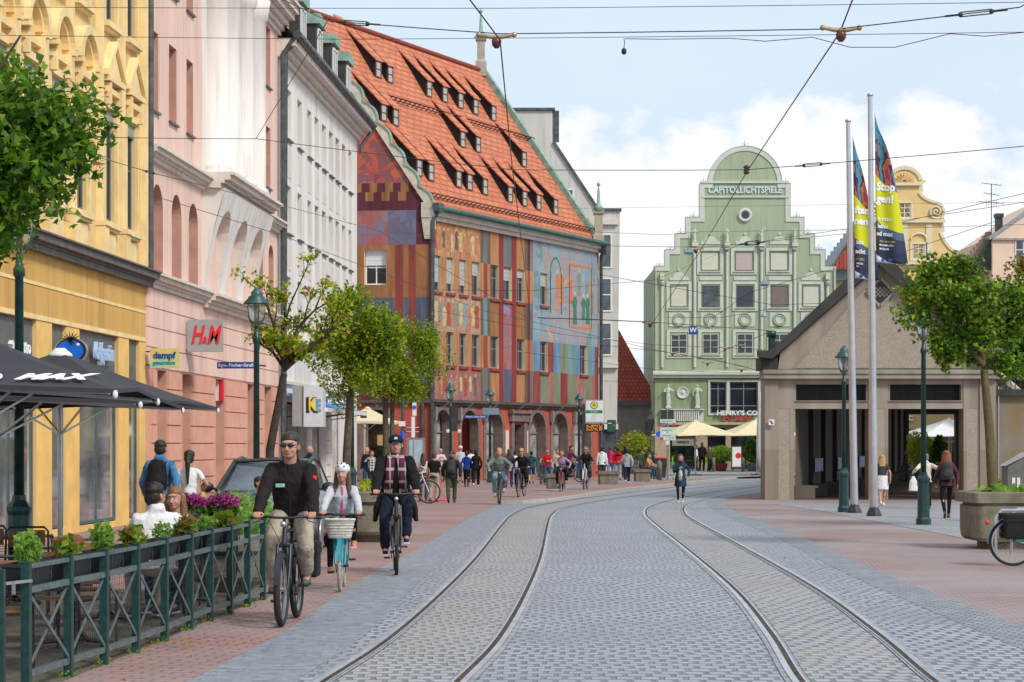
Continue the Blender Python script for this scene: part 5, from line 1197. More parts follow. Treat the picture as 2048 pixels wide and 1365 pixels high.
for r_, (z0, z1, xs, hw_) in enumerate(wrows):
 for c_, px in enumerate(xs):
  a, b = gx_(px-hw_), gx_(px+hw_); window(cap_, a, z0, b-a, z1-z0, -.045, M_gw if r_ == 2 else M_gl2, bl_.get((r_, c_), M_dark), 1 if (r_, c_) in bl_ else 2, (.33, .68) if r_ == 2 else (() if (r_, c_) in bl_ else (.6,)), .05 if r_ == 2 else .03)
text('CAPITOLLICHTSPIELE', .62, mat('sign_pale', lin('c4d6d6'), .6), cap_, (0, -.06, gz_(381)), FRONT, bold=.02, depth=.03, sx=.86)
mb = MB(); x0, x1 = half[0][0]+.05, -half[0][0]; wall(mb, x0, x1, 0, gz_(756), [(gx_(1420), gx_(1521), gz_(828), gz_(764)), (gx_(1340), gx_(1392), .05, gz_(856)), (gx_(1415), gx_(1452), .05, gz_(856)), (gx_(1462), gx_(1560), .05, gz_(856))], .5, 0, 1, matf=lambda x, z: 0 if z > gz_(848) else 2, cuts=((), (gz_(848),)))
mb.build('lower_wall', [M_gr2, M_gw, mat('sand_stone', lin('b09a80'), .85, .1)], cap_)
mb = MB(); mb.box(gx_(1416), gx_(1420), -.08, 0, gz_(830), gz_(760)); mb.box(gx_(1416), gx_(1526), -.078, 0, gz_(764), gz_(760)); mb.box(gx_(1416), gx_(1526), -.078, 0, gz_(831), gz_(828)); mb.box(gx_(1453), gx_(1459), -.06, .3, gz_(828), gz_(764)); mb.box(gx_(1516), gx_(1526), -.06, .3, gz_(828), gz_(764)); mb.build('white_surround', [M_gw], cap_)
for a, b, n_ in ((1420, 1453, 2), (1459, 1516, 2)): window(cap_, gx_(a), gz_(828), gx_(b)-gx_(a), gz_(764)-gz_(828), .12, mat('grey_blue_frame', (.2, .22, .25), .5), M_dark, n_, (.25, .78), .08)
mb = MB(); mb.box(x0, x1, .5, .6, .05, gz_(856)); mb.build('dark_entrance', [M_dark], cap_); mb = MB(); mb.box(gx_(1330), gx_(1530), -.5, 0, gz_(850), gz_(845)); mb.build('canopy', [mat('sand_canopy', lin('b8b08a'), .8)], cap_)
mb = MB()
for i in range(18): x = gx_(1323)+i*.145; mb.box(x, x+.1, -.3, -.05, gz_(843), gz_(822))
mb.box(gx_(1322), gx_(1407), -.04, 0, gz_(844), gz_(821)); mb.box(gx_(1321), gx_(1408), -.36, 0, gz_(821), gz_(818.5)); mb.build('fluted_balcony', [M_gw], cap_)
mb = MB(); mb.lathe((0, 0, 0), [(.42, 0), (.42, .08), (.36, .1), (.33, .04), (.05, .04), (.04, .09)], 24, 0, True, Matrix.Translation((gx_(1365), -.0, gz_(786))) @ Matrix.Rotation(R(90), 4, 'X')); mb.build('round_medallion', [M_gw], cap_)
text("HENRY'S CO", .44, M_wl, cap_, (gx_(1433), -.25, gz_(827)), FRONT, bold=.012, depth=.05, align='LEFT', sx=1.12); text('IM CAPITO', .36, M_red, cap_, (gx_(1445), -.25, gz_(838)), FRONT, bold=.01, depth=.04, align='LEFT', sx=1.1)
text("HENRY'S", .22, M_iron, cap_, (gx_(1366), -.06, gz_(885)), FRONT, bold=.006)
MB().box(gx_(1344), gx_(1388), -.05, .0, gz_(892), gz_(878)).build('fascia_panel', [mat('grey_beige', lin('8f8a7a'), .7)], cap_)
def statue(px, pz, hgt, arms_):
 b = MB(); k = hgt/1.75; P0 = V((0, 0, 0))
 b.box(-.2*k, .2*k, -.16*k, .16*k, 0, .14*k); loft(b, [(V((0, 0, .12*k)), .15*k, .12*k, V((1, 0, 0)), V((0, 1, 0))), (V((.02*k, 0, .5*k)), .16*k, .13*k, V((1, 0, 0)), V((0, 1, 0))), (V((-.02*k, 0, .95*k)), .15*k, .12*k, V((1, 0, 0)), V((0, 1, 0))), (V((0, 0, 1.15*k)), .12*k, .1*k, V((1, 0, 0)), V((0, 1, 0))), (V((0, 0, 1.42*k)), .18*k, .1*k, V((1, 0, 0)), V((0, 1, 0))), (V((0, 0, 1.5*k)), .07*k, .06*k, V((1, 0, 0)), V((0, 1, 0)))], 12)
 b.ell((0, -.01, 1.62*k), (.085*k, .1*k, .12*k), 12)
 for s, h_ in ((-1, arms_[0]), (1, arms_[1])):
  a = V((s*.18*k, 0, 1.4*k)); w_ = V(h_)*k; e, w_ = ik(a, w_, .28*k, .26*k, V((s, 0, -.3))); cap(b, a, e, .055*k, .045*k, 8); cap(b, e, w_, .045*k, .035*k, 8); b.ell(w_, .045*k, 8)
 for i in range(5): cap(b, V((-.12*k+.06*k*i, -.11*k, .15*k)), V((-.1*k+.05*k*i, -.1*k, .9*k)), .025*k, .02*k, 6)
 o = organic(b, .035*k, 'statue', [M_gw], cap_, fold=.04*k, fsize=.1, sm=2); o.location = (gx_(px), -.28, pz); return o
statue(1336, gz_(818), 1.7, ((-.1, -.15, 1.2), (.12, -.18, 1.3))); statue(1394, gz_(818), 1.7, ((-.3, -.05, .9), (.1, -.18, 1.25)))
for px, ar_ in ((1389, ((-.1, -.15, 1.15), (.15, -.12, 1.2))), (1454, ((-.1, -.15, 1.1), (.1, -.15, 1.2))), (1523, ((-.2, -.1, .95), (.25, 0, 1.75))), (1589, ((-.25, 0, 1.75), (.25, 0, 1.75)))):
 statue(px, gz_(486), 1.02, ar_); MB().box(gx_(px)-.19, gx_(px)+.19, -.42, 0, gz_(494), gz_(486.5)).build('console', [M_gw], cap_); MB().box(gx_(px)-.14, gx_(px)+.14, -.3, 0, gz_(500), gz_(494.2)).build('console', [M_gw], cap_)
fin = MB()
for px, py in ((1319, 534), (1341, 501), (1362, 469), (1387, 436), (1408, 368), (1490, 293), (1572, 368), (1594, 436), (1617, 469), (1639, 501)):
 x, z = gx_(px), gz_(py)+.06; fin.tube([(x, .3, z), (x, .3, z+.4)], .015, 5)
 for s in (-1, 1): fin.tube([(x+s*.02, .3, z+.05), (x+s*.12, .3, z+.2), (x+s*.22, .3, z+.15), (x+s*.2, .3, z+.05), (x+s*.14, .3, z+.08)], .013, 5)
fin.build('iron_finial', [M_iron], cap_)
# =============== STEPPED GREY GABLE, YELLOW BAROQUE GABLE, PEACH HOUSE ===============
Y_ = 157.0; s_ = F/Y_
t = thing('house', 'dark red roof with grey stepped fire wall just right of the green gable', 'building', ((1680-CX)/s_, Y_, 0))
f_ = lambda px, py: ((px-1680)/s_, HC+(HZ-py)/s_)
mb = MB(); st_ = []
for i in range(10): st_ += [(1650+i*6.4, 528-i*8.5), (1650+i*6.4, 528-(i+1)*8.5)]
st_ += [(1712, 443), (1722, 443), (1722, 560), (1650, 560)]
mb.prism([f_(*p) for p in st_][::-1], 0, .5); mb.build('stepped_wall', [mat('grey_lead', (.22, .26, .31), .6, .15)], t)
mb = MB(); mb.add([(f_(1662, 540)[0], -.6, f_(1662, 540)[1]), (f_(1722, 540)[0], -.6, f_(1722, 540)[1]), (f_(1722, 452)[0], -.05, f_(1722, 452)[1]), (f_(1716, 452)[0], -.05, f_(1716, 452)[1])], [(0, 1, 2, 3)]); mb.build('roof', [M_rt], t)
mb = MB(); a, b = f_(1650, 985), f_(1780, 560); mb.box(a[0], b[0], 0.5, 8, 0, b[1]); mb.build('wall', [mat('beige_render', (.6, .48, .3), .8)], t)
Y_ = 168.0; s_ = F/Y_
bg_ = thing('gabled_house', 'yellow house with curved baroque gable, shell top and spiral scroll beyond the flags', 'building', ((1809-CX)/s_, Y_, 0))
q_ = lambda px, py: ((px-1809)/s_, HC+(HZ-py)/s_)
M_by = mat('warm_yellow_render', lin('e0c084'), .85, .05, 1.5); M_bt = mat('cream_stucco', lin('dccfb0'), .85, .05, 2); M_bo = mat('ochre_panel', lin('d6b070'), .85, .05, 2)
rt = [(1842, 366), (1836, 372), (1838, 385), (1846, 395), (1860, 402), (1874, 406), (1884, 412), (1888, 424), (1884, 438), (1889, 442), (1878, 448), (1881, 465), (1888, 482), (1900, 497), (1921, 510), (1928, 526), (1928, 985)]
rp2 = [q_(*p) for p in rt]; topa = [q_(1809+33*math.cos(a), 366-30*math.sin(a)) for a in np.linspace(0, math.pi, 17)]
poly = rp2[::-1]+topa+[(-x, z) for x, z in rp2]
mb = MB(); mb.prism(poly, 0, 1.0); mb.box(-4.3, 4.3, 1, 10, 0, 13); mb.build('gable_wall', [M_by], bg_)
mb = MB(); ln = [q_(*p) for p in rt[:-1]]
for sg_ in (1, -1):
 for i in range(len(ln)-1): mb.bar((sg_*ln[i][0], .3, ln[i][1]), (sg_*ln[i+1][0], .3, ln[i+1][1]), .8, .2)
for i in range(16): mb.bar((topa[i][0], .3, topa[i][1]), (topa[i+1][0], .3, topa[i+1][1]), .8, .3)
a = q_(1774, 372); b = q_(1844, 366); mb.box(a[0], b[0], -.25, 0, a[1], b[1]); a = q_(1729, 446); b = q_(1889, 440); mb.box(a[0], b[0], -.25, 0, a[1], b[1]); a = q_(1690, 530); b = q_(1930, 524); mb.box(a[0], b[0], -.35, 0, a[1], b[1])
for px in (1760, 1809, 1858): a = q_(px-6, 524); b = q_(px+6, 447); mb.box(a[0], b[0], -.08, 0, a[1], b[1])
for cx_ in (1872, 1746):
 sp = [q_(cx_+(14*(1-i/26))*math.cos(i*.5+1.2), 424+(14*(1-i/26))*math.sin(i*.5+1.2)) for i in range(25)]; mb.tube([(p[0], -.1, p[1]) for p in sp], .09, 6)
for px, py in ((1809, 421), (1837, 503), (1781, 503)):
 a = q_(px-17, py+19); b = q_(px+17, py-18)
 for bb in ((a[0], a[0]+.16, a[1], b[1]), (b[0]-.16, b[0], a[1], b[1])): mb.box(bb[0], bb[1], -.08, 0, bb[2], bb[3])
 mb.box(a[0], b[0], -.078, 0, b[1]-.14, b[1]); mb.box(a[0], b[0], -.078, 0, a[1], a[1]+.14)
 if py > 450: c = q_(px, py-24); mb.tube([(c[0]+.62*math.cos(t_), -.08, c[1]+.45*math.sin(t_)) for t_ in np.linspace(0, math.pi, 10)], .09, 6)
mb.build('stucco_trim', [M_bt], bg_)
mb = MB(); c = q_(1809, 363)
for i in range(9): a0 = math.pi*i/8; mb.bar((c[0], -.05, c[1]), (c[0]+.72*math.cos(a0), -.05, c[1]+.62*math.sin(a0)), .1, .07)
mb.build('shell', [M_bo], bg_)
for px, py in ((1809, 421), (1837, 503), (1781, 503)): a = q_(px-12, py+15); window(bg_, a[0], a[1], 24/s_, 30/s_, -.03, M_white, M_dark, 2, (.33, .66), .06)
mb = MB(); a = q_(1700, 600)
for i in range(60): x = q_(1690+i*4, 0)[0]; z = q_(0, 536)[1]; mb.box(x, x+.07, -.2, 0, z, z+.14)
mb.build('dentil', [M_bt], bg_)
Y_ = 118.0; s_ = F/Y_
pe = thing('house', 'peach house with chimney and roof aerial at the right edge of the square', 'building', ((2040-CX)/s_, Y_, 0))
q_ = lambda px, py: ((px-2040)/s_, HC+(HZ-py)/s_)
M_pe = mat('peach_render', lin('e6c8b0'), .85, .05, 1.5)
mb = MB(); mb.prism([q_(*p) for p in ((1985, 985), (2220, 985), (2220, 400), (2090, 395), (2048, 430), (1985, 473))], 0, 9); mb.build('wall', [M_pe], pe)
mb = MB(); a, b, c = q_(1978, 478), q_(2050, 427), q_(2095, 390); mb.bar((a[0], .4, a[1]), (b[0], .4, b[1]), 1.0, .16); mb.bar((b[0], .4, b[1]), (c[0], .4, c[1]), 1, .16); a, b = q_(1984, 481), q_(2220, 477); mb.box(a[0], b[0], -.15, 0, a[1], b[1]); mb.build('verge', [mat('verge_grey', (.3, .32, .33), .6)], pe)
mb = MB(); sp = []
for i in range(8): sp += [(1940+i*6, 520-i*7.5), (1940+i*6, 520-(i+1)*7.5)]
sp += [(1990, 460), (1990, 560), (1940, 560)]; mb.prism([q_(*p) for p in sp][::-1], 1, 1.6, 0); mb.quad((q_(1952, 540)[0], .6, q_(1952, 540)[1]), (q_(1985, 540)[0], .3, q_(1985, 540)[1]), (q_(1985, 474)[0], .3, q_(1985, 474)[1]), (q_(1978, 478)[0], .6, q_(1978, 478)[1]), 1); mb.build('stepped_wall', [mat('pinkish_brick', (.4, .25, .2), .8), M_slate], pe)
mb = MB(); a = q_(1996, 462); b = q_(2008, 434); mb.box(a[0], b[0], .3, .8, a[1], b[1]); a = q_(1994, 434); b = q_(2010, 426); mb.box(a[0], b[0], .25, .85, a[1], b[1]); mb.build('chimney', [M_slate], pe)
mb = MB(); a = q_(1986, 474); b = q_(1986, 368); mb.tube([(a[0], .4, a[1]), (b[0], .4, b[1])], .025, 5)
for py, w_ in ((368, 20), (388, 15), (405, 26)):
 z = q_(0, py)[1]; mb.tube([(a[0]-w_/s_, .4, z+.1), (a[0]+w_/s_, .4, z-.05)], .018, 5)
 for i in range(5): x = a[0]+(-1+i*.5)*w_/s_; mb.tube([(x, .25, z+.03), (x, .55, z+.03)], .012, 4)
for i in range(5): x = q_(1976+i*5, 0)[0]; mb.tube([(x, .4, q_(0, 412)[1]), (x, .4, q_(0, 398)[1])], .012, 4)
mb.build('aerial', [M_iron], pe)
a = q_(2030, 520); window(pe, a[0], a[1]-.3, .9, 1.4, -.05, M_white, M_gl2, 2, (.6,), .06)
# =============== MARKET HALL ===============
Y_ = 67.6; s_ = F/Y_
mh = thing('market_hall', 'grey concrete market hall with steep gable, open passage and dark roof edge', 'building', ((1760-CX)/s_, Y_, 0))
h_ = lambda px, py: ((px-1760)/s_, HC+(HZ-py)/s_)
hx = lambda px: (px-1760)/s_
hz = lambda py: HC+(HZ-py)/s_
def stained(m, n, l, p, nn, tc, rp):
 s = nn('ShaderNodeSeparateXYZ'); l.new(tc.outputs['Object'], s.inputs[0]); nz = nn('ShaderNodeTexNoise'); nz.inputs['Scale'].default_value = 1.2; nz.inputs['Detail'].default_value = 4; l.new(tc.outputs['Object'], nz.inputs['Vector'])
 h = math_(nn, l, 'ADD', s.outputs[2], math_(nn, l, 'MULTIPLY', nz.outputs[0], .3)); f = math_(nn, l, 'MULTIPLY', math_(nn, l, 'LESS_THAN', h, 1.72), .45)
 l.new(mixn(nn, l, f, rp.outputs[0], lin('7b674e')), p.inputs['Base Color'])
M_con = mat('concrete', lin('a2988a'), .85, .14, 1.3, bump=.2, streak=1, col2=lin('80776a'), fn=stained)
def aggregate(m, n, l, p, nn, tc, rp):
 vo = nn('ShaderNodeTexVoronoi'); vo.inputs['Scale'].default_value = 55; l.new(tc.outputs['Object'], vo.inputs['Vector']); cr = nn('ShaderNodeValToRGB'); sp = nn('ShaderNodeSeparateColor'); l.new(vo.outputs['Color'], sp.inputs[0]); l.new(sp.outputs[0], cr.inputs[0])
 cr.color_ramp.elements[0].color = lin('8a8074')+(1,); cr.color_ramp.elements[1].color = lin('b9ad9d')+(1,); l.new(mixn(nn, l, .3, cr.outputs[0], rp.outputs[0]), p.inputs['Base Color'])
 b = nn('ShaderNodeBump'); b.inputs['Strength'].default_value = .5; b.inputs['Distance'].default_value = .01; l.new(vo.outputs['Distance'], b.inputs['Height']); b.invert = True; l.new(b.outputs[0], p.inputs['Normal'])
M_agg = mat('exposed_aggregate', lin('94897a'), .9, .15, 1.0, fn=aggregate)
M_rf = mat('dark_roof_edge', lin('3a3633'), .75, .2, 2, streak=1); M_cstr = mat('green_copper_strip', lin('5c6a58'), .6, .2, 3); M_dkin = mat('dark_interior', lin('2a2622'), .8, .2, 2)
px_, ax_, az_ = 7.0, 11.6, 43.5
mb = MB()
ZO, ZB, ZS0, ZS1, ZT = hz(818), hz(805), hz(801), hz(770), hz(748)
for a, b in ((1530, 1557), (1960, 1992)): mb.box(hx(a), hx(b), 0, 1.2, 0, ZT)
for a, b in ((1557, 1589), (1738, 1777), (1928, 1960)): mb.box(hx(a), hx(b), .06, .9, ZO, ZT, 0)
for a, b in ((1580.5, 1589), (1738, 1744), (1771, 1777), (1928, 1934)): mb.box(hx(a), hx(b), .055, .8, 0, ZO, 0)
mb.box(hx(1526), hx(1996), -.1, 1.0, ZT, hz(740)); mb.box(hx(1526), hx(1996), -.18, 1, hz(758), hz(752)); mb.box(hx(1527), hx(1995), -.05, 1, hz(752), ZT)
for a, b in ((1589, 1738), (1777, 1928)):
 mb.box(hx(a), hx(b), .08, .75, ZO, hz(803)); mb.box(hx(a), hx(b), .03, .8, hz(803), hz(801.5)); mb.box(hx(a), hx(b), .08, .75, hz(769), ZT)
 for xx, s in ((a, 1), (b, -1)): mb.box(hx(xx), hx(xx+s*4) if s > 0 else hx(xx), .1, .7, hz(801.5), hz(769)) if s > 0 else mb.box(hx(xx-4), hx(xx), .1, .7, hz(801.5), hz(769))
mb.build('concrete_frame', [M_con], mh)
mb = MB()
for a, b in ((1557, 1580.5), (1744, 1771), (1934, 1960)): mb.box(hx(a), hx(b), .065, .85, 0, ZO-.003)
mb.split('aggregate_pillar', [M_agg], mh)
mb = MB()
for a, b in ((1593, 1734), (1781, 1924)): mb.box(hx(a), hx(b), .45, .5, hz(801.5), hz(769))
for i in range(46):
 for a, b in ((1593, 1734), (1781, 1924)): x = hx(a)+(hx(b)-hx(a))*i/46; mb.box(x, x+.012, .38, .42, hz(801.5), hz(769))
mb.build('slot_grille', [M_black], mh)
pk = h_(1760, 499); el_ = h_(1546, 702); er_ = (-el_[0], el_[1])
mb = MB(); zt = hz(740); mb.prism([(hx(1556), zt), (hx(1964), zt), (er_[0]-.25, er_[1]), (pk[0], pk[1]-.2), (el_[0]+.25, el_[1])], .05, .5); mb.build('gable_wall', [M_con], mh)
ia = .55
apx = pk[1]-.95; bl = (hx(1592), zt+.1)
mb = MB(); mb.prism([(bl[0], zt+.05), (-bl[0], zt+.05), (0.35, apx-.15), (.35, apx-.7), (-.35, apx-.7), (-.35, apx-.15)], .02, .06); mb.build('aggregate_field', [M_agg], mh)
mb = MB()
for s in (-1, 1): mb.bar((s*(bl[0]-.1)*-1, .045, zt+.05), (s*.02, .045, apx+.25), .03, .035)
mb.bar((-.42, .0, apx-.4), (0, .0, apx+.05), .1, .07); mb.bar((.42, .0, apx-.4), (0, .0, apx+.05), .1, .07); mb.bar((-.42, .0, apx-.4), (0, .0, apx-.85), .1, .07); mb.bar((.42, .0, apx-.4), (0, .0, apx-.85), .1, .07)
mb.build('moulding', [M_con], mh)
mb = MB(); mb.prism([(-.33, apx-.4), (-.05, apx-.72), (.05, apx-.72), (.33, apx-.4), (.05, apx-.08), (-.05, apx-.08)], .0, .015); mb.build('rose_window', [M_black], mh)
mb = MB()
for i in range(-2, 3): mb.bar((i*.13-.15, -.01, apx-.4-.15), (i*.13+.15, -.01, apx-.4+.15), .02, .02); mb.bar((i*.13-.15, -.012, apx-.4+.15), (i*.13+.15, -.012, apx-.4-.15), .02, .02)
mb.build('lattice', [M_con], mh)
mb = MB(); mb.box(hx(1557), hx(1963), -.02, .05, hz(747), hz(738)); mb.build('copper_strip', [M_cstr], mh)
D_ = V((ax_, az_, 0)); nd = D_.normalized()
def skew(poly, y0, y1, mb, m=0):
 f0, f1 = y0/az_*ax_, y1/az_*ax_; n = len(poly)
 vs = [(x+f0, y0, z) for x, z in poly]+[(x+f1, y1, z) for x, z in poly]
 mb.add(vs, [tuple(range(n)), tuple(range(2*n-1, n-1, -1))]+[(i, i+n, (i+1) % n+n, (i+1) % n) for i in range(n)], m)
mb = MB(); th = .33; e0 = (el_[0]-.02, el_[1]); fl = (hx(1517), e0[1])
R1 = [(fl[0], fl[1]-.2), (e0[0]+.04, fl[1]-.26), (0, pk[1]-.5), (-e0[0]-.04, fl[1]-.26), (-fl[0], fl[1]-.2), (-fl[0], fl[1]), (-e0[0], fl[1]), (0, pk[1]), (e0[0], fl[1]), (fl[0], fl[1])]
for q in ([R1[0], R1[1], R1[8], R1[9]], [R1[1], R1[2], R1[7], R1[8]], [R1[2], R1[3], R1[6], R1[7]], [R1[3], R1[4], R1[5], R1[6]]): skew(q, -.35, az_, mb)
mb.build('roof', [M_rf], mh)
mb = MB(); mb.box(hx(1521), hx(1556), .02, 1.3, hz(740), e0[1]-.2); mb.box(hx(1964), hx(1999), .02, 1.3, hz(740), e0[1]-.2); mb.split('eaves_box', [M_rf], mh)
mb = MB()
for i in range(9): q = 4+i*4.4; o_ = q/az_*ax_; mb.box(hx(1966)+o_, hx(1986)+o_, q, q+.5, 0, 4.2)
mb.split('rear_post', [M_con], mh)
mb = MB(); skew([(hx(1560), 3.9), (hx(1990), 3.9), (hx(1990), 4.1), (hx(1560), 4.1)], 1.0, az_, mb); mb.build('ceiling', [M_con], mh)
fin = MB(); pan = MB(); n = 12
for i in range(n):
 y = .3+i*(az_-3)/n; y2 = y+(az_-3)/n; o0, o1 = y/az_*ax_, y2/az_*ax_; x0 = hx(1588)
 pan.add([(x0+o0, y, 0.02), (x0+o1, y2, .02), (x0+o1, y2, 3.9), (x0+o0, y, 3.9)], [(0, 1, 2, 3)])
 fin.box(x0+o1-.06, x0+o1+.12, y2-.14, y2+.05, 0, 3.89)
 pan.box(x0+o0+.1, x0+o0+.7, y+.5, y+2.2, 0, .36); pan.box(x0+o0+.1, x0+o0+.8, y+.5, y+2.2, .362, .42)
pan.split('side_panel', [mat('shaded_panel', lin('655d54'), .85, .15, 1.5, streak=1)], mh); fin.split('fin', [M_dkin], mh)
ye = az_-.6; xo = ye/az_*ax_; xl, xr_ = hx(1591)+xo, hx(1960)+xo
wl_ = (1816-1760)/1.0
oL = (1818-CX)/(F/(Y_+ye))-mh.location.x; oR = (1912-CX)/(F/(Y_+ye))-mh.location.x
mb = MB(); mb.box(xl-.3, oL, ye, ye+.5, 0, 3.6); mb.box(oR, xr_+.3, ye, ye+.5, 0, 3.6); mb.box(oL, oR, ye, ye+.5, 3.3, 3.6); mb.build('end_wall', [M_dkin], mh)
for x, y in ((1606, 925), (1665, 925), (1716, 925)):
 i = (1606, 1665, 1716).index(x); yy = (5.4, 12, 19.5)[i]; o = thing('poster', 'pale blue notice %s on the passage wall' % ('nearest the left pillar', 'between the other two notices', 'deepest inside')[i], 'poster', mh.location+V((hx(1591)+yy/az_*ax_+.06, yy, 1.05)), math.atan2(az_, ax_)); MB().box(-1.1, 1.1, -.02, -.005, -.22, .22).build('sheet', [mat('notice_blue', lin('b4c8dc'), .6, .25, 4)], o)
t = thing('sign', 'small white square sign with a black arrow on the left pillar of the market hall', 'sign', at(1543, 845, 67.5)); MB().box(-.09, .09, -.02, 0, -.09, .09).build('plate', [M_white], t); MB().bar((-.06, -.025, .03), (.0, -.025, .03), .01, .03).bar((0, -.025, .03), (0, -.025, -.04), .03, .01, up=(0, 1, 0)).bar((0, -.025, -.04), (.06, -.025, -.04), .01, .03).build('arrow', [M_bk], t)
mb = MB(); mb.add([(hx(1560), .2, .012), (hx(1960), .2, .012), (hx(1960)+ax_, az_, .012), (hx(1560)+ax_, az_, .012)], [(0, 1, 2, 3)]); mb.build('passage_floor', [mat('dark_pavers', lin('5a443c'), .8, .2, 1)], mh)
# =============== BACKDROP THROUGH THE PASSAGE ===============
t = thing('cafe_building', 'cream cafe front with wooden window frames seen through the market hall passage', 'building', (27, 132, 0))
M_cafe = mat('cafe_render', lin('d8c08a'), .8, .06, 2)
mb = MB(); wall(mb, -7, 9, 0, 9.5, [(-5.6, -4.0, .1, 2.7), (-3.2, -1.6, .1, 2.7), (-.8, .8, .1, 2.7), (1.6, 3.2, .1, 2.7), (-5.4, -4.2, 4.6, 6.4), (-2.8, -1.6, 4.6, 6.4), (-.6, .6, 4.6, 6.4), (1.8, 3, 4.6, 6.4)], .3, 0, 0); mb.box(-7, 9, .5, 8, 0, 9.4, 1); mb.box(-7, 9, -.1, 0, 3.9, 4.1, 2); mb.build('wall', [M_cafe, M_dark, M_cream], t)
for x in (-5.6, -3.2, -.8, 1.6): window(t, x, .1, 1.6, 2.6, .2, mat('oak_frame', lin('b08a50'), .6), M_gl2, 2, (.7,), .09)
text('BÖCKE', .75, M_wl, t, (-3.6, -.12, 3.45), FRONT, bold=.02, depth=.05)
t = thing('cream_house', 'pale house wall filling the right side behind the planter tree', 'building', (40, 125, 0))
mb = MB(); wall(mb, -5, 20, 0, 11, [(-3+i*2.6, -1.8+i*2.6, z, z+1.7) for i in range(8) for z in (1.2, 4.6, 7.8)], .25, 0, 0); mb.box(-5, 20, .4, 8, 0, 10.9, 1); mb.build('wall', [mat('pale_render', lin('d8ccb4'), .8), M_dark], t)
for i in range(8):
 for z in (4.6, 7.8): window(t, -3+i*2.6, z, 1.2, 1.7, .15, M_white, M_dark, 2, (.6,), .06)
t = thing('wall', 'patched ochre and grey masonry wall beside the market hall', 'wall', ((1990-CX)/(F/69), 69, 0))
def patchy(m, n, l, p, nn, tc, rp):
 nz = nn('ShaderNodeTexNoise'); nz.inputs['Scale'].default_value = .9; nz.inputs['Detail'].default_value = 6; l.new(tc.outputs['Object'], nz.inputs['Vector']); cr = nn('ShaderNodeValToRGB'); l.new(nz.outputs[0], cr.inputs[0])
 e = cr.color_ramp.elements; e[0].position = .35; e[1].position = .65; e[0].color = lin('8a867e')+(1,); e[1].color = lin('86704e')+(1,); q = e.new(.5); q.color = lin('857a68')+(1,); l.new(cr.outputs[0], p.inputs['Base Color'])
mb = MB(); mb.box(0, 6, 0, .6, 0, hz(790)); mb.build('masonry', [mat('patched_render', lin('9a8258'), .9, fn=patchy, bump=.5)], t); mb = MB(); mb.box(-.05, 6, -.2, .7, hz(790), hz(777)); mb.build('coping', [M_slate], t)
mb = MB(); mb.box(-.05, 6, .2, .24, hz(757), hz(755)); 
for i in range(44): mb.box(i*.14, i*.14+.018, .21, .23, hz(777), hz(756))
mb.build('railing', [M_iron], t); mb = MB(); mb.tube([(.08, -.1, 0), (.08, -.1, 3.6)], .035, 8); mb.build('conduit', [M_steel], t)
# =============== TREES ===============
def leafmesh(name, pts, mats, wts, size, parent, rng, normals=None):
 """every leaf a small lobed folded polygon"""
 n = len(pts); P = np.array(pts, dtype=np.float64); k = 7
 base_ = np.array([(0, 0, 0), (.5, .25, .06), (.95, -.02+.15, -.06), (.55, .55, .05), (0, 1.15, -.1), (-.55, .55, .05), (-.95, .13, -.06), (-.5, .25, .06)])[:8]
 r = np.random.RandomState(rng); a = r.rand(n)*6.283; tilt = r.normal(0, .75, n)+1.0; az = r.rand(n)*6.283; sz = size*(.65+.6*r.rand(n))
 ca, sa, ct, st_, cz_, sz_ = np.cos(a), np.sin(a), np.cos(tilt), np.sin(tilt), np.cos(az), np.sin(az)
 b = base_[None]*sz[:, None, None]*.5
 x, y, z = b[..., 0], b[..., 1], b[..., 2]
 x1 = x*ca[:, None]-y*sa[:, None]; y1 = x*sa[:, None]+y*ca[:, None]
 y2 = y1*ct[:, None]-z*st_[:, None]; z2 = y1*st_[:, None]+z*ct[:, None]
 x3 = x1*cz_[:, None]-y2*sz_[:, None]; y3 = x1*sz_[:, None]+y2*cz_[:, None]
 co_ = np.stack([x3, y3, z2], -1)+P[:, None, :]
 me = bpy.data.meshes.new(name); me.vertices.add(n*8); me.vertices.foreach_set('co', co_.astype(np.float32).ravel())
 fidx = np.array([[0, 1, 2, 3], [0, 3, 4, 4], [0, 4, 5, 5], [0, 5, 6, 7]])
 tri = np.array([[0, 1, 2, 3], [0, 3, 4, 5], [0, 5, 6, 7]]); f = (tri[None]+np.arange(n)[:, None, None]*8).reshape(-1)
 me.loops.add(n*12); me.loops.foreach_set('vertex_index', f.astype(np.int32)); me.polygons.add(n*3); me.polygons.foreach_set('loop_start', np.arange(0, n*12, 4, dtype=np.int32))
 for m in mats: me.materials.append(m)
 w_ = np.array(wts); mi = r.choice(len(mats), n, p=w_/w_.sum()) if not callable(normals) else normals(P, r)
 me.polygons.foreach_set('material_index', np.repeat(mi, 3).astype(np.int32)); me.update(calc_edges=True)
 o = bpy.data.objects.new(name, me); COL.objects.link(o); o.parent = parent; return o
def leafm(name, c):
 def f(m, n, l, p, nn, tc, rp):
  p.inputs['Transmission Weight'].default_value = 0; p.inputs['Subsurface Weight'].default_value = 0
  tr = nn('ShaderNodeBsdfTranslucent'); mx = nn('ShaderNodeMixShader'); mx.inputs[0].default_value = .5
  l.new(rp.outputs[0], tr.inputs[0]); out = [x for x in n if x.type == 'OUTPUT_MATERIAL'][0]; l.new(p.outputs[0], mx.inputs[1]); l.new(tr.outputs[0], mx.inputs[2]); l.new(mx.outputs[0], out.inputs[0])
 return mat(name, c, .5, .12, 2.2, fn=f, spec=.4)
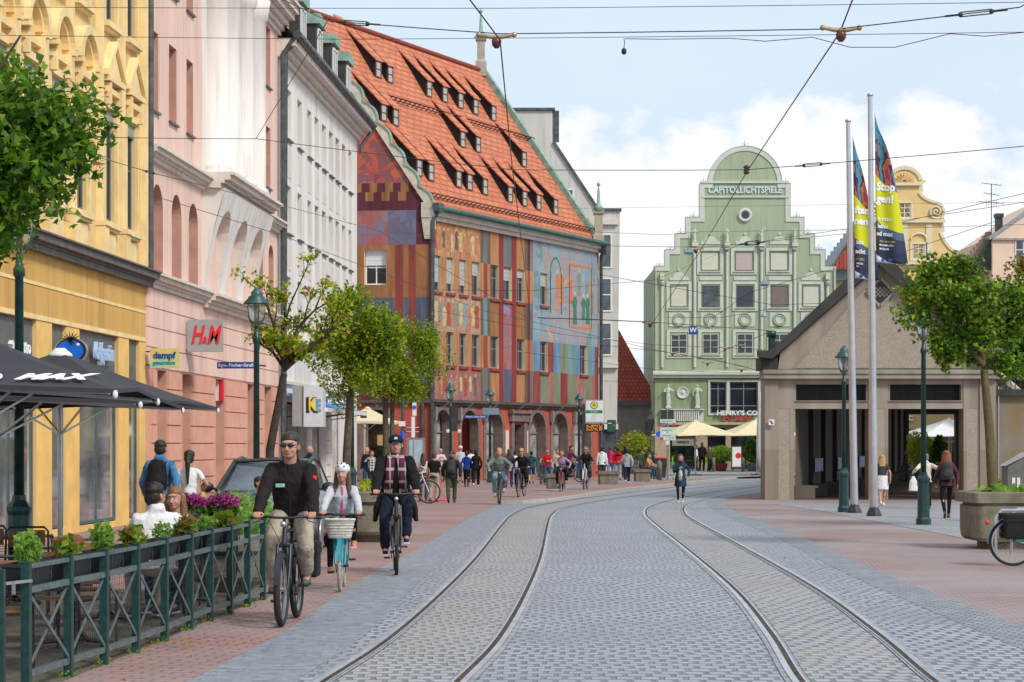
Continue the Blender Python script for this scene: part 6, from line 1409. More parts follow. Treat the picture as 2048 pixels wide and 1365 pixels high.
Lg = leafm('leaf_green', (.13, .27, .015)); Ld = leafm('leaf_dark', (.055, .14, .012)); Ly = leafm('leaf_yellow', (.6, .5, .04)); Ll = leafm('leaf_light', (.3, .43, .04)); Lo = leafm('leaf_orange', (.35, .11, .02)); Lr = leafm('leaf_red', (.32, .12, .05)); Lyg = leafm('leaf_yellowgreen', (.42, .52, .02))
M_bark = mat('bark', (.1, .08, .055), .9, .3, 8, bump=.8, bscale=20); M_barkd = mat('dark_bark', (.05, .035, .028), .9, .3, 8, bump=.8, bscale=20)
def tree(name, label, base, fork, crown, r, nl, size, mats, wts, seed, trunk_r=.09, bark=None, bare=0, lumps=14, group=None, lump_r=.42, bend=None, trunks=None, limbs=9, mid=None, cone=0):
 rg = random.Random(seed); t = thing(name, label, 'tree', base, 0, group); B = V(base); fk = V(fork)-B; cc = V(crown)-B; bark = bark or M_bark
 cents = []
 for i in range(lumps):
  while 1:
   d = V((rg.uniform(-1, 1), rg.uniform(-1, 1), rg.uniform(-1, 1)))
   if .25 < d.length < 1 and not (cone and d.z > 0 and d.xy.length > 1-.75*d.z): break
  cents.append((cc+V((d.x*r[0], d.y*r[1], d.z*r[2]))*(.8), rg.uniform(.75, 1.2)))
 mb = MB(); pts = [V((0, 0, -.05))]+([V(mid)-B] if mid else [fk*.5+V((rg.uniform(-.04, .04), 0, 0))])+[fk]
 mb.tube(pts, [trunk_r*1.15, trunk_r, trunk_r*.8], 10)
 for o in (trunks or []): q = [V(x)-B for x in o]; mb.tube(q, [trunk_r*.8, trunk_r*.7, trunk_r*.6][:len(q)], 8)
 tips = []
 def branch(a, b, r0, depth):
  m_ = a.lerp(b, .5)+V((rg.uniform(-.1, .1), rg.uniform(-.1, .1), rg.uniform(0, .12)))*(b-a).length
  mb.tube([a, m_, b], [r0, r0*.7, r0*.4], 6); tips.append((m_, b))
  if depth > 0:
   for _ in range(3):
    d = (b-a).normalized(); e = m_.lerp(b, rg.uniform(0, 1)); v = (d+V((rg.uniform(-1, 1), rg.uniform(-1, 1), rg.uniform(-.5, 1)))*.9).normalized()*(b-a).length*rg.uniform(.35, .65)
    branch(e, e+v, r0*.45, depth-1)
 for i, (c, k) in enumerate(cents[:limbs]): branch(fk.lerp(cc, rg.uniform(0, .35)), c if bare else cc.lerp(c, .6), trunk_r*.5, 2 if bare else 1)
 mb.build('trunk', [bark], t)
 pts = []; ra = np.random.RandomState(seed)
 if bare:
  for a, b in tips:
   for _ in range(max(1, int(nl/len(tips)))):
    if rg.random() < bare: continue
    q = b.lerp(a, rg.random()*.5)+V((rg.gauss(0, .07), rg.gauss(0, .07), rg.gauss(0, .06))); pts.append(tuple(q))
 else:
  per = nl//len(cents)
  for c, k in cents:
   d = ra.normal(0, 1, (per, 3)); d /= np.linalg.norm(d, axis=1)[:, None]; rad = ra.rand(per)**.45; 
   rr = np.array(r)*lump_r*k; q = np.array(c)+d*rad[:, None]*rr*(1+.25*np.sin(d[:, :1]*7+d[:, 2:]*5)); pts.append(q)
  pts = np.concatenate(pts)
 leafmesh('crown', pts, mats, wts, size, t, seed)
 return t
tree('maple_tree', 'leafy green maple hanging in from the left edge over the green lamp post', (-6.6, 22.2, 0), (-6.3, 22.2, 3.4), (-5.55, 22, 5.05), (1.35, 1.3, 1.45), 17000, .135, [Ld, Lg, Ll, Lo], (4.5, 5, 2, .06), 3, .12, lumps=24, lump_r=.36, cone=1)
tree('street_tree', 'half bare young tree with sparse yellowing leaves and a bent trunk', gnd(543, 1056), at(568, 748, gnd(543, 1056).y), at(588, 668, gnd(543, 1056).y), (1.15, 1.0, .95), 3000, .14, [Lyg, Ly, Lg, Lr], (5, 2, 3, .8), 11, .09, M_barkd, bare=.2, lumps=13, limbs=13, mid=at(540, 900, gnd(543, 1056).y))
tree('street_tree', 'street tree with yellow-green crown and reddish sprigs, left of the rounder crown', gnd(693, 1036), at(700, 790, gnd(693, 1036).y), at(705, 690, gnd(693, 1036).y), (1.25, 1.1, 1.45), 20000, .105, [Lg, Lyg, Ly, Lr, Ld], (4.5, 5, .7, .35, 1.6), 21, .1, lumps=26, lump_r=.38)
tree('street_tree', 'round yellow-green street tree on two slim trunks in front of the guild house', gnd(770, 1000), at(770, 790, gnd(770, 1000).y), at(792, 722, gnd(770, 1000).y), (1.55, 1.3, 1.5), 24000, .1, [Lg, Lyg, Ly, Lo, Ld], (4.5, 5.5, .8, .15, 1.4), 33, .1, lumps=28, lump_r=.38, trunks=[[gnd(785, 1000), at(784, 850, gnd(785, 1000).y), at(786, 760, gnd(785, 1000).y)]])
tree('maple_tree', 'green maple growing out of the concrete planter in front of the market hall', (8.08, 36.1, .9), at(1968, 740, 36.1), at(1958, 625, 36.1), (1.5, 1.15, 1.3), 13000, .12, [Ld, Lg, Ll, Lyg, Lo], (3.5, 5, 2.2, 1, .15), 44, .08, mat('olive_bark', (.13, .1, .04), .85, .2, 8), lumps=34, lump_r=.25)
tree('street_tree', 'reddish autumn tree cut by the right edge behind the planter maple', (11.4, 44, 0), (11.3, 44, 3.2), (11.2, 44, 4.9), (1.35, 1.3, 1.25), 7000, .13, [Lr, Lg, Lo, Lyg], (3, 3, 1.5, 2), 55, .1, lumps=18, lump_r=.36)
tree('street_tree', 'dark green tree behind the masonry wall at the right edge', (17.4, 72, 0), (17.4, 72, 3.5), (17.6, 72, 4.9), (2.0, 1.6, 1.5), 6000, .2, [Ld, Lg], (3, 2), 66, .12, lumps=16, lump_r=.4)
# =============== LAMP POSTS ===============
def lantern_post(label, loc, hgt=4.27, big=1.0, glass=True):
 t = thing('street_lamp', label, 'street lamp', loc, 0, 'green street lamps'); k = big
 mb = MB(); mb.lathe((0, 0, 0), [(.165*k, 0), (.165*k, .12), (.135*k, .17), (.125*k, .9), (.145*k, .95), (.145*k, 1.0), (.085*k, 1.08), (.075*k, 1.14)], 8, 0, False); mb.build('base', [M_green], t)
 mb = MB(); mb.lathe((0, 0, 0), [(.062*k, 1.12), (.05*k, hgt-1.0), (.07*k, hgt-.98), (.07*k, hgt-.9), (.045*k, hgt-.86), (.04*k, hgt-.72)], 12); mb.build('pole', [M_green], t)
 mb = MB(); mb.lathe((0, 0, 0), [(.09*k, hgt-.68), (.145*k, hgt-.52), (.16*k, hgt-.36), (.15*k, hgt-.3)], 16); mb.build('lamp_glass', [mat('lamp_glass', (.6, .62, .6), .15, .1, 3, trans=.85)], t)
 mb = MB(); mb.lathe((0, 0, 0), [(.24*k, hgt-.31), (.235*k, hgt-.28), (.15*k, hgt-.2), (.15*k, hgt-.17), (.1*k, hgt-.15), (.1*k, hgt-.09), (.06*k, hgt-.05), (.03*k, hgt)], 18)
 for i in range(4): a = i*1.571+.4; mb.tube([(.07*k*math.cos(a), .07*k*math.sin(a), hgt-.72), (.15*k*math.cos(a), .15*k*math.sin(a), hgt-.55), (.165*k*math.cos(a), .165*k*math.sin(a), hgt-.3)], .008, 4)
 mb.build('lamp_shade', [M_lampg], t); mb = MB(); mb.lathe((0, 0, 0), [(.03, hgt-.72), (.03, hgt-.35)], 8); mb.build('bulb', [M_grey], t)
 return t
lantern_post('dark green lamp post at the left edge rising into the maple', (-5.8, 25.3, 0), 4.7)
lantern_post('green street lamp standing right behind the grey car', ((513-CX)/109.7, F/109.7, 0), 4.6)
lantern_post('green street lamp with its head hidden in the yellow-green crown', ((704-CX)/75, F/75, 0), 4.3)
lantern_post('lamp post with a small traffic board, left of the arcade passage', ((901-CX)/50, F/50, 0), 4.2)
lantern_post('lamp post carrying the dark blue street name sign', ((980-CX)/45, F/45, .05), 4.2)
lantern_post('lamp post next to the white and green tram stop board', ((1158-CX)/40.5, F/40.5, .08), 4.2)
lantern_post('green street lamp left of the two flagpoles', ((1688-CX)/78, F/78, 0))
lantern_post('lamp post standing in front of the right passage, its top hidden in the maple', ((1847-CX)/92.5, F/92.5, 0), 4.7)
t = thing('street_lamp', 'black four sided lantern on a bracket beside the low grey house', 'street lamp', ((1302-CX)/36, F/36, 0))
mb = MB(); mb.lathe((0, 0, 0), [(.09, 0), (.05, .6), (.04, 2.4)], 8); mb.build('pole', [M_iron], t); mb = MB(); mb.lathe((0, 0, 0), [(.12, 2.5), (.26, 3.1), (.28, 3.15), (.1, 3.4), (.1, 3.5), (.02, 3.7)], 4, 0, False); mb.build('lantern', [M_iron], t)
mb = MB(); mb.lathe((0, 0, 0), [(.11, 2.56), (.25, 3.08)], 4, 0, False, Matrix.Scale(1.03, 4)); mb.build('lamp_glass', [M_gl2], t)
t = thing('street_name_sign', 'small blue street name sign on the lamp post by the arcade', 'sign', at(951, 834, 95)); MB().box(-.53, .53, -.02, .02, -.07, .07).build('plate', [M_blue], t); text('Philippine-Welser-Straße', .11, M_wl, t, (0, -.025, 0), FRONT, depth=.002, sx=.78)
t = thing('sign_board', 'grey traffic board back to back on the lamp post left of the arcade passage', 'sign', at(907, 838, 86)); MB().box(-.12, .16, -.04, .04, -.5, .5).build('board', [M_slate], t); MB().box(-.28, -.14, -.03, 0, -.55, -.42).box(.18, .3, -.03, 0, -.55, -.42).build('notice', [M_white], t)
t = thing('sign_board', 'grey back of a traffic sign on the lamp post with the street name', 'sign', at(981, 823, 95.3)); MB().box(-.36, .36, -.03, .03, -.15, .15).build('board', [mat('sign_back', (.2, .26, .3), .5)], t)
# =============== FLAGS ===============
def flagpole(label, px, sc, ztop, tx0, tx1):
 x, y = (px-CX)/sc, F/sc; t = thing('flagpole', label, 'flagpole', (x, y, 0)); t.rotation_euler = (0, tx0, 0)
 mb = MB(); mb.lathe((0, 0, 0), [(.2, 0), (.19, .06), (.1, .24)], 6, 0, False); mb.build('base', [M_iron], t)
 mb = MB(); mb.tube([(0, 0, .1), (0, 0, ztop*.5), (0, 0, ztop)], [.1, .085, .055], 14); mb.lathe((0, 0, 0), [(.075, ztop), (.075, ztop+.06), (.02, ztop+.08)], 12); mb.build('pole', [mat('aluminium', (.6, .61, .64), .3, .08, 2, metal=.85)], t)
 return V((x, y, 0))
pA = flagpole('shorter white flagpole on the left, carrying the smaller banner', 1709, 79, 9.9, -.0165, 0); pB = flagpole('taller white flagpole on the right, carrying the longer banner', 1748, 82.6, 10.17, -.0095, 0)
def flagmat():
 def f(m, n, l, p, nn, tc, rp):
  uv = nn('ShaderNodeUVMap'); s = nn('ShaderNodeSeparateXYZ'); l.new(uv.outputs[0], s.inputs[0])
  v = math_(nn, l, 'ADD', s.outputs[1], math_(nn, l, 'MULTIPLY', math_(nn, l, 'SINE', math_(nn, l, 'MULTIPLY', s.outputs[0], 3.1)), .05))
  cr = nn('ShaderNodeValToRGB'); cr.color_ramp.interpolation = 'CONSTANT'; e = cr.color_ramp.elements
  cols = ((0, 'd8dce4'), (.05, '232a44'), (.13, '2a3450'), (.22, '4a6074'), (.28, 'c8cc18'), (.58, '4a8098'))
  e[0].position = 0; e[0].color = lin(cols[0][1])+(1,); e[1].position = cols[1][0]; e[1].color = lin(cols[1][1])+(1,)
  for pos, c in cols[2:]: q = e.new(pos); q.color = lin(c)+(1,)
  l.new(v, cr.inputs[0])
  vo = nn('ShaderNodeTexNoise'); vo.inputs['Scale'].default_value = 5; vo.inputs['Detail'].default_value = 2; l.new(uv.outputs[0], vo.inputs['Vector']); c2 = nn('ShaderNodeValToRGB'); c2.color_ramp.interpolation = 'CONSTANT'; e = c2.color_ramp.elements
  e[0].color = lin('2c1c30')+(1,); e[1].position = .62; e[1].color = lin('a03c58')+(1,)
  for pos, c in ((.47, '4a2840'), (.53, 'b06a48')): q = e.new(pos); q.color = lin(c)+(1,)
  l.new(vo.outputs[0], c2.inputs[0])
  f1 = math_(nn, l, 'GREATER_THAN', v, .58); f2 = math_(nn, l, 'LESS_THAN', v, .85); blobm = math_(nn, l, 'GREATER_THAN', vo.outputs[0], .46); f_ = math_(nn, l, 'MULTIPLY', math_(nn, l, 'MULTIPLY', f1, f2), blobm)
  o = mixn(nn, l, f_, cr.outputs[0], c2.outputs[0]); l.new(o, p.inputs['Base Color'])
 return mat('banner_cloth', (.3, .3, .3), .8, fn=f)
def banner(label, pole, z0, z1, wtop, wbot, seed, lines, big):
 t = thing('banner', label, 'banner', pole); t.rotation_euler = (0, -.0165 if big == 1 else -.0095, 0); n, m_ = 14, 40; vs = []; uvs = []
 cy_ = lambda x, v: -.06-.045*math.sin(x*13+seed+v*2)*min(1, x/.1)-.1*x
 for j in range(m_+1):
  v = j/m_; z = z0+(z1-z0)*v; w_ = wbot*(1-v)**.55+wtop
  for i in range(n+1):
   u = i/n; vs.append((.1+w_*u, cy_(w_*u, v), z-(.1*u)*(1-v)-.45*u*v)); uvs.append((u*w_, v))
 me = bpy.data.meshes.new('cloth'); me.from_pydata(vs, [], [(j*(n+1)+i, j*(n+1)+i+1, (j+1)*(n+1)+i+1, (j+1)*(n+1)+i) for j in range(m_) for i in range(n)])
 ul = me.uv_layers.new(name='UVMap')
 for l_ in me.loops: ul.data[l_.index].uv = uvs[l_.vertex_index]
 for p in me.polygons: p.use_smooth = True
 me.materials.append(flagmat()); o = bpy.data.objects.new('cloth', me); COL.objects.link(o); o.parent = t; sd__ = o.modifiers.new('s', 'SOLIDIFY'); sd__.thickness = .004
 H_ = z1-z0
 for s_, v, sz, x0, b_ in lines:
  tx = text(s_, sz*.86, mat('banner_yellow', lin('d0c820'), .7) if '20' in s_ and '.' in s_ else M_wl, t, (0, 0, 0), (0, 0, 0), depth=.001, bold=b_, align='LEFT', shear=.12 if b_ > .01 else 0)
  for q in tx.data.vertices: X_, Z_ = .12+x0+q.co.x*.9, z0+H_*v+q.co.y-.1*(x0+q.co.x); q.co = (X_, cy_(X_-.1, v)-.012+q.co.z*-1, Z_)
 for x0 in (.2, .38): MB().box(x0, x0+.09, cy_(x0, .02)-.03, cy_(x0, .02)-.028, z0+H_*.0, z0+H_*.02).build('logo', [M_blue], t)
banner('banner on the shorter flagpole with people, yellow field and dark blue foot', pA, 5.95, 9.6, .03, .58, .4, (('ften', .47, .3, 0, .012), ('nen!', .395, .3, -.02, .012), ('aus', .25, .19, .02, .004), ('acht', .185, .19, 0, .004), ('.11.2021', .13, .085, .0, .001), ('MILIAS', .1, .075, .02, .001), ('M', .08, .075, .02, .001)), 1)
banner('longer banner on the taller flagpole reading in white over yellow and navy', pB, 6.15, 9.8, .03, .74, 1.6, (('Stop', .5, .3, 0, .012), ('gen!', .42, .3, 0, .012), ('e man', .29, .17, .03, .004), ('leine', .24, .17, .02, .004), ('ad mac', .19, .17, .0, .004), ('28.8.–28.11.2021', .14, .07, .06, .001), ('MAXIMILIAN', .115, .075, .06, .001), ('MUSEUM', .09, .075, .06, .001)), 2)
# =============== OVERHEAD WIRES ===============
def wire(label, pts, r=.012, cat='overhead wire', sag=0.0, name='overhead_wire', extras=None, m=M_iron):
 P = [V(p) for p in pts]; q = []
 for a, b in zip(P, P[1:]):
  n = 10 if sag else 1
  for i in range(n): f = i/n; v = a.lerp(b, f); v.z -= sag*4*f*(1-f)*(b-a).length*.01; q.append(v)
 q.append(P[-1]); mb = MB(); mb.tube(q, r, 5); o = mb.build(name, [m]); tag(o, label, cat)
 return o
ZC = 5.6
def wp(px, py, zz=None, Y=None): return at(px, py, Y) if Y else at(px, py, (zz-HC)*F/(HZ-py))
wire('left contact wire running down towards the arcade from the top centre', [wp(900, -60, 5.75), wp(940, 0, 5.7), wp(1000, 80, 5.6), wp(1025, 340, 5.6), wp(1045, 500, 5.55), wp(1062, 640, 5.55)], 0.0075)
wire('right contact wire running diagonally from the top right to the green gable', [wp(1722, -60, 5.75), wp(1705, 0, 5.7), wp(1680, 65, 5.6), wp(1493, 345, 5.6), wp(1402, 500, 5.6), wp(1308, 643, 5.6)], 0.0075)
Msp = 5.85
wire('span wire from the guild house roof line across the sky through the upper insulators', [wp(548, -10, 6.8), wp(655, 42, Y=22.5), wp(1000, 68, Y=20.8), wp(1680, 58, Y=20.0), wp(2040, 15, Y=19), wp(2100, -20, Y=18.5)], 0.0054, sag=.12)
wire('thin uppermost wire across the top of the sky', [wp(-50, 14, Y=24), wp(1000, 17, Y=22), wp(2100, 4, Y=20)], 0.0034, sag=.1)
wire('thin wire with the hanging microphone crossing the upper sky', [wp(-50, 70, Y=25), wp(700, 79, Y=24), wp(2100, 64, Y=20)], 0.0034, sag=.1)
wire('slack cable looped below the upper wire', [wp(1250, 78, Y=22.1), wp(1320, 79, Y=22), wp(1460, 77, Y=21.8), wp(1530, 83, Y=21.6), wp(1625, 75, Y=21.4), wp(1700, 95, Y=21.2), wp(1790, 95, Y=21), wp(1900, 68, Y=20.8), wp(1970, 73, Y=20.6), wp(2060, 64, Y=20.4)], 0.0041)
wire('wire running left from the insulator down to the pink facade', [wp(655, 42, Y=22.5), wp(512, 278, Y=33)], 0.0054)
wire('span wire crossing in front of the yellow and pink facades', [wp(150, 274, Y=30), wp(512, 278, Y=33), wp(1025, 340, Y=30), wp(1493, 340, Y=30), wp(2100, 288, Y=27)], 0.0054, sag=.2)
wire('lower span wire slanting across the left facades to the guild house', [wp(180, 310, Y=36), wp(300, 345, Y=38), wp(560, 410, Y=50), wp(757, 462, Y=66), wp(860, 472, Y=90)], 0.0068)
wire('cable slanting down right across the mural', [wp(757, 462, Y=66), wp(960, 580, Y=72), wp(1062, 640, Y=66)], 0.0082)
wire('long wire slanting from the pink facade to the stop board', [wp(300, 390, Y=48), wp(560, 470, Y=55), wp(960, 620, Y=75), wp(1310, 700, Y=85), wp(1500, 735, Y=90)], 0.0082)
for i, (lab, pts, r) in enumerate((
 ('horizontal wire through the upper windows of the mural wall', [wp(860, 580, Y=80), wp(1062, 582, Y=72), wp(1310, 560, Y=80), wp(1480, 490, Y=85), wp(2048, 405, Y=60)], 0.0082),
 ('wire across the green facade at the level of the small statues', [wp(1200, 465, Y=75), wp(1330, 470, Y=75), wp(1400, 464, Y=75), wp(1700, 460, Y=68), wp(2100, 448, Y=60)], 0.0068),
 ('wire below the small statues rising to the right edge', [wp(1180, 492, Y=75), wp(1410, 495, Y=74), wp(1510, 486, Y=72), wp(1720, 465, Y=68), wp(2100, 375, Y=55)], 0.0082),
 ('faint thin wire above the round window', [wp(1100, 418, Y=90), wp(2100, 404, Y=80)], 0.0048),
 ('wire across the second window row of the green facade', [wp(1200, 550, Y=80), wp(1400, 585, Y=80), wp(1545, 610, Y=78), wp(1720, 605, Y=75)], 0.0095),
 ('wire rising from the hanging lamp to the flagpoles', [wp(1420, 640, Y=75), wp(1500, 585, Y=74), wp(1640, 545, Y=72), wp(1760, 520, Y=68), wp(2000, 440, Y=60)], 0.0082),
 ('thick double wire left of the green facade', [wp(1075, 636, Y=70), wp(1200, 640, Y=72), wp(1308, 645, Y=75)], 0.017),
 ('wire from the mast on the market hall to the green facade corner', [wp(1308, 645, Y=75), wp(1545, 662, Y=70)], 0.0095),
 ('wire crossing below the window row of the green facade', [wp(1200, 690, Y=80), wp(1320, 703, Y=80), wp(1430, 720, Y=80), wp(1530, 745, Y=80)], 0.0095),
 ('low wire crossing the mural between the window rows', [wp(860, 620, Y=85), wp(1130, 670, Y=85), wp(1310, 690, Y=85), wp(1530, 700, Y=85)], 0.0082),
 ('lowest cable in front of the cornice of the green facade', [wp(1050, 705, Y=90), wp(1310, 740, Y=90), wp(1520, 748, Y=90)], 0.0082),
 ('slanting wire from the lamp to the round medallions', [wp(1330, 635, Y=85), wp(1440, 636, Y=85), wp(1545, 618, Y=80)], 0.0082),
 ('short wire from the mast up to the hanging lamp', [wp(1545, 662, Y=70), wp(1440, 705, Y=75)], 0.0095),
 ('wire in front of the office building windows', [wp(1200, 762, Y=95), wp(1340, 766, Y=95), wp(1530, 760, Y=90)], 0.0082))):
 wire(lab, pts, r)
def insulator(label, p, sc=1, rot=0):
 t = thing('wire_insulator', label, 'insulator', p, rot); mb = MB(); mb.tube([(-.17*sc, 0, -.0), (-.06*sc, 0, -.02*sc), (.06*sc, 0, -.02*sc), (.17*sc, 0, 0)], [.016*sc, .022*sc, .022*sc, .016*sc], 8)
 for s in (-1, 1): mb.ell((s*.17*sc, 0, 0), .028*sc, 8)
 mb.build('cross_arm', [mat('brass', (.45, .33, .2), .45, .15, metal=.6)], t); mb = MB(); mb.lathe((0, 0, 0), [(.02*sc, -.13*sc), (.045*sc, -.1*sc), (.05*sc, -.06*sc), (.035*sc, -.03*sc)], 10); mb.build('bell', [mat('red_ceramic', (.12, .03, .02), .3)], t); return t
insulator('brass cross piece with red bell on the left contact wire', wp(993, 70, Y=20.7)); insulator('brass cross piece with red bell on the right contact wire', wp(1682, 56, Y=20.0))
insulator('brown insulator in front of the office building where wires meet', wp(1300, 645, Y=75), 1.4); insulator('small insulator on the diagonal wire before the left white window', wp(1392, 497, Y=76), 1.4)
for i, (x, y) in enumerate(((1352, 670), (1450, 695), (1480, 690), (1415, 725), (1483, 738), (1345, 705))): insulator(('tiny rusty clamp over the first lower window of the green facade', 'tiny rusty clamp left of the middle window pair', 'tiny rusty clamp on the right lower window', 'tiny rusty clamp just above the white cornice', 'tiny rusty clamp near the cornice end', 'tiny rusty clamp left below the first window')[i], wp(x, y, Y=80), 1.0)
def turnbuckle(label, p, q, r=.02):
 p, q = V(p), V(q); t = thing('turnbuckle', label, 'wire strainer', p); d = q-p; mb = MB(); sd2 = V((0, 0, r)); mb.tube([d*.25+sd2, d*.75+sd2], r*.3, 5); mb.tube([d*.25-sd2, d*.75-sd2], r*.3, 5); mb.tube([V((0, 0, 0)), d*.28], r*.5, 6); mb.tube([d*.72, d], r*.5, 6); mb.ell(d*.25, r*1.2, 8); mb.ell(d*.75, r*1.2, 8); mb.build('strainer', [M_iron], t)
turnbuckle('strainer on the span wire left of the sky', wp(662, 43, Y=22.4), wp(760, 50, Y=22.1)); turnbuckle('strainer on the wire at the top right corner', wp(1890, 33, Y=19.4), wp(2015, 20, Y=19)); turnbuckle('strainer in front of the round green gable top', wp(1590, 333, Y=29.5), wp(1660, 327, Y=29.2)); turnbuckle('strainer on the wire over the yellow facade', wp(185, 276, Y=30.5), wp(210, 276.5, Y=30.6)); turnbuckle('strainer below the small statues', wp(1480, 489, Y=73), wp(1530, 484, Y=72.5), .06); turnbuckle('strainer in front of the drainpipe', wp(285, 341, Y=38), wp(315, 349, Y=38.4))
t = thing('ceramic_insulator', 'small brown ribbed insulator in front of the round gable top', 'insulator', wp(1493, 345, Y=30)); mb = MB(); mb.lathe((0, 0, 0), [(.02, -.03), (.05, -.01), (.03, .01), (.05, .03), (.03, .05), (.05, .07), (.02, .1)], 10); mb.build('body', [mat('brown_ceramic', (.06, .02, .015), .3)], t)
t = thing('hanging_microphone', 'small black ball hanging from the looped cable in the sky', 'microphone', wp(1248, 103, Y=22.1)); mb = MB(); mb.ell((0, 0, 0), (.028, .028, .036), 12); mb.tube([(0, 0, .03), (.005, 0, .09), (.0, 0, .13)], .004, 5); mb.build('capsule', [M_black], t)
def hlamp(label, p, k, box):
 t = thing('hanging_lamp', label, 'hanging lamp', p); mb = MB()
 if box: mb.box(-.55*k, .55*k, -.2, .2, -.12*k, .3*k); mb.box(-.45*k, .45*k, -.16, .16, -.28*k, -.12*k); mb.tube([(0, 0, .3*k), (0, 0, .6*k)], .03, 5)
 else: mb.lathe((0, 0, 0), [(.32*k, -.3*k), (.3*k, -.2*k), (.16*k, .0), (.12*k, .2*k), (.05*k, .3*k)], 12); mb.tube([(0, 0, .3*k), (0, 0, .6*k)], .03, 5)
 mb.build('housing', [mat('lamp_grey_blue', lin('8fa8b4'), .5)], t)
hlamp('box shaped grey lamp hanging left over the green facade', wp(1377, 504, Y=76), .32*.9, True); hlamp('box shaped grey lamp hanging over the middle of the green facade', wp(1529, 568, Y=74), .27, True); hlamp('bell shaped lamp hanging beside the blue square sign', wp(1417, 650, Y=76), .36, False); hlamp('bell shaped lamp hanging above the market hall roof edge', wp(1528, 628, Y=74), .36, False)
t = thing('square_sign', 'blue square sign with a white W hanging in the wires', 'sign', wp(1386, 661, Y=76)); MB().box(-.15, .15, -.015, .015, -.15, .15).build('plate', [M_blue], t); text('W', .24, M_wl, t, (0, -.02, 0), FRONT, bold=.004)
t = thing('wire_mast', 'short dark green mast standing behind the left roof corner of the market hall', 'mast', (at(1543, 800, 69.3).x, 69.3, 0)); mb = MB(); mb.tube([(0, 0, 0), (0, 0, 5.35)], .11, 12); mb.lathe((0, 0, 0), [(.15, 5.2), (.15, 5.4)], 12); mb.build('mast', [M_green], t)
# =============== PLANTERS ===============
M_pc = mat('mossy_concrete', lin('8a8375'), .9, .25, 3, bump=.6, bscale=25, col2=lin('5f5a48')); M_soil = mat('soil', (.04, .03, .02), .95)
def planter(label, x0, x1, y0, y1, hgt, r=.25, foot=True, plants=None, seed=1, name='concrete_planter'):
 cx, cy = (x0+x1)/2, (y0+y1)/2; t = thing(name, label, 'planter', (cx, cy, 0)); hx_, hy_ = (x1-x0)/2, (y1-y0)/2; mb = MB()
 def rr(a, b, rad, z, n=4):
  rad = min(rad, a*.6, b*.6); o = []
  for (sx, sy, a0) in ((1, 1, 0), (-1, 1, 90), (-1, -1, 180), (1, -1, 270)):
   for k in range(n+1): an = R(a0+90*k/n); o.append((sx*(a-rad)+rad*math.cos(an), sy*(b-rad)+rad*math.sin(an), z))
  return o
 prof = [(.82, .0), (.82, .12), (.95, .13), (.99, .19), (1, .32), (1, hgt-.24), (.97, hgt-.22), (.97, hgt-.19), (1.05, hgt-.18), (1.05, hgt-.02), (1.03, hgt), (.9, hgt), (.9, hgt-.08)]
 rings = [rr(hx_*s, hy_*s, r, z) for s, z in prof]; n = len(rings[0]); vs = [v for q in rings for v in q]
 mb.add(vs, [(i*n+j, i*n+(j+1) % n, (i+1)*n+(j+1) % n, (i+1)*n+j) for i in range(len(rings)-1) for j in range(n)]); mb.build('tub', [M_pc], t)
 mb = MB(); q = rr(hx_*.91, hy_*.91, r, hgt-.07); mb.add(q, [tuple(range(n))]); mb.build('soil', [M_soil], t)
 if plants:
  cnt, hh, sz, ms, ws = plants; rg = np.random.RandomState(seed); p = np.stack([rg.uniform(-hx_*.85, hx_*.85, cnt), rg.uniform(-hy_*.85, hy_*.85, cnt), hgt-.05+hh*rg.rand(cnt)**.8*(.5+.5*np.sin(rg.rand(cnt)*9))], -1); leafmesh('plants', p, ms, ws, sz, t, seed)
 return t
Lb = leafm('leaf_bright', (.24, .46, .05)); Lp = mat('petal_magenta', (.38, .01, .18), .6, .2); Lbz = leafm('leaf_bronze', (.34, .16, .05)); Lmint = leafm('leaf_mint', (.26, .44, .12))
planter('large concrete planter with the maple trunk at the right edge', 7.66, 10.6, 35.4, 36.9, .95, .13, plants=(260, .22, .2, [Lb, Lg], (3, 1)), seed=4)
planter('front concrete planter beside the cycling girl', (700-CX)/113, (770-CX)/113+.25, 38, 40.2, .9, .2, plants=(320, .08, .14, [Lyg, Lr], (2, 1)), seed=5)
planter('rear concrete planter behind the one beside the cycling girl', (718-CX)/96, (775-CX)/96+.3, 44, 46.4, .9, .2, plants=(360, .12, .15, [Lyg, Lg], (2, 1)), seed=6)
planter('long planter of bright green shrubs behind the end of the green fence', -3.75, -2.95, 24.9, 28.6, .68, .2, plants=None, seed=7)
tb = thing('shrub', 'bright green leafy shrub filling the planter between the fence and the car', 'shrub', (-3.4, 26.6, .58)); rg_ = np.random.RandomState(9); p = rg_.normal(0, 1, (4200, 3)); p /= np.linalg.norm(p, axis=1)[:, None]; p *= (rg_.rand(4200)**.4)[:, None]*np.array([.55, 1.7, .34]); p[:, 2] += .2; leafmesh('leaves', p+.05*rg_.normal(0, 1, p.shape), [Lb, Lmint, Lg], (3, 3, 1), .075, tb, 9)
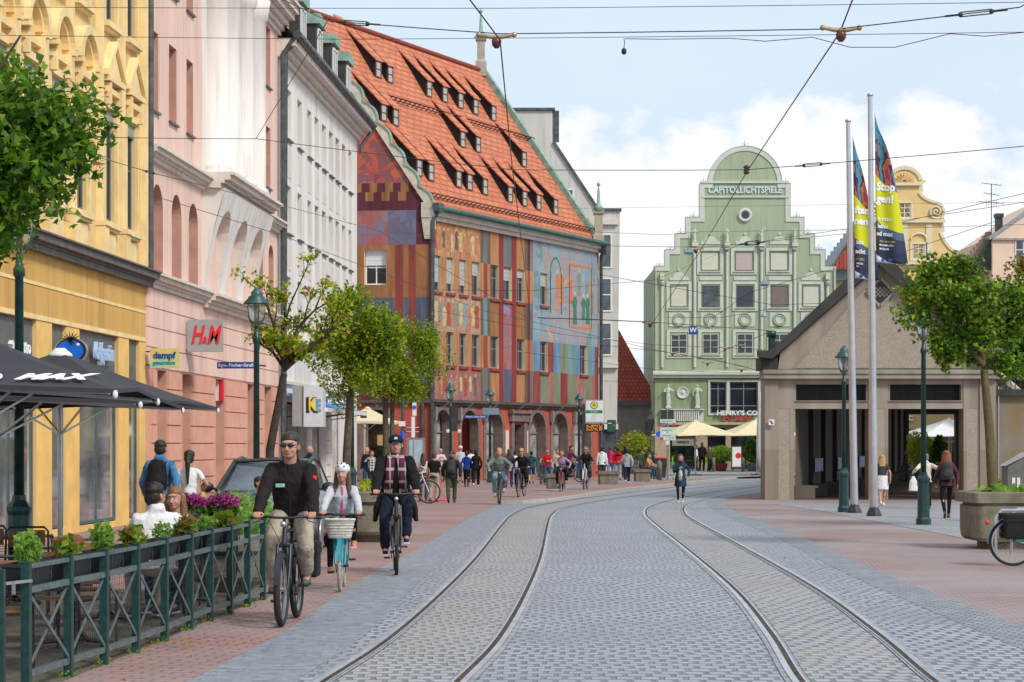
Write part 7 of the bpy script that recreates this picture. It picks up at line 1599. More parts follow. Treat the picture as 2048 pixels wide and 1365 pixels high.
# =============== FENCE WITH FLOWER BOXES ===============
fr_ = thing('fence', 'dark green metal fence with crossed bars along the terrace', 'fence', (0, 0, 0))
M_fg = mat('fence_green', (.006, .045, .04), .4, .25, 20, bump=.15); M_fl = mat('fence_worn_face', (.1, .135, .135), .4, .25, 14)
PX = [(-3.4, 15.05), (-3.31, 16.05), (-3.21, 16.93), (-3.13, 17.9), (-3.06, 18.94), (-3.01, 20.1), (-2.96, 21.1), (-2.88, 21.95), (-2.83, 23.0), (-2.78, 24.0)]
MO = Matrix.Translation((0, 0, 0))
for i, (x, y) in enumerate(PX):
 mb = MB(); mb.box(x-.03, x+.03, y-.045, y+.045, 0, .9); mb.box(x-.034, x+.034, y-.05, y+.05, .9, .915); mb.build('post', [M_fg], fr_)
pan_ = MB(); rail = MB(); mesh_ = MB()
for (a, b) in zip(PX, PX[1:]):
 A3, B3 = V((a[0], a[1]+.045, 0)), V((b[0], b[1]-.045, 0))
 for z, h_2 in ((.875, .03), (.71, .045), (.12, .045)): rail.bar(A3+V((0, 0, z)), B3+V((0, 0, z)), .035, h_2)
 pan_.bar(A3+V((0, 0, .15)), B3+V((0, 0, .68)), .008, .03); pan_.bar(A3+V((.012, 0, .68)), B3+V((.012, 0, .15)), .008, .03)
 for k in range(11): z = .15+.5*k/10; mesh_.bar(A3+V((-.03, 0, z)), B3+V((-.03, 0, z)), .0022, .0022)
 for k in range(16): f = (k+.5)/16; q = A3.lerp(B3, f)+V((-.03, 0, 0)); mesh_.bar(q+V((0, 0, .15)), q+V((0, 0, .68)), .0022, .0022)
rail.split('rail', [M_fl], fr_); pan_.build('cross_bars', [M_fl], fr_); mesh_.build('wire_mesh', [M_iron], fr_)
g = thing('gate', 'green gate leaf of the fence cut by the left edge', 'gate', (-.06, -.92, 0)); mb = MB(); mb.box(-3.46, -3.4, 15.55, 15.62, .05, .88); mb.bar((-3.43, 15.58, .85), (-4.7, 15.2, .85), .04, .05); mb.bar((-3.43, 15.58, .62), (-4.7, 15.2, .62), .04, .06); mb.bar((-3.43, 15.58, .1), (-4.7, 15.2, .1), .04, .05); mb.bar((-3.43, 15.58, .6), (-4.7, 15.2, .1), .02, .04); mb.build('frame', [M_fg], g); mb = MB(); mb.bar((-3.42, 15.6, .78), (-3.3, 15.95, .78), .02, .02); mb.box(-3.38, -3.36, 15.7, 15.73, .7, .79); mb.build('latch', [M_steel], g)
M_box = mat('anthracite_plastic', (.02, .024, .03), .5, .15); 
def flowerbox(label, i, kind, seed):
 a, b = V((*PX[i], 0)), V((*PX[i+1], 0)); c = a.lerp(b, .45)+V((-.13, 0, .7)); rz = math.atan2((b-a).y, (b-a).x)
 t = thing('flower_box', label, 'flower box', c, rz, 'flower boxes hung on the fence'); t.scale = (.82,)*3; mb = MB()
 vs = [(-.33, -.07, 0), (.33, -.07, 0), (.33, .07, 0), (-.33, .07, 0), (-.4, -.11, .2), (.4, -.11, .2), (.4, .11, .2), (-.4, .11, .2), (-.41, -.125, .2), (.41, -.125, .2), (.41, .125, .2), (-.41, .125, .2), (-.41, -.125, .225), (.41, -.125, .225), (.41, .125, .225), (-.41, .125, .225), (-.37, -.09, .225), (.37, -.09, .225), (.37, .09, .225), (-.37, .09, .225), (-.36, -.09, .19), (.36, -.09, .19), (.36, .09, .19), (-.36, .09, .19)]
 fs = [(0, 3, 2, 1)]
 for k in range(0, 20, 4): fs += [(k+j, k+(j+1) % 4, k+4+(j+1) % 4, k+4+j) for j in range(4)]
 fs.append((20, 21, 22, 23)); mb.add(vs, fs); mb.build('box', [M_box], t)
 mb = MB()
 for x in (-.2, .2): mb.tube([(x, -.13, .24), (x, -.15, .1), (x, -.12, -.03), (x, .05, -.04)], .006, 5)
 mb.split('hanger', [M_iron], t); rg = np.random.RandomState(seed)
 def blob_(n, cx, rx, rz_, zc): d = rg.normal(0, 1, (n, 3)); d /= np.linalg.norm(d, axis=1)[:, None]; return d*(rg.rand(n)**.4)[:, None]*np.array([rx, rx*.8, rz_])+np.array([cx, 0, zc])
 if kind == 'herb': leafmesh('herb', np.concatenate([blob_(480, -.02, .15, .16, .34), blob_(90, .14, .09, .08, .3)]), [Lb, Lmint, Ll], (3, 2, 1), .07, t, seed)
 elif kind == 'lettuce': leafmesh('leaves', np.concatenate([blob_(50, -.13, .11, .08, .3), blob_(50, .12, .11, .1, .3)]), [Lg, Lbz, Ll], (3, 1.6, 1), .17, t, seed)
 elif kind == 'small': leafmesh('herb', blob_(260, 0, .15, .1, .3), [Lb, Lmint, Lg], (2, 2, 1), .06, t, seed)
 elif kind == 'magenta': leafmesh('foliage', blob_(200, 0, .17, .09, .28), [Lg, Ld], (1, 1), .08, t, seed); leafmesh('blossom', blob_(420, 0, .19, .09, .38), [Lp, mat('petal_purple', (.2, .01, .16), .6)], (3, 1), .055, t, seed+1)
 return t
flowerbox('flower box with feathery light green herb nearest the gate', 0, 'herb', 1); flowerbox('flower box with bronze edged lettuce, second from the gate', 1, 'lettuce', 2); flowerbox('flower box with tall upright green herb in front of the yellow pillar', 2, 'herb', 3); flowerbox('flower box with reddish lettuce in front of the seated man', 3, 'lettuce', 4)
flowerbox('flower box with low herb in front of the seated woman', 4, 'small', 5); flowerbox('flower box with mixed lettuce next to the magenta flowers', 5, 'lettuce', 6); flowerbox('flower box with small pale green herb before the magenta flowers', 6, 'small', 7); flowerbox('flower box with green lettuce at the far end of the fence', 7, 'lettuce', 8)
for i, (x, y, lb) in enumerate(((-3.62, 24.2, 'left pot of magenta flowers beyond the seated couple'), (-3.28, 24.4, 'right pot of magenta flowers next to the green shrub'))):
 t = thing('flower_pot', lb, 'flower pot', (x, y, .72)); mb = MB(); mb.lathe((0, 0, 0), [(.12, 0), (.16, .22), (.17, .24), (.15, .24)], 14); mb.build('pot', [M_box], t); rg_ = np.random.RandomState(40+i); n_ = 700; d = rg_.normal(0, 1, (n_, 3)); d /= np.linalg.norm(d, axis=1)[:, None]; q = d*(rg_.rand(n_)**.3)[:, None]*np.array([.2, .18, .1]); q[:, 2] += .36; leafmesh('blossom', q, [Lp, mat('petal_purple', (.2, .01, .16), .6)], (3, 1), .05, t, 50+i); q = d[:300]*np.array([.17, .15, .09]); q[:, 2] += .27; leafmesh('foliage', q, [Lg, Ld], (1, 1), .08, t, 60+i); 
for i, (x, y) in enumerate(((-3.62, 24.2), (-3.28, 24.4))):
 t = thing('plant_stand', 'black stand under the %s pot of magenta flowers' % ('left', 'right')[i], 'stand', (x, y, 0)); mb = MB(); mb.box(-.16, .16, -.16, .16, .69, .715); [mb.box(a-.012, a+.012, b-.012, b+.012, 0, .69) for a in (-.14, .14) for b in (-.14, .14)]; mb.build('stand', [M_black], t)
# =============== TERRACE FURNITURE ===============
M_wood = mat('terrace_wood', (.22, .11, .045), .6, .2, 10, streak=0)
def chair0():
 t = thing('terrace_chair', 'x', 'chair', (0, 0, 0), 0, 'terrace chairs')
 for s in (-1, 1):
  mb = MB(); mb.tube([(s*.22, -.2, 0), (s*.22, -.2, .44), (s*.22, .2, .44), (s*.21, .26, .84), (s*.17, .275, .88), (0, .275, .88)], .012, 6); mb.build('frame', [M_black], t); mb = MB(); mb.tube([(s*.22, .24, 0), (s*.22, .2, .44)], .012, 6); mb.build('leg', [M_black], t)
 mb = MB(); mb.box(-.2, .2, -.21, .2, .445, .465); mb.build('seat', [M_wood], t); mb = MB(); mb.box(-.18, .18, .255, .27, .68, .85); mb.build('backrest', [M_wood], t)
 mb = MB()
 for k in range(7): mb.bar((-.2, .22+.005*k, .5+k*.028), (.2, .22+.005*k, .5+k*.028), .005, .005)
 mb.build('back_wires', [M_black], t); return t
ch0 = chair0()
spots = [(-3.95, 16.6, 200, 'terrace chair right behind the gate latch, half cut off'), (-3.7, 17.9, 160, 'terrace chair tucked under the nearest table by the fence'), (-3.75, 19.0, 20, 'terrace chair with the dark blanket on it behind the third fence panel'), (-4.55, 17.4, 90, 'terrace chair on the far side of the nearest table'), (-4.95, 21.9, 10, 'wooden backed chair just right of the lamp post base'), (-5.55, 22.3, -10, 'wooden backed chair half hidden by the umbrella pole'), (-6.1, 23.3, 15, 'wooden backed chair left of the lamp post base'), (-4.05, 20.2, 100, 'terrace chair carrying the seated man'), (-3.55, 21.7, -80, 'terrace chair carrying the seated woman'), (-3.6, 22.9, 170, 'empty terrace chair beyond the seated woman'), (-5.0, 19.0, 30, 'terrace chair deep on the terrace under the near umbrella')]
for i, (x, y, a, lb) in enumerate(spots):
 if i == 0: c = ch0; c.location = (x, y, 0); c.rotation_euler = (0, 0, R(a))
 else: c = dup(ch0, (x, y, 0), R(a))
 c['label'] = lb
def table(label, x, y):
 t = thing('bistro_table', label, 'table', (x, y, 0), 0, 'bistro tables'); mb = MB(); mb.box(-.34, .34, -.34, .34, .72, .75); mb.build('tabletop', [M_wood], t); mb = MB(); mb.lathe((0, 0, 0), [(.04, .05), (.035, .72)], 10); mb.build('column', [M_black], t)
 mb = MB()
 for a in range(4): c_, s__ = math.cos(a*1.571), math.sin(a*1.571); mb.tube([(0, 0, .16), (c_*.1, s__*.1, .05), (c_*.32, s__*.32, .025)], [.03, .022, .018], 6)
 mb.build('foot', [M_black], t)
for lb, x, y in (('bistro table behind the second fence panel', -3.75, 18.5), ('bistro table between the seated couple', -3.95, 20.95), ('bistro table by the lamp post base', -5.4, 23.2), ('bistro table under the left edge umbrella', -4.6, 16.5), ('bistro table beyond the seated couple', -3.6, 23.5)): table(lb, x, y)
t = thing('bottle', 'small clear bottle with a blue cap on the table by the second fence panel', 'bottle', (-3.6, 18.7, .75)); mb = MB(); mb.lathe((0, 0, 0), [(.03, 0), (.03, .14), (.012, .18), (.012, .2)], 10); mb.build('bottle', [mat('bottle_blue', (.2, .45, .75), .2, trans=.4)], t); mb = MB(); mb.lathe((0, 0, 0), [(.015, .2), (.015, .22)], 8); mb.build('cap', [M_tblue], t)
# =============== UMBRELLAS ===============
M_umb = mat('charcoal_canvas', (.035, .038, .045), .85, .12, 3, bump=.1, bscale=150); M_cr_u = mat('cream_canvas', lin('d9cba4'), .8, .05, 3)
def parasol(label, cx, cy, half, hem, apex, rot, m, top='cone', logo=0, pole=M_steel, group=None, val=.035, base=True):
 t = thing('parasol', label, 'parasol', (cx, cy, 0), rot, group); h = half; n = 8
 cs = [(-h, -h), (h, -h), (h, h), (-h, h)]; mb = MB(); P = []
 for i in range(4):
  a, b = V((*cs[i], hem)), V((*cs[(i+1) % 4], hem)); m_ = a.lerp(b, .5)+V((0, 0, .05)); ap = V((0, 0, apex))
  K = 6; grid = []
  for j in range(K+1):
   f = j/K; rowp = []
   for k in range(7):
    g_ = k/6; e = (a.lerp(m_, g_*2) if g_ < .5 else m_.lerp(b, g_*2-1)); e = e+V((0, 0, .0)); p = e.lerp(ap, f*.94); p.z -= .05*math.sin(math.pi*f)*math.sin(math.pi*g_)+.03*math.sin(math.pi*f); rowp.append(p)
   grid.append(rowp)
  for j in range(K):
   for k in range(6): mb.add([grid[j][k], grid[j][k+1], grid[j+1][k+1], grid[j+1][k]], [(0, 1, 2, 3)], 0, False)
  for k in range(6): p, q = grid[0][k], grid[0][k+1]; mb.quad(p, q, q-V((0, 0, val)), p-V((0, 0, val)))
 ca = mb.build('canopy', [m], t); sdm = ca.modifiers.new('s', 'SOLIDIFY'); sdm.thickness = .006
 mb = MB(); mb.lathe((0, 0, 0), [(.15, apex-.06), (.14, apex-.03), (.08, apex+.02), (.06, apex+.04)], 12); mb.build('cap', [M_white if logo else m], t)
 mb = MB()
 for x, y in cs: mb.bar((0, 0, apex-.5), (x*.97, y*.97, hem-.03), .025, .03); mb.bar((0, 0, hem-.35), (x*.5, y*.5, (apex+hem)/2-.1), .02, .02)
 mb.build('rib', [pole], t); mb = MB(); mb.tube([(0, 0, 0), (0, 0, apex-.1)], .032 if logo else .04, 10); mb.build('pole', [pole], t)
 if base: mb = MB(); mb.box(-.3, .3, -.3, .3, 0, .07); mb.build('foot', [M_iron], t)
 if logo:
  mb = MB()
  for x, y in cs: mb.ell((x*1.005, y*1.005, hem-.045), (.022, .022, .036), 8)
  mb.split('corner_cap', [M_white], t)
  sl2 = math.atan2(apex-hem, h)*.94; yy = .2; zt_ = hem+.03+yy*math.tan(sl2)
  mb = MB(); mb.tube([(.1*math.cos(a), 0, .1*math.sin(a)) for a in np.linspace(0, 6.283, 25)], .008, 5); mb.prism([(-.085, 0), (-.04, -.015), (.0, -.045), (.05, -.05), (.09, .0), (.085, .04), (.04, .03), (0, .0), (-.04, .02)], -.003, .003); o = mb.build('emblem', [M_wl], t); o.location = (logo[0], -h+yy-.02, zt_+.0); o.rotation_euler = (sl2-R(90), 0, 0); o.scale = (1, 1, 1)
  text('MAX', .2, M_wl, t, (logo[1], -h+yy-.02, zt_), (sl2, 0, 0), depth=.002, bold=.012, shear=.45, sx=1.25)
 return t
parasol('nearest charcoal parasol, cut by the left edge', -4.68, 18.3, 1.48, 2.17, 2.72, R(3), M_umb, logo=(.47, .95), group='charcoal parasols on the terrace')
parasol('middle charcoal parasol, mostly hidden between the other two', -5.25, 21.9, 1.68, 2.15, 2.7, R(2), M_umb, logo=(.17, .49), group='charcoal parasols on the terrace')
parasol('far charcoal parasol with a white cap in front of the blue fruit sign', -5.38, 25.6, 1.5, 2.2, 2.84, R(-8), M_umb, logo=(.3, .62), group='charcoal parasols on the terrace')
YU = 121.0; s_ = F/YU
parasol('cream parasol in front of the small figures of the cafe, left of two', (1391-CX)/s_, YU, 1.95, 2.25, 3.1, R(20), M_cr_u, val=.04, group='cream parasols by the cafe'); parasol('cream parasol half hidden behind the market hall corner', (1518-CX)/s_, YU+1, 2.1, 2.25, 3.2, R(10), M_cr_u, val=.04, group='cream parasols by the cafe')
parasol('white parasol seen through the market hall passage', (1898-CX)/(F/121), 121, 2.6, 2.2, 3.2, R(10), M_white, val=.04); parasol('green parasol seen at the left side of the passage opening', (1810-CX)/(F/124), 124, 1.3, 1.9, 2.4, R(10), mat('green_canvas', (.02, .35, .03), .7), val=.04)
parasol('beige parasol by the shop arch left of the two slim trunks', (735-CX)/46, 93.5, 1.35, 2.7, 3.35, R(0), M_cr_u, val=.1)
t = thing('closed_parasol', 'closed white parasol standing at the left corner of the market hall', 'parasol', ((1521-CX)/(F/112), 112, 0)); mb = MB(); mb.lathe((0, 0, 0), [(.06, .3), (.16, 1.0), (.22, 1.6), (.2, 2.6), (.12, 4.0), (.03, 4.5)], 9); mb.build('canopy', [M_white], t); mb = MB(); mb.tube([(0, 0, 0), (0, 0, 1)], .05, 8); mb.build('pole', [M_steel], t)
# =============== PLATFORM FURNITURE ===============
def bench(label, px, py, w_, planterlike=False):
 p = gnd(px, py); t = thing('concrete_bench', label, 'bench', (p.x, p.y, .08), R(6), 'concrete benches on the platform'); mb = MB(); mb.box(-w_/2, w_/2, -.35, .35, .42, .52); mb.box(-w_/2+.04, w_/2-.04, -.31, .31, .52, .55); mb.build('seat', [M_pc], t)
 if planterlike: mb = MB(); mb.lathe((0, 0, 0), [(.42, 0), (.46, .42)], 4, 0, False); mb.build('leg', [M_pc], t)
 else:
  mb = MB(); mb.box(-w_/2+.1, -w_/2+.75, -.3, .3, 0, .42); mb.build('leg', [M_pc], t); mb = MB(); mb.box(w_/2-.35, w_/2-.1, -.28, .28, 0, .42); mb.build('leg', [M_pc], t)
bench('concrete bench left, beside the lilac clad cyclist', 1108, 982, .72, False); bench('middle concrete bench below the white hoodie', 1216, 973, .95); bench('concrete bench carrying the seated man in tan', 1283, 967, .8)
t = thing('bollard', 'short round stone bollard behind the middle bench', 'bollard', gnd(1233, 955)+V((0, 0, .08))); MB().lathe((0, 0, 0), [(.12, 0), (.12, .55), (.09, .65), (.03, .69)], 12).build('body', [M_pc], t)
for px, py, lb in ((1319, 964, 'stone bollard between the waste bin and the sign post'), (1427, 944, 'stone bollard left of the red plant tub'), (1486, 944, 'stone bollard right of the red plant tub')):
 p = gnd(px, py); t = thing('bollard', lb, 'bollard', (p.x, p.y, .08 if px == 1319 else 0)); MB().lathe((0, 0, 0), [(.11, 0), (.12, .75), (.1, .85), (.05, .92), (.01, .93)], 12).build('body', [M_pc], t)
ps = gnd(1168, 962); t = thing('tram_stop_sign', 'white tram stop board with round yellow and green emblem above an amber display', 'sign', (ps.x, ps.y, .08)); sc_ = F/ps.y; zz = lambda py: HC+(HZ-py)/sc_-.08; xx = lambda px: (px-1168)/sc_
mb = MB(); mb.box(xx(1165), xx(1170), -.06, .06, 0, zz(808)); mb.build('post', [M_slate], t)
mb = MB(); mb.box(xx(1170.5), xx(1208.5), -.07, .07, zz(847), zz(800)); mb.build('board', [M_sgrey], t); mb = MB(); mb.box(xx(1172), xx(1207), -.078, -.071, zz(844), zz(802)); mb.build('face', [M_white], t)
M_sgn = mat('stop_green', (.005, .22, .09), .4); mb = MB(); mb.box(xx(1172), xx(1205), -.084, -.079, zz(827), zz(821)); mb.build('green_band', [M_sgn], t)
mb = MB(); c_ = (xx(1188), zz(811)); rr_ = 7.6/sc_; mb.prism([(c_[0]+rr_*math.cos(a), c_[1]+rr_*math.sin(a)) for a in np.linspace(0, 6.283, 29)[:-1]], -.085, -.079, 0); mb.prism([(c_[0]+rr_*.8*math.cos(a), c_[1]+rr_*.8*math.sin(a)) for a in np.linspace(0, 6.283, 29)[:-1]], -.089, -.086, 1); mb.build('emblem', [M_sgn, M_ye], t)
text('H', .2, M_sgn, t, (c_[0], -.092, c_[1]), FRONT, bold=.01, depth=.002); text('Moritzplatz', .08, M_wl, t, (xx(1188.5), -.088, zz(824)), FRONT, depth=.001)
mb = MB(); 
for i in range(6): mb.box(xx(1182), xx(1182)+.28-(i % 3)*.05, -.0835, -.079, zz(831+i*2), zz(831+i*2)+.012)
mb.build('lettering', [mat('pale_green_text', lin('9fc4b4'), .5)], t)
mb = MB(); mb.box(xx(1170.5), xx(1208.5), -.08, .08, zz(864), zz(849)); mb.build('display', [M_bk], t); mb = MB()
M_amb = mat('amber_led', (.9, .3, .03), .5, emit=.8)
rq = random.Random(2)
for r_ in range(4):
 for k in range(14):
  if 9 < k < 11 or rq.random() < .25: continue
  mb.box(xx(1173)+k*.055, xx(1173)+k*.055+.035, -.084, -.081, zz(852+r_*3), zz(852+r_*3)+.03)
mb.build('display_text', [M_amb], t)
p = gnd(1335, 964); t = thing('direction_signs', 'sign post with white direction boards and a small round blue sign', 'sign', (p.x, p.y, .08)); sc_ = F/p.y; zz = lambda py: HC+(HZ-py)/sc_-.08; xx = lambda px: (px-1335)/sc_
mb = MB(); mb.tube([(0, 0, 0), (0, 0, zz(818))], .04, 10); mb.build('pole', [M_steel], t)
M_pale = mat('sign_pale_green', lin('c8d8d2'), .5, .05)
for i, (a, b, c, d) in enumerate(((1320, 839, 1351, 846), (1320, 855, 1351, 864), (1320, 866, 1351, 875))): 
 o = MB().box(xx(a), xx(b+0) if False else xx(c), -.08, -.05, zz(d), zz(b)).build('board', [M_pale], t); mb = MB(); mb.box(xx(a+4), xx(c-8), -.084, -.081, zz(d)+.06, zz(d)+.09); mb.build('lettering', [M_sgn], o)
MB().box(xx(1322), xx(1330), -.08, -.05, zz(853), zz(847)).build('pictogram', [mat('pink_blue', (.3, .15, .4), .5)], t); MB().box(xx(1345), xx(1350), -.08, -.05, zz(853), zz(847)).build('pictogram', [M_red], t)
for i, px in enumerate((1320, 1327, 1333, 1340, 1346)): MB().box(xx(px), xx(px+5.3), -.08, -.05, zz(881), zz(875.5)).build('pictogram', [M_red if i == 0 else M_pale], t)
MB().box(xx(1331), xx(1339), -.06, -.03, zz(890), zz(881)).build('sticker_plate', [M_white], t); MB().box(xx(1322), xx(1347), -.03, .0, zz(839), zz(820)).build('board', [M_slate], t)
MB().lathe((0, 0, 0), [(.13, -.01), (.13, .01)], 20, 0, False, Matrix.Translation((xx(1317), -.06, zz(869))) @ Matrix.Rotation(R(90), 4, 'X')).build('round_sign', [M_tblue], t)
p = gnd(1320, 958); t = thing('waste_bin', 'dark waste container with a red lid behind the bollard', 'waste bin', (p.x, p.y, .06)); mb = MB(); mb.add([(-.26, -.3, 0), (.26, -.3, 0), (.26, .3, 0), (-.26, .3, 0), (-.34, -.38, .95), (.34, -.38, .95), (.34, .38, .95), (-.34, .38, .95)], [(0, 3, 2, 1), (0, 1, 5, 4), (1, 2, 6, 5), (2, 3, 7, 6), (3, 0, 4, 7), (4, 5, 6, 7)]); mb.build('container', [M_slate], t); MB().box(-.37, .37, -.42, .42, .955, 1.03).build('lid', [M_red], t)
p = gnd(1280, 967); t = thing('wire_basket', 'round wire litter basket at the left end of the seated man bench', 'waste bin', (p.x-.25, p.y-.1, .6)); mb = MB()
for i in range(18): a = i*.349; mb.tube([(.18*math.cos(a), .18*math.sin(a), 0), (.2*math.cos(a), .2*math.sin(a), .4)], .008, 4)
for z in (0, .2, .4): mb.tube([(.19*math.cos(a), .19*math.sin(a), z) for a in np.linspace(0, 6.283, 19)], .01, 4)
mb.build('basket', [M_grey], t)
p = gnd(828, 1003); t = thing('traffic_sign', 'slim sign post with a pedestrian and cyclist board beside the wall clock shield', 'sign', p); sc_ = F/p.y; zz = lambda py: HC+(HZ-py)/sc_; xx = lambda px: (px-828)/sc_
MB().tube([(-.03, 0, 0), (.0, 0, zz(806))], .025, 8).build('pole', [M_steel], t); MB().box(xx(825), xx(833), -.05, -.03, zz(832), zz(806)).build('plate', [M_white], t); MB().lathe((0, 0, 0), [(.06, -.01), (.06, .01)], 20, 0, False, Matrix.Translation((xx(829), -.06, zz(815))) @ Matrix.Rotation(R(90), 4, 'X')).build('round_sign', [M_tblue], t); MB().box(xx(823), xx(830), -.05, -.03, zz(875), zz(834)).build('plate', [M_white], t)
p = gnd(805, 1003); t = thing('parking_post', 'green post with a blue ticket box and a small white sign', 'post', p); sc_ = F/p.y; zz = lambda py: HC+(HZ-py)/sc_
MB().tube([(0, 0, 0), (0, 0, zz(800))], .04, 10).build('pole', [M_lampg], t); MB().box(-.11, .09, -.06, -.04, zz(853), zz(843)).build('sign_plate', [M_white], t); mb = MB(); mb.tube([(0, -.08, zz(862)), (0, -.08, zz(878))], .06, 10); mb.tube([(-.06, -.05, zz(875)), (-.1, -.05, zz(900)), (-.1, -.05, zz(915))], .04, 8); mb.build('ticket_box', [M_tblue], t)
t = thing('poster_case', 'grey framed map case on the red wall behind the cyclist with the cap', 'notice board', at(835, 900, 99.0)); MB().box(-.5, .35, -.06, .0, -.9, .55).build('frame', [M_grey], t); MB().box(-.38, .23, -.075, -.061, -.8, .45).build('map', [mat('map_blue', lin('a8bcc8'), .5, .1)], t)
for nm, y, c, s_ in (('dark red direction plate on the red wall', 855, (.2, .01, .02), 1), ('black direction plate below the dark red one', 864, (.02, .02, .02), .8)): t = thing('direction_sign', nm, 'sign', at(825, y, 99.2)); MB().box(-.4, .42, -.03, .0, -.05, .05).build('plate', [mat('plate'+str(y), c, .5)], t); MB().box(-.3, .3, -.034, -.031, -.012, .012).build('lettering', [M_wl], t)
t = thing('sign_case', 'small dark projecting box sign at the end of the white banded pier', 'sign', at(727, 830, 84)); MB().box(-.12, .12, -.1, .1, -.13, .13).build('box', [M_slate], t)
def pot(label, px, py, pc, n_, r3, h3, ms, ws, cone=False, seed=1, sz=.2):
 p = gnd(px, py); t = thing('potted_shrub', label, 'potted plant', p); mb = MB(); mb.lathe((0, 0, 0), [(.32, 0), (.45, .5), (.47, .52), (.4, .52)], 12); mb.build('pot', [pc], t); rg = np.random.RandomState(seed); d = rg.normal(0, 1, (n_, 3)); d /= np.linalg.norm(d, axis=1)[:, None]; q = d*(rg.rand(n_)**.4)[:, None]*np.array([r3, r3, h3])
 if cone: f = np.clip(1-(q[:, 2]+h3)/(2.2*h3), 0, 1); q[:, 0] *= .35+f; q[:, 1] *= .35+f
 q[:, 2] += .55+h3; leafmesh('foliage', q, ms, ws, sz, t, seed)
pot('bushy bright green bamboo in a red tub by the cafe', 1442, 943, mat('terracotta', (.3, .06, .035), .8), 1800, .95, .55, [Lb, Ll, Lg], (3, 3, 1), seed=3); pot('conical evergreen in a grey tub beside the market hall corner', 1506, 943, M_grey, 1800, .62, 1.0, [Ld, Lg], (2, 3), True, 4); pot('tall yellow-green hedge tub behind the platform crowd', 1270, 948, M_grey, 2200, 1.15, 1.0, [Ly, Lyg, Lr, Lg], (1, 3, 1, 3), seed=5); pot('small round shrub left of the cafe parasol', 1340, 940, M_grey, 700, .6, .45, [Lg, Ld], (2, 1), seed=6)
pot('light green shrub seen in the passage opening', 1835, 958, M_grey, 1400, .9, .95, [Lyg, Ll], (2, 2), seed=8); pot('conical evergreen seen in the passage opening', 1878, 958, M_grey, 1500, .55, .85, [Ld, Lg], (2, 2), True, 9)
p = gnd(1473, 945); t = thing('menu_board', 'white and red menu board on a wooden frame by the red tub', 'menu board', p, R(5)); MB().box(-.32, .32, -.04, .0, .3, 1.65).build('frame', [M_wood], t); MB().box(-.27, .27, -.055, -.041, .36, 1.58).build('panel', [M_white], t); MB().lathe((0, 0, 0), [(.18, -.01), (.18, .01)], 16, 0, False, Matrix.Translation((.1, -.06, 1.05)) @ Matrix.Rotation(R(90), 4, 'X')).build('red_disc', [M_red], t)
M_lime = mat('lime_plastic', (.25, .5, .02), .5)
c0 = None
for i, (px, py, lb) in enumerate(((1345, 940, 'lime green chair left of the cafe parasol pole'), (1352, 942, 'lime green chair next to the one left of the pole'), (1400, 941, 'lime green chair right of the cafe parasol pole'), (1412, 942, 'lime green chair behind the standing guests'), (1492, 942, 'lime green chair before the conical evergreen'))):
 if c0 is None:
  c0 = thing('cafe_chair', lb, 'chair', (0, 0, 0), 0, 'cafe chairs'); MB().box(-.24, .24, -.24, .24, .42, .47).build('seat', [M_lime], c0); MB().box(-.24, .24, .2, .25, .5, .95).build('backrest', [M_lime], c0)
  for a in (-.2, .2):
   for b in (-.2, .2): MB().box(a-.015, a+.015, b-.015, b+.015, 0, .42).build('leg', [M_iron], c0)
  c = c0
 else: c = dup(c0, (0, 0, 0), None, lb)
 c.location = gnd(px, py); c.rotation_euler = (0, 0, R(30+i*50))
for i, (px, py, lb) in enumerate(((1385, 943, 'cafe table at the foot of the parasol'), (1420, 943, 'cafe table before the red tub'), (1466, 944, 'dark cafe table behind the bollards'))):
 t = thing('cafe_table', lb, 'table', gnd(px, py)); MB().box(-.35, .35, -.35, .35, .7, .74).build('tabletop', [M_iron], t); MB().tube([(0, 0, 0), (0, 0, .7)], .04, 8).build('column', [M_iron], t)
t = thing('ticket_machine', 'grey cabinet with two white bars at the right edge behind the planter', 'cabinet', (11.45, 48.0, 0)); mb = MB(); mb.prism([(-.45, 0), (.45, 0), (.45, 1.25), (.3, 1.5), (-.0, 1.5), (-.45, 1.25)], -.3, .3); mb.build('housing', [mat('cabinet_grey', lin('6a675f'), .5)], t); MB().box(-.36, -.29, -.32, -.301, .75, 1.0).box(-.25, -.18, -.32, -.301, .75, 1.0).split('mark', [M_white], t); MB().prism([(-.5, 1.26), (.0, 1.56), (.45, 1.56), (.5, 1.26), (.3, 1.51), (0, 1.51)], -.33, .33).build('lid', [M_sgrey], t)
for i, (x, y) in enumerate(((7.47, 33.2), (7.9, 34.0))):
 t = thing('bike_rack', ('front steel bicycle hoop at the right edge', 'rear steel bicycle hoop at the right edge')[i], 'bike rack', (x, y, 0)); mb = MB(); mb.tube([(0, 0, 0), (0, 0, .62), (.1, 0, .72), (.75, 0, .72), (.85, 0, .62), (.85, 0, 0)], .025, 8); mb.build('hoop', [M_steel], t)
p = gnd(868, 1003); t = thing('bike_stand', 'red metal bicycle stand beside the walking man', 'bike rack', p); mb = MB()
for i in range(4): mb.tube([(.1*i, 0, 0), (.02+.04*i, .3, .75)], .012, 6)
mb.bar((-.5, 0, .02), (.5, 0, .02), .04, .03); mb.build('frame', [M_red], t)
rg_ = np.random.RandomState(77); n_ = 90; q = np.stack([rg_.uniform(-3.0, 4.6, n_), 15+rg_.rand(n_)**1.6*30, np.full(n_, .022)], -1); q[:40, 0] = -3.0+rg_.rand(40)*.35; fo = leafmesh('fallen_leaves', q, [Ly, Lo, Lyg], (2, 1, 1), .05, None, 78); tag(fo, 'small yellow and orange leaves scattered on the paving', 'leaves', kind='stuff')
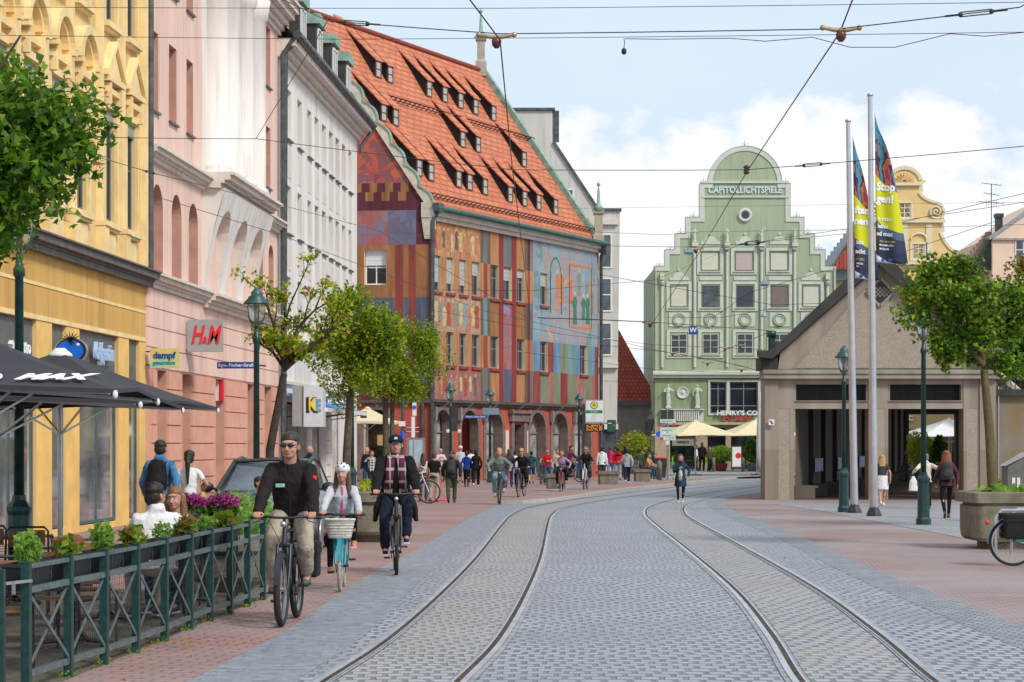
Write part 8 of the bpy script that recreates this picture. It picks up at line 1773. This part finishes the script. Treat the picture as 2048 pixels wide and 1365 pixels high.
n_ = 700; k_ = rg_.randint(0, len(PX), n_); q = np.stack([np.array([PX[i][0] for i in k_])+rg_.normal(-.01, .035, n_), np.array([PX[i][1] for i in k_])+rg_.normal(0, .16, n_), rg_.rand(n_)*.04+.005], -1); wd = leafmesh('weeds', q, [Lg, Ll], (1, 1), .03, None, 79); tag(wd, 'low green weeds growing round the feet of the fence posts', 'weeds', kind='stuff')
# =============== PARKED CAR ===============
M_car = mat('car_paint', (.25, .28, .33), .2, .04, metal=.5, spec=.8); M_cargl = mat('car_glass', (.08, .1, .12), .04, .6, 1.2, spec=1)
def car(label, loc, rz):
 t = thing('parked_car', label, 'car', loc, rz); st = [(0, .62, .3, .62), (.06, .78, .24, .72), (.35, .86, .2, .86), (1.05, .9, .2, .98), (2.2, .9, .2, 1.0), (3.4, .89, .2, 1.02), (3.95, .85, .24, 1.0), (4.1, .72, .34, .9)]
 mb = MB(); rings = [[(hw*.86, y, zl), (hw, y, zl+.12), (hw*1.015, y, (zl+zt)/2), (hw*.96, y, zt-.05), (hw*.86, y, zt), (0, y, zt+.02)] for y, hw, zl, zt in st]; vs = []
 for r_ in rings: vs += r_+[(-x, y, z) for x, y, z in r_[::-1][1:]]
 n = 11; mb.add(vs, [(i*n+j, i*n+(j+1) % n, (i+1)*n+(j+1) % n, (i+1)*n+j) for i in range(len(st)-1) for j in range(n)]+[tuple(range(n)), tuple((len(st)-1)*n+j for j in range(n))[::-1]], 0, True); mb.build('body', [M_car], t)
 cb = MB(); c_ = [(1.05, .74, 1.0), (1.3, .73, 1.13), (1.85, .63, 1.45), (2.6, .61, 1.5), (3.4, .6, 1.45), (3.85, .66, 1.2), (3.98, .7, 1.02)]
 vs = []
 for y, hw, z in c_: vs += [(.79, y, .96), (max(hw, .6)*1.0, y, z-.03), (hw*.85, y, z), (-hw*.85, y, z), (-max(hw, .6), y, z-.03), (-.79, y, .96)]
 fs = []; ms = []
 for i in range(len(c_)-1):
  for j in range(5): fs.append((i*6+j, i*6+j+1, (i+1)*6+j+1, (i+1)*6+j)); ms.append(1 if (j in (0, 4) and 0 < i < 5) or (j in (1, 2, 3) and i in (0, 1, 5)) else 0)
 for f, m in zip(fs, ms): cb.add([vs[k] for k in f], [(0, 1, 2, 3)], m, False)
 cb.build('cabin', [M_car, M_cargl], t)
 fr_ = MB()
 for s in (-1, 1): fr_.tube([(s*.77, 1.02, 1.0), (s*.68, 1.45, 1.24), (s*.6, 1.85, 1.46), (s*.59, 2.6, 1.51), (s*.58, 3.4, 1.46), (s*.68, 3.9, 1.1)], .035, 8)
 fr_.tube([(-.6, 1.83, 1.46), (0, 1.78, 1.49), (.6, 1.83, 1.46)], .03, 8); fr_.build('roof_frame', [M_slate], t)
 for s in (-1, 1):
  m_ = MB(); m_.ell((s*.98, 1.35, 1.05), (.11, .06, .085), 12); m_.bar((s*.8, 1.35, 1.02), (s*.95, 1.35, 1.03), .04, .04); m_.build('wing_mirror', [M_black], t)
  h = MB(); h.ell((s*.62, .12, .66), (.17, .1, .08), 12); h.build('headlight', [mat('headlight', (.6, .62, .65), .1, .1)], t)
  for y in (.75, 3.3):
   w_ = MB(); w_.lathe((0, 0, 0), [(.22, -.1), (.31, -.1), (.33, -.06), (.33, .06), (.31, .1), (.22, .1)], 28, 0, True, Matrix.Translation((s*.82, y, .33)) @ Matrix.Rotation(R(90), 4, 'Y')); wo = w_.build('wheel', [M_black], t)
   rm = MB()
   for a in range(7): rm.bar((s*.925, y, .33), (s*.925, y+.21*math.cos(a*.897), .33+.21*math.sin(a*.897)), .03, .05)
   rm.lathe((0, 0, 0), [(.2, -.01), (.225, -.01), (.225, .02), (.2, .02)], 24, 0, True, Matrix.Translation((s*.92, y, .33)) @ Matrix.Rotation(R(90), 4, 'Y')); rm.build('rim', [M_steel], wo)
 g_ = MB(); g_.box(-.42, .42, -.02, .08, .42, .56); g_.build('grille', [M_black], t); return t
car('grey car parked behind the cyclists, windscreen reflecting the trees', (-3.95, 33.2, 0), R(-1))
# =============== BICYCLES ===============
M_tyre = mat('tyre', (.02, .02, .02), .8, .15); M_spoke = mat('spoke', (.4, .4, .42), .35, metal=.9)
def bike(label, loc, rz, col, r=.345, hz=1.04, hw=.29, thick=.02, basket=False, pannier=None, guards=True, wb=1.08, tyre=None, seat=.98, lod=1, group=None, steer=0, drop=False):
 t = thing('bicycle', label, 'bicycle', (loc[0], loc[1], loc[2] if len(loc) > 2 else 0), rz, group); f, b = V((0, -wb/2, r)), V((0, wb/2, r)); bbp = V((0, wb*.02, .28)); st = V((0, wb*.19, seat-.04)); hd = V((0, -wb*.29, hz-.1)); hl = V((0, -wb*.335, r+.42))
 for nm, c in (('front_wheel', f), ('rear_wheel', b)):
  mb = MB(); mb.tube([c+V((0, (r-.02)*math.cos(a), (r-.02)*math.sin(a))) for a in np.linspace(0, 2*math.pi, 41)], .0, 8) if False else None
  n1, n2 = 40, 8; vs = []; tr = thick
  for i in range(n1):
   a = 6.28318*i/n1
   for j in range(n2): q = 6.28318*j/n2; rr = r-tr+tr*math.cos(q); vs.append((c.x+tr*math.sin(q), c.y+rr*math.cos(a), c.z+rr*math.sin(a)))
  mb.add(vs, [(i*n2+j, i*n2+(j+1) % n2, ((i+1) % n1)*n2+(j+1) % n2, ((i+1) % n1)*n2+j) for i in range(n1) for j in range(n2)], 0, True); wo = mb.build('wheel', [tyre or M_tyre], t)
  mb = MB(); vs = []
  for i in range(n1):
   a = 6.28318*i/n1
   for (dx, rr) in ((-.012, r-2*tr), (.012, r-2*tr), (.012, r-2*tr-.018), (-.012, r-2*tr-.018)): vs.append((dx, c.y+rr*math.cos(a), c.z+rr*math.sin(a)))
  mb.add(vs, [(i*4+j, i*4+(j+1) % 4, ((i+1) % n1)*4+(j+1) % 4, ((i+1) % n1)*4+j) for i in range(n1) for j in range(4)]); mb.tube([c-V((.04, 0, 0)), c+V((.04, 0, 0))], .022, 8); mb.build('rim', [M_steel if lod > 1 else M_grey], wo)
  mb = MB()
  for k in range(18): a = k*.349; s = 1 if k % 2 else -1; mb.bar(c+V((s*.03, .02*math.cos(a+1), .02*math.sin(a+1))), c+V((0, (r-2*tr-.01)*math.cos(a), (r-2*tr-.01)*math.sin(a))), .0028, .0028)
  mb.build('spokes', [M_spoke], wo)
  if guards: mb = MB(); pts = [c+V((0, (r+.012)*math.cos(a), (r+.012)*math.sin(a))) for a in (np.linspace(R(60), R(170), 10) if nm == 'front_wheel' else np.linspace(R(-5), R(130), 12))]; [mb.bar(p, q, .045, .004) for p, q in zip(pts, pts[1:])]; mb.build('mudguard', [M_black if col is M_black else col], t)
 mb = MB(); q = .017 if lod < 2 else .02
 mb.tube([bbp, st], q*.9, 8); mb.tube([bbp, hl], q*1.3, 10); mb.tube([st*.92+bbp*.08, hl.lerp(hd, .75)], q, 8); mb.tube([hl, hd], q*1.2, 10)
 for s in (-1, 1): mb.tube([bbp+V((s*.02, 0, 0)), b+V((s*.055, 0, 0))], q*.6, 6); mb.tube([st*.8+bbp*.2, b+V((s*.055, 0, 0))], q*.5, 6)
 mb.build('frame', [col], t)
 mb = MB(); mb.tube([hl+V((-.06, 0, -.02)), hl+V((0, 0, 0)), hl+V((.06, 0, -.02))], .018, 8)
 for s in (-1, 1): mb.tube([hl+V((s*.06, 0, 0)), f.lerp(hl, .5)+V((s*.065, 0, 0)), f+V((s*.055, 0, 0))], [.019, .016, .012], 8)
 mb.build('fork', [col], t)
 mb = MB(); hb = V((0, -wb*.33, hz)); mb.tube([hd, hb], .014, 8)
 if drop: mb.tube([hb+V((-hw*.8, .1, -.12)), hb+V((-hw*.8, -.06, -.1)), hb+V((-hw*.8, -.05, 0)), hb, hb+V((hw*.8, -.05, 0)), hb+V((hw*.8, -.06, -.1)), hb+V((hw*.8, .1, -.12))], .012, 8)
 else: mb.tube([hb+V((-hw-.08, .07, .0)), hb+V((-hw*.6, .03, .01)), hb+V((-.08, -.0, 0)), hb+V((.08, -.0, 0)), hb+V((hw*.6, .03, .01)), hb+V((hw+.08, .07, .0))], .0125, 8)
 mb.build('handlebar', [M_black], t); mb = MB()
 for s in (-1, 1): mb.tube([hb+V((s*(hw+.09), .07, 0)), hb+V((s*(hw-.04), .055, .005))], .018, 8); mb.tube([hb+V((s*(hw-.05), .04, 0)), hb+V((s*(hw-.01), -.03, -.03)), hb+V((s*(hw+.06), -.02, -.05))], .005, 5)
 mb.split('grip', [M_black], t); mb = MB()
 for s in (-1, 1): mb.tube([hb+V((s*(hw-.06), .03, 0)), hb+V((s*.12, -.11, -.04)), hb+V((s*.04, -.1, -.2)), hl+V((s*.03, -.02, 0))], .004, 4)
 mb.build('cable', [M_black], t)
 mb = MB(); mb.ell(hb+V((0, -.06, -.06)), (.03, .03, .03), 10); mb.build('light', [M_steel], t)
 mb = MB(); mb.tube([st, st+V((0, .01, .05))], .014, 6); mb.ell(st+V((0, .05, .07)), (.075, .11, .03), 12); mb.ell(st+V((0, -.07, .07)), (.03, .1, .022), 10); mb.build('saddle', [M_black], t)
 mb = MB(); ca = .4
 for s in (-1, 1): d = V((0, math.cos(ca if s > 0 else ca+math.pi), math.sin(ca if s > 0 else ca+math.pi)))*.17; a = bbp+V((s*.06, 0, 0)); mb.bar(a, a+d, .012, .025); mb.box(a.x+s*.02 if s > 0 else a.x-.1, a.x+.1 if s > 0 else a.x-.02, (a+d).y-.035, (a+d).y+.035, (a+d).z-.012, (a+d).z+.012)
 mb.lathe((0, 0, 0), [(.09, -.003), (.09, .003)], 20, 0, False, Matrix.Translation(bbp+V((.045, 0, 0))) @ Matrix.Rotation(R(90), 4, 'Y')); mb.tube([bbp-V((.08, 0, 0)), bbp+V((.08, 0, 0))], .02, 8); mb.build('crankset', [M_iron], t)
 mb = MB(); z = r*2+.06
 for s in (-1, 1): mb.bar(b+V((s*.06, 0, 0)), V((s*.06, b.y, z)), .01, .01); mb.bar((s*.06, b.y-.2, z), (s*.06, b.y+.2, z), .012, .012)
 for k in range(4): mb.bar((-.06, b.y-.18+k*.12, z), (.06, b.y-.18+k*.12, z), .01, .01)
 mb.build('rack', [M_black], t)
 if basket:
  M_wk = mat('wicker', lin('c9c6bd'), .8, .2, 30); mb = MB(); c = hb+V((0, -.17, -.06)); 
  def orr(s, z, n=28): return [c+V((s[0]*math.copysign(abs(math.cos(a))**.7, math.cos(a)), s[1]*math.copysign(abs(math.sin(a))**.7, math.sin(a)), z)) for a in np.linspace(0, 6.28318, n+1)]
  for k in range(13): f_ = k/12; mb.tube(orr((.125+.04*f_+.004*(k % 2), .09+.03*f_+.004*(k % 2)), -.2+.2*f_), .0095, 5)
  for k in range(20): a = k*.314; p0 = orr((.125, .09), -.2, 20)[k]; p1 = orr((.168, .122), .0, 20)[k]; mb.tube([p0, p1], .006, 4)
  mb.tube(orr((.172, .126), .01), .015, 6); lo = orr((.12, .088), -.195); mb.add(lo[:-1], [tuple(range(28))]); mb.build('basket', [M_wk], t)
 if pannier:
  for s in pannier: mb = MB(); mb.box(s*.15-.075, s*.15+.075, b.y-.15, b.y+.15, z-.36, z-.02); mb.box(s*.15-.082, s*.15+.082, b.y-.16, b.y+.16, z-.14, z+.0); o = mb.build('pannier', [cloth('pannier', (.018, .018, .02))], t); bv = o.modifiers.new('b', 'BEVEL'); bv.width = .03; bv.segments = 3
 return t
M_anth = mat('anthracite_frame', (.02, .025, .035), .35, .1); M_tq = mat('turquoise_frame', (.0, .3, .38), .3, .08); M_redf = mat('red_frame', (.3, .02, .03), .35); M_whf = mat('white_frame', (.6, .6, .6), .35); M_blf = mat('blue_frame', (.02, .12, .3), .35)
M_cream_t = mat('cream_tyre', (.4, .36, .28), .7, .1)
def ride(who, blabel, px, py, rz, B, P, seat=.98, hz=1.04, hw=.28, lean=.33, crank=.4, z=0, wbx=1.08, rz2=None):
 s = (py-HZ)/(HC-z); fw = V(((px-CX)/s, F/s, z)); d = V((math.sin(rz), -math.cos(rz), 0)); c = fw-d*(wbx/2)
 bike(blabel, c, rz, seat=seat, hz=hz, hw=hw, wb=wbx, **B)
 person(who, c, rz, bike=dict(seat=seat, hz=hz+.03, hw=hw+.02, hy=-wbx*.33-.02+.05, lean=lean, crank=crank), z=z, **P)
def jacket_logo(J):
 P, k, Y, X, up = J['P'], J['k'], J['Y'], J['X'], J['up']; c = P+up*.33*k-Y*.165*k-X*.085*k
 MB().box(-.045, .045, -.003, .003, -.018, .018, 0, Matrix.Translation(c)).build('chest_patch', [mat('patch_mint', lin('8fc4b4'), .6, .3, 40)], J['t'])
 a, e, w_ = J['arms'][1]; q = a.lerp(e, .45)+V((.045, -.055, .02)); MB().box(-.02, .02, -.004, .004, -.02, .02, 0, Matrix.Translation(q) @ Matrix.Rotation(R(35), 4, 'Z')).build('sleeve_badge', [M_red], J['t'])
 m = MB(); m.tube([J['arms'][1][2]+V((.03*math.cos(t_), .03, .03*math.sin(t_))) for t_ in np.linspace(0, 6.283, 15)], .008, 6); m.build('wristwatch', [M_steel], J['t'])
ride('man cycling in front in a black softshell jacket, sunglasses and beige trousers', 'dark mountain bike with fat tyres ridden by the man in sunglasses', 563, 1254, R(-2), dict(col=M_anth, thick=.033, r=.355, pannier=(1,), lod=2, guards=True), dict(H=1.8, bw=1.1, top=('jacket', C_brownj), legs=('cropped', C_khaki), shoe=S_grey, hair=('short', H_gb), skin=SK1, lod=2, head_turn=R(-6), extras=(('sunglasses',), ('zip', cloth('zip_dark', (.03, .02, .022))), ('call', jacket_logo))), seat=.99, hz=1.03, hw=.25, lean=.3, crank=.15)
ride('girl cycling in a white helmet and light grey fleece with a pink zip', 'turquoise girls bicycle with a white wicker basket', 680, 1184, R(2), dict(col=M_tq, thick=.02, r=.32, basket=True, lod=2, tyre=M_cream_t, guards=True), dict(H=1.48, bw=.95, fem=False, top=('jacket', cloth('heather_grey', (.5, .52, .56), .06)), legs=('leggings', C_black), shoe=S_coral, hair=('long', H_brown), skin=SK1, lod=2, head_turn=R(-8), nod=R(-4), extras=(('helmet', mat('helmet_white', (.7, .7, .72), .3, .1, 14)), ('zip', mat('pink_zip', (.75, .03, .15), .5)))), seat=.76, hz=.9, hw=.2, lean=.22, crank=1.2, wbx=.98)
def plaid(m, n, l, p, nn, tc, rp):
 s = nn('ShaderNodeSeparateXYZ'); l.new(tc.outputs['Object'], s.inputs[0]); o = lin('6a1428')
 def band(ax, fr, th): return math_(nn, l, 'GREATER_THAN', math_(nn, l, 'SINE', math_(nn, l, 'MULTIPLY', s.outputs[ax], fr)), th)
 c = mixn(nn, l, math_(nn, l, 'MULTIPLY', band(0, 120, .1), .5), o, (.02, .02, .05)); c = mixn(nn, l, math_(nn, l, 'MULTIPLY', band(2, 75, .2), .5), c, (.02, .02, .05)); c = mixn(nn, l, math_(nn, l, 'MULTIPLY', band(2, 37, .75), .6), c, (.6, .5, .5)); c = mixn(nn, l, math_(nn, l, 'MULTIPLY', band(0, 60, .8), .6), c, (.6, .5, .5)); l.new(c, p.inputs['Base Color'])
M_plaid = mat('plaid_scarf', lin('6a1428'), .9, fn=plaid)
ride('man cycling in a dark cap, navy coat and red plaid scarf', 'black bicycle ridden by the man with the plaid scarf', 793, 1151, R(4), dict(col=M_black, thick=.024, r=.35, lod=2, guards=True), dict(H=1.78, bw=1.12, top=('coat', C_black), legs=('trousers', C_navy), shoe=cloth('shoe_navy', (.02, .03, .05)), hair=('short', H_gb), skin=SK1, lod=2, extras=(('cap', C_navy), ('glasses',), ('scarf', M_plaid))), seat=1.0, hz=1.07, hw=.26, lean=.22, crank=2.6)
ride('cyclist in a sage green hoodie and light jeans', 'dark bicycle under the cyclist in the green hoodie', 1000, 1010, R(3), dict(col=M_black), dict(H=1.7, top=('hoodie', C_sage), legs=('trousers', C_ldenim), shoe=S_white, hair=('short', H_blond), skin=SK1, lod=1), seat=.86, hz=.98, lean=.5)
ride('cyclist all in black with sunglasses, leaning left', 'dark bicycle under the cyclist dressed in black', 1037, 995, R(-10), dict(col=M_anth), dict(H=1.68, fem=True, top=('jacket', C_black), legs=('trousers', C_black), hair=('bun', H_blond), skin=SK1, lod=1, extras=(('sunglasses',),)), seat=.82, hz=.98, lean=.35)
ride('cyclist in a lilac top and black trousers with red shoes', 'red racing bicycle under the cyclist in lilac', 1121, 988, R(-6), dict(col=M_redf, guards=False, drop=True, thick=.014), dict(H=1.66, fem=True, top=('tshirt', C_lilac), legs=('trousers', C_black), shoe=S_coral, hair=('curly', H_brown), skin=SK1, lod=1), seat=.8, hz=.93, lean=.5, z=.0)
ride('grey haired cyclist in a black jacket with sunglasses', 'white city bicycle under the grey haired cyclist', 1168, 980, R(-8), dict(col=M_whf), dict(H=1.64, fem=True, top=('jacket', C_black), legs=('trousers', C_dgrey), hair=('curly', H_grey), skin=SK1, lod=1, extras=(('sunglasses',),)), seat=.78, hz=.98, lean=.2, z=.08)
ride('man bent over a blue bicycle in a dark purple shirt', 'blue mountain bicycle turned towards the right', 1160, 965, R(55), dict(col=M_blf), dict(H=1.72, top=('jacket', C_maroon), legs=('trousers', C_navy), hair=('short', H_dark), skin=SK2, lod=1), seat=.85, hz=1.0, lean=.6, z=.08)
s_ = 47.4; bike('parked dark bicycle held by the woman in the red shirt', ((1083-CX)/s_, F/s_+.5, .05), R(-4), M_black)
bike('bicycle with dark panniers and turquoise mudguard cut by the right edge', ((2025-CX)/140+.54, 30.7, 0), R(90), M_tq, pannier=(1, -1), lod=2)
MB().ell((0, 0, 0), (.05, .03, .04), 10).build('rear_light', [M_red], bpy.data.objects['bicycle.%03d' % (len([o for o in COL.objects if o.name.startswith('bicycle')])-1)]).location = (0, .91, .62)
bike('bicycle in the red stand with a bag of flowers behind the scarfed cyclist', ((858-CX)/68-.54, 63.2, 0), R(90), M_whf, pannier=(1,))
def ped(label, px, feet, head, face, z=0, **k):
 s = (feet-HZ)/(HC-z); H = max(1.5, (feet-head)/s)*1.0; return person(label, ((px-CX)/s, F/s), R(face), H=H, z=z, **k)
ped('man walking away in a light denim jacket with a black backpack', 320, 1115, 873, 176, top=('jacket', C_denim), legs=('trousers', C_ldenim), hair=('short', H_dark), skin=SK2, extras=(('backpack', C_black),), pose='walk', ph=.3)
ped('woman walking away in a white t-shirt with long dark ponytail', 378, 1111, 897, 178, fem=True, top=('tshirt', C_white), legs=('leggings', mat('cloth_greyjean', (.2, .22, .28), .85)), hair=('pony', H_dark), skin=SK2, extras=(('shoulderbag', C_black, 1), ('shoulderbag', C_tan, -1)), hands=(V((-.2, -.1, 1.0)), V((.27, -.12, .98))))
ped('bald man seen from behind in a navy quilted jacket above the car roof', 619, 1036, 889, 178, top=('jacket', C_navy), legs=('trousers', C_navy), hair=('bald', H_grey), bw=1.12)
def dotf(m, n, l, p, nn, tc, rp):
 ck = nn('ShaderNodeTexChecker'); ck.inputs['Scale'].default_value = 14; ck.inputs['Color1'].default_value = (.7, .7, .68, 1); ck.inputs['Color2'].default_value = (.015, .015, .015, 1); mp = nn('ShaderNodeMapping'); mp.inputs['Rotation'].default_value = (0, R(45), 0); l.new(tc.outputs['Object'], mp.inputs[0]); l.new(mp.outputs[0], ck.inputs['Vector']); l.new(ck.outputs[0], p.inputs['Base Color'])
ped('woman in a black and white checked blouse and dark trousers facing the street', 743, 983, 900, 15, fem=True, top=('blouse', mat('checked_blouse', (.5, .5, .5), .8, fn=dotf)), legs=('trousers', C_navy), hair=('curly', H_brown), hands=(V((-.1, -.22, 1.25)), None))
ped('man in a dark jacket close behind the woman in the checked blouse', 735, 980, 893, -20, top=('jacket', C_navy), legs=('trousers', C_bjean), hair=('bald', H_grey))
ped('man in a light blue shirt with a dark backpack between the tree trunks', 786, 985, 898, 175, top=('tshirt', mat('cloth_sky', (.08, .35, .6), .85)), legs=('trousers', C_dgrey), hair=('short', H_grey), extras=(('backpack', C_navy),))
ped('woman with long brown hair walking away in a pale top', 847, 1001, 912, 170, fem=True, top=('tshirt', C_pwhite), legs=('trousers', C_dgrey), hair=('long', H_brown))
ped('man in a black t-shirt and khaki trousers standing turned away', 868, 1004, 903, 160, top=('tshirt', C_black), legs=('trousers', C_khaki), hair=('short', H_brown), bw=1.08)
ped('man in a white shirt looking down at his phone', 881, 968, 896, 10, top=('blouse', C_pwhite), legs=('trousers', C_navy), shoe=S_white, hair=('bald', H_grey), nod=R(22), hands=(V((-.05, -.25, 1.15)), V((.08, -.25, 1.15))))
ped('man walking away in a dark jacket, olive trousers and cap with a backpack', 903, 1006, 899, 178, bw=1.15, top=('jacket', cloth('ink', (.02, .025, .035))), legs=('trousers', C_olive), hair=('short', H_grey), extras=(('backpack', C_dgrey), ('cap', C_navy)), pose='walk')
ped('man in a white cap, pale shirt and beige shorts seen from behind', 921, 966, 891, 175, top=('tshirt', mat('cloth_paleblue', (.55, .6, .68), .85)), legs=('shorts', C_khaki), hair=('none', H_grey), extras=(('cap', C_white),))
ped('person with reddish face standing just behind the man in the white cap', 931, 958, 888, 10, top=('jacket', C_navy), legs=('trousers', C_dgrey), hair=('short', H_brown))
ped('woman walking away in a royal blue hooded top and black trousers', 933, 974, 901, 178, fem=True, top=('hoodie', C_blue), legs=('leggings', C_black), hair=('bun', H_dark), pose='walk', ph=-.4)
ped('man in a white shirt half hidden between the blue and the black clad women', 942, 965, 897, -160, top=('blouse', C_white), legs=('trousers', C_dgrey), hair=('short', H_dark))
ped('woman all in black walking away with a round bag', 952, 974, 897, 176, fem=True, top=('jacket', C_black), legs=('trousers', C_black), shoe=S_white, hair=('short', H_dark), pose='walk', extras=(('shoulderbag', C_black, -1),))
ped('man in a dark jacket and blue jeans walking away behind the green hoodie cyclist', 1018, 975, 896, 172, top=('jacket', C_dgrey), legs=('trousers', C_bjean), hair=('short', H_brown), pose='walk', extras=(('shoulderbag', C_tan, -1),))
ped('woman in a white blouse beside the man in blue jeans', 1030, 969, 902, 170, fem=True, top=('blouse', C_white), legs=('trousers', C_lilac), hair=('short', H_dark))
ped('blond woman standing in the doorway behind the cyclist in black', 1050, 955, 888, -30, fem=True, top=('blouse', C_tan), legs=('trousers', C_dgrey), hair=('curly', H_blond))
ped('person walking away in a dark teal jacket and blue shorts', 1063, 968, 901, 178, top=('hoodie', cloth('dark_teal', (.02, .08, .1))), legs=('shorts', C_bjean), hair=('short', H_dark), pose='walk')
s_ = 48.5; person('woman in a bright red shirt and white cardigan holding a bicycle', ((1094-CX)/s_, F/s_), R(5), H=1.55, fem=True, top=('tshirt', C_red), legs=('trousers', C_bjean), hair=('bun', H_brown), z=.06, hands=(V((-.3, -.3, .95)), V((.05, -.25, 1.0))))
ped('woman in a pale yellow top with a denim jacket over her arm', 1115, 966, 903, 8, z=.08, fem=True, top=('tshirt', C_yell), legs=('trousers', C_bjean), hair=('bun', H_brown), extras=(('shoulderbag', C_denim, -1),))
ped('young man in a white hoodie seen from behind above the middle bench', 1204, 964, 893, 176, z=.08, top=('hoodie', C_white), legs=('trousers', C_dgrey), hair=('short', H_dark), skin=SK2)
ped('person in a bright pink jacket and pale jeans walking away', 1221, 958, 892, 170, z=.08, fem=True, top=('hoodie', C_pinkr), legs=('trousers', C_ldenim), hair=('bun', H_brown), pose='walk')
def redband(J):
 P, k, up = J['P'], J['k'], J['up']; m = MB(); loft(m, [(P+up*.35*k, .2*k, .145*k, J['X'], J['Y']), (P+up*.41*k, .198*k, .135*k, J['X'], J['Y'])], 16); m.build('chest_band', [C_black], J['t'])
ped('young man in a red jacket with a black band and grey trousers', 1236, 961, 894, 178, z=.08, top=('hoodie', C_red), legs=('trousers', C_grey), hair=('short', H_dark), skin=SK3, extras=(('call', redband),))
ped('young man in a light grey hoodie and dark trousers walking away', 1254, 967, 896, 178, z=.08, top=('hoodie', C_grey), legs=('trousers', C_navy), shoe=S_white, hair=('short', H_dark), skin=SK3, pose='walk')
ped('person in a dark top just behind the one in the grey hoodie', 1250, 956, 891, 175, z=.08, top=('jacket', C_black), legs=('trousers', C_dgrey), hair=('short', H_dark), skin=SK3)
ped('person in a dark patterned shirt left of the seated man', 1279, 962, 897, 170, z=.08, top=('tshirt', C_olive), legs=('trousers', C_dgrey), hair=('short', H_dark), skin=SK3)
p = gnd(1295, 962); person('man in a tan jacket sitting on the right bench facing right', (p.x, p.y), R(60), H=1.6, top=('jacket', C_tan), legs=('trousers', C_bjean), hair=('short', H_brown), pose='sit', z=.08)
ped('tall person in a dark green jacket standing behind the seated man', 1299, 958, 891, 170, z=.08, top=('jacket', cloth('bottle_green', (.02, .06, .05))), legs=('trousers', C_dgrey), hair=('short', H_brown))
p = gnd(1311, 958); person('woman in a green and purple top sitting next to the man in tan', (p.x, p.y), R(-20), H=1.5, fem=True, top=('blouse', C_sage), legs=('trousers', C_bjean), hair=('short', H_brown), pose='sit', z=.08)
def openjacket(J):
 P, k, up, Y, X = J['P'], J['k'], J['up'], J['Y'], J['X']; m = MB()
 loft(m, [(P-Y*.07*k+V((0, 0, -.12*k)), .1*k, .09*k, X, Y), (P-Y*.07*k+up*.15*k, .09*k, .09*k, X, Y), (P-Y*.075*k+up*.35*k, .08*k, .075*k, X, Y)], 12); m.build('sweater', [C_cream], J['t']); m = MB(); cap(m, J['nb']+V((0, -.05*k, .0)), J['nb']+V((0, -.11*k, -.22*k)), .06*k, .03*k); m.build('scarf', [C_black], J['t'])
ped('young woman with long brown hair crossing the rails in a dark blue jacket', 1361, 1006, 908, -4, fem=True, top=('coat', cloth('petrol', (.015, .045, .075))), legs=('leggings', C_black), shoe=S_white, hair=('long', H_brown), pose='walk', lod=1, extras=(('call', openjacket), ('shoulderbag', C_cream, -1)), hands=(V((-.05, -.22, 1.02)), V((.23, -.05, .8))))
ped('woman in a pale blouse standing left at the cafe tables', 1393, 943, 889, -90, fem=True, top=('blouse', C_white), legs=('trousers', C_dgrey), hair=('long', H_brown)); ped('man in a dark jacket standing in the middle at the cafe tables', 1404, 943, 884, 160, top=('jacket', C_black), legs=('trousers', C_black), hair=('short', H_brown), bw=1.1); ped('woman with brown hair standing right at the cafe tables', 1419, 944, 893, 30, fem=True, top=('blouse', C_olive), legs=('trousers', C_black), hair=('long', H_brown))
def skirtpart(J):
 pass
ped('woman with long blond hair and white skirt walking into the market hall', 1764, 1013, 907, 178, fem=True, top=('vest', C_dgrey), legs=('skirt', C_white), shoe=S_white, hair=('long', H_blond), pose='walk', extras=(('shoulderbag', C_black, 1),))
ped('elderly person in a purple jacket standing inside the passage', 1812, 963, 900, -120, top=('jacket', C_maroon), legs=('trousers', C_black), hair=('short', H_grey))
t = thing('suitcase', 'dark upright suitcase beside the person in the purple jacket', 'suitcase', gnd(1804, 963)); MB().box(-.2, .2, -.14, .14, .05, .75).build('case', [M_slate], t); MB().tube([(-.12, 0, .75), (-.12, 0, .95), (.12, 0, .95), (.12, 0, .75)], .012, 5).build('handle', [M_steel], t)
ped('person in a cream jacket half hidden by the lamp post, holding a white bag', 1852, 1018, 906, 178, top=('jacket', C_cream), legs=('trousers', C_black), hair=('short', H_grey), hands=(V((-.3, .0, .95)), V((.34, -.02, .98))), extras=(('bag', C_white, 1),))
ped('auburn haired hiker with a grey backpack and brown boots walking away', 1893, 1037, 897, 176, fem=True, top=('jacket', C_maroon), legs=('leggings', C_black), shoe=S_brown, hair=('long', H_red), pose='walk', extras=(('backpack', C_dgrey),))
ped('blond woman in a teal top sitting beyond the passage', 1860, 957, 899, 170, fem=True, top=('blouse', C_teal), legs=('trousers', C_dgrey), hair=('curly', H_blond))
s1 = 205; person('seated man with short dark hair and white shirt seen from behind', ((316-CX)/s1, F/s1), R(205), H=1.78, top=('jacket', C_white), legs=('trousers', C_khaki), hair=('short', H_dark), skin=SK2, pose='sit', lod=2, head_turn=R(-50), bw=1.1, z=.04)
s1 = 193; person('smiling seated woman with light brown hair facing the camera', ((356-CX)/s1, F/s1), R(-12), H=1.66, fem=True, top=('blouse', cloth('peach', (.62, .45, .36))), legs=('trousers', C_bjean), hair=('long', mat('hair_lightbrown', (.25, .13, .06), .5, .3, 30, bump=.4, bscale=90)), skin=SK1, pose='sit', lod=2, z=.03)
s1 = 146; person('dark haired child behind the shrub, left of the front cyclist', ((516-CX)/s1, F/s1), R(60), H=1.32, top=('tshirt', C_blue), legs=('trousers', C_navy), hair=('short', H_dark), skin=SK2)
flush()
for o in COL.objects:
 if o.parent:
  for k_ in ('category', 'group'):
   if k_ in o: del o[k_]
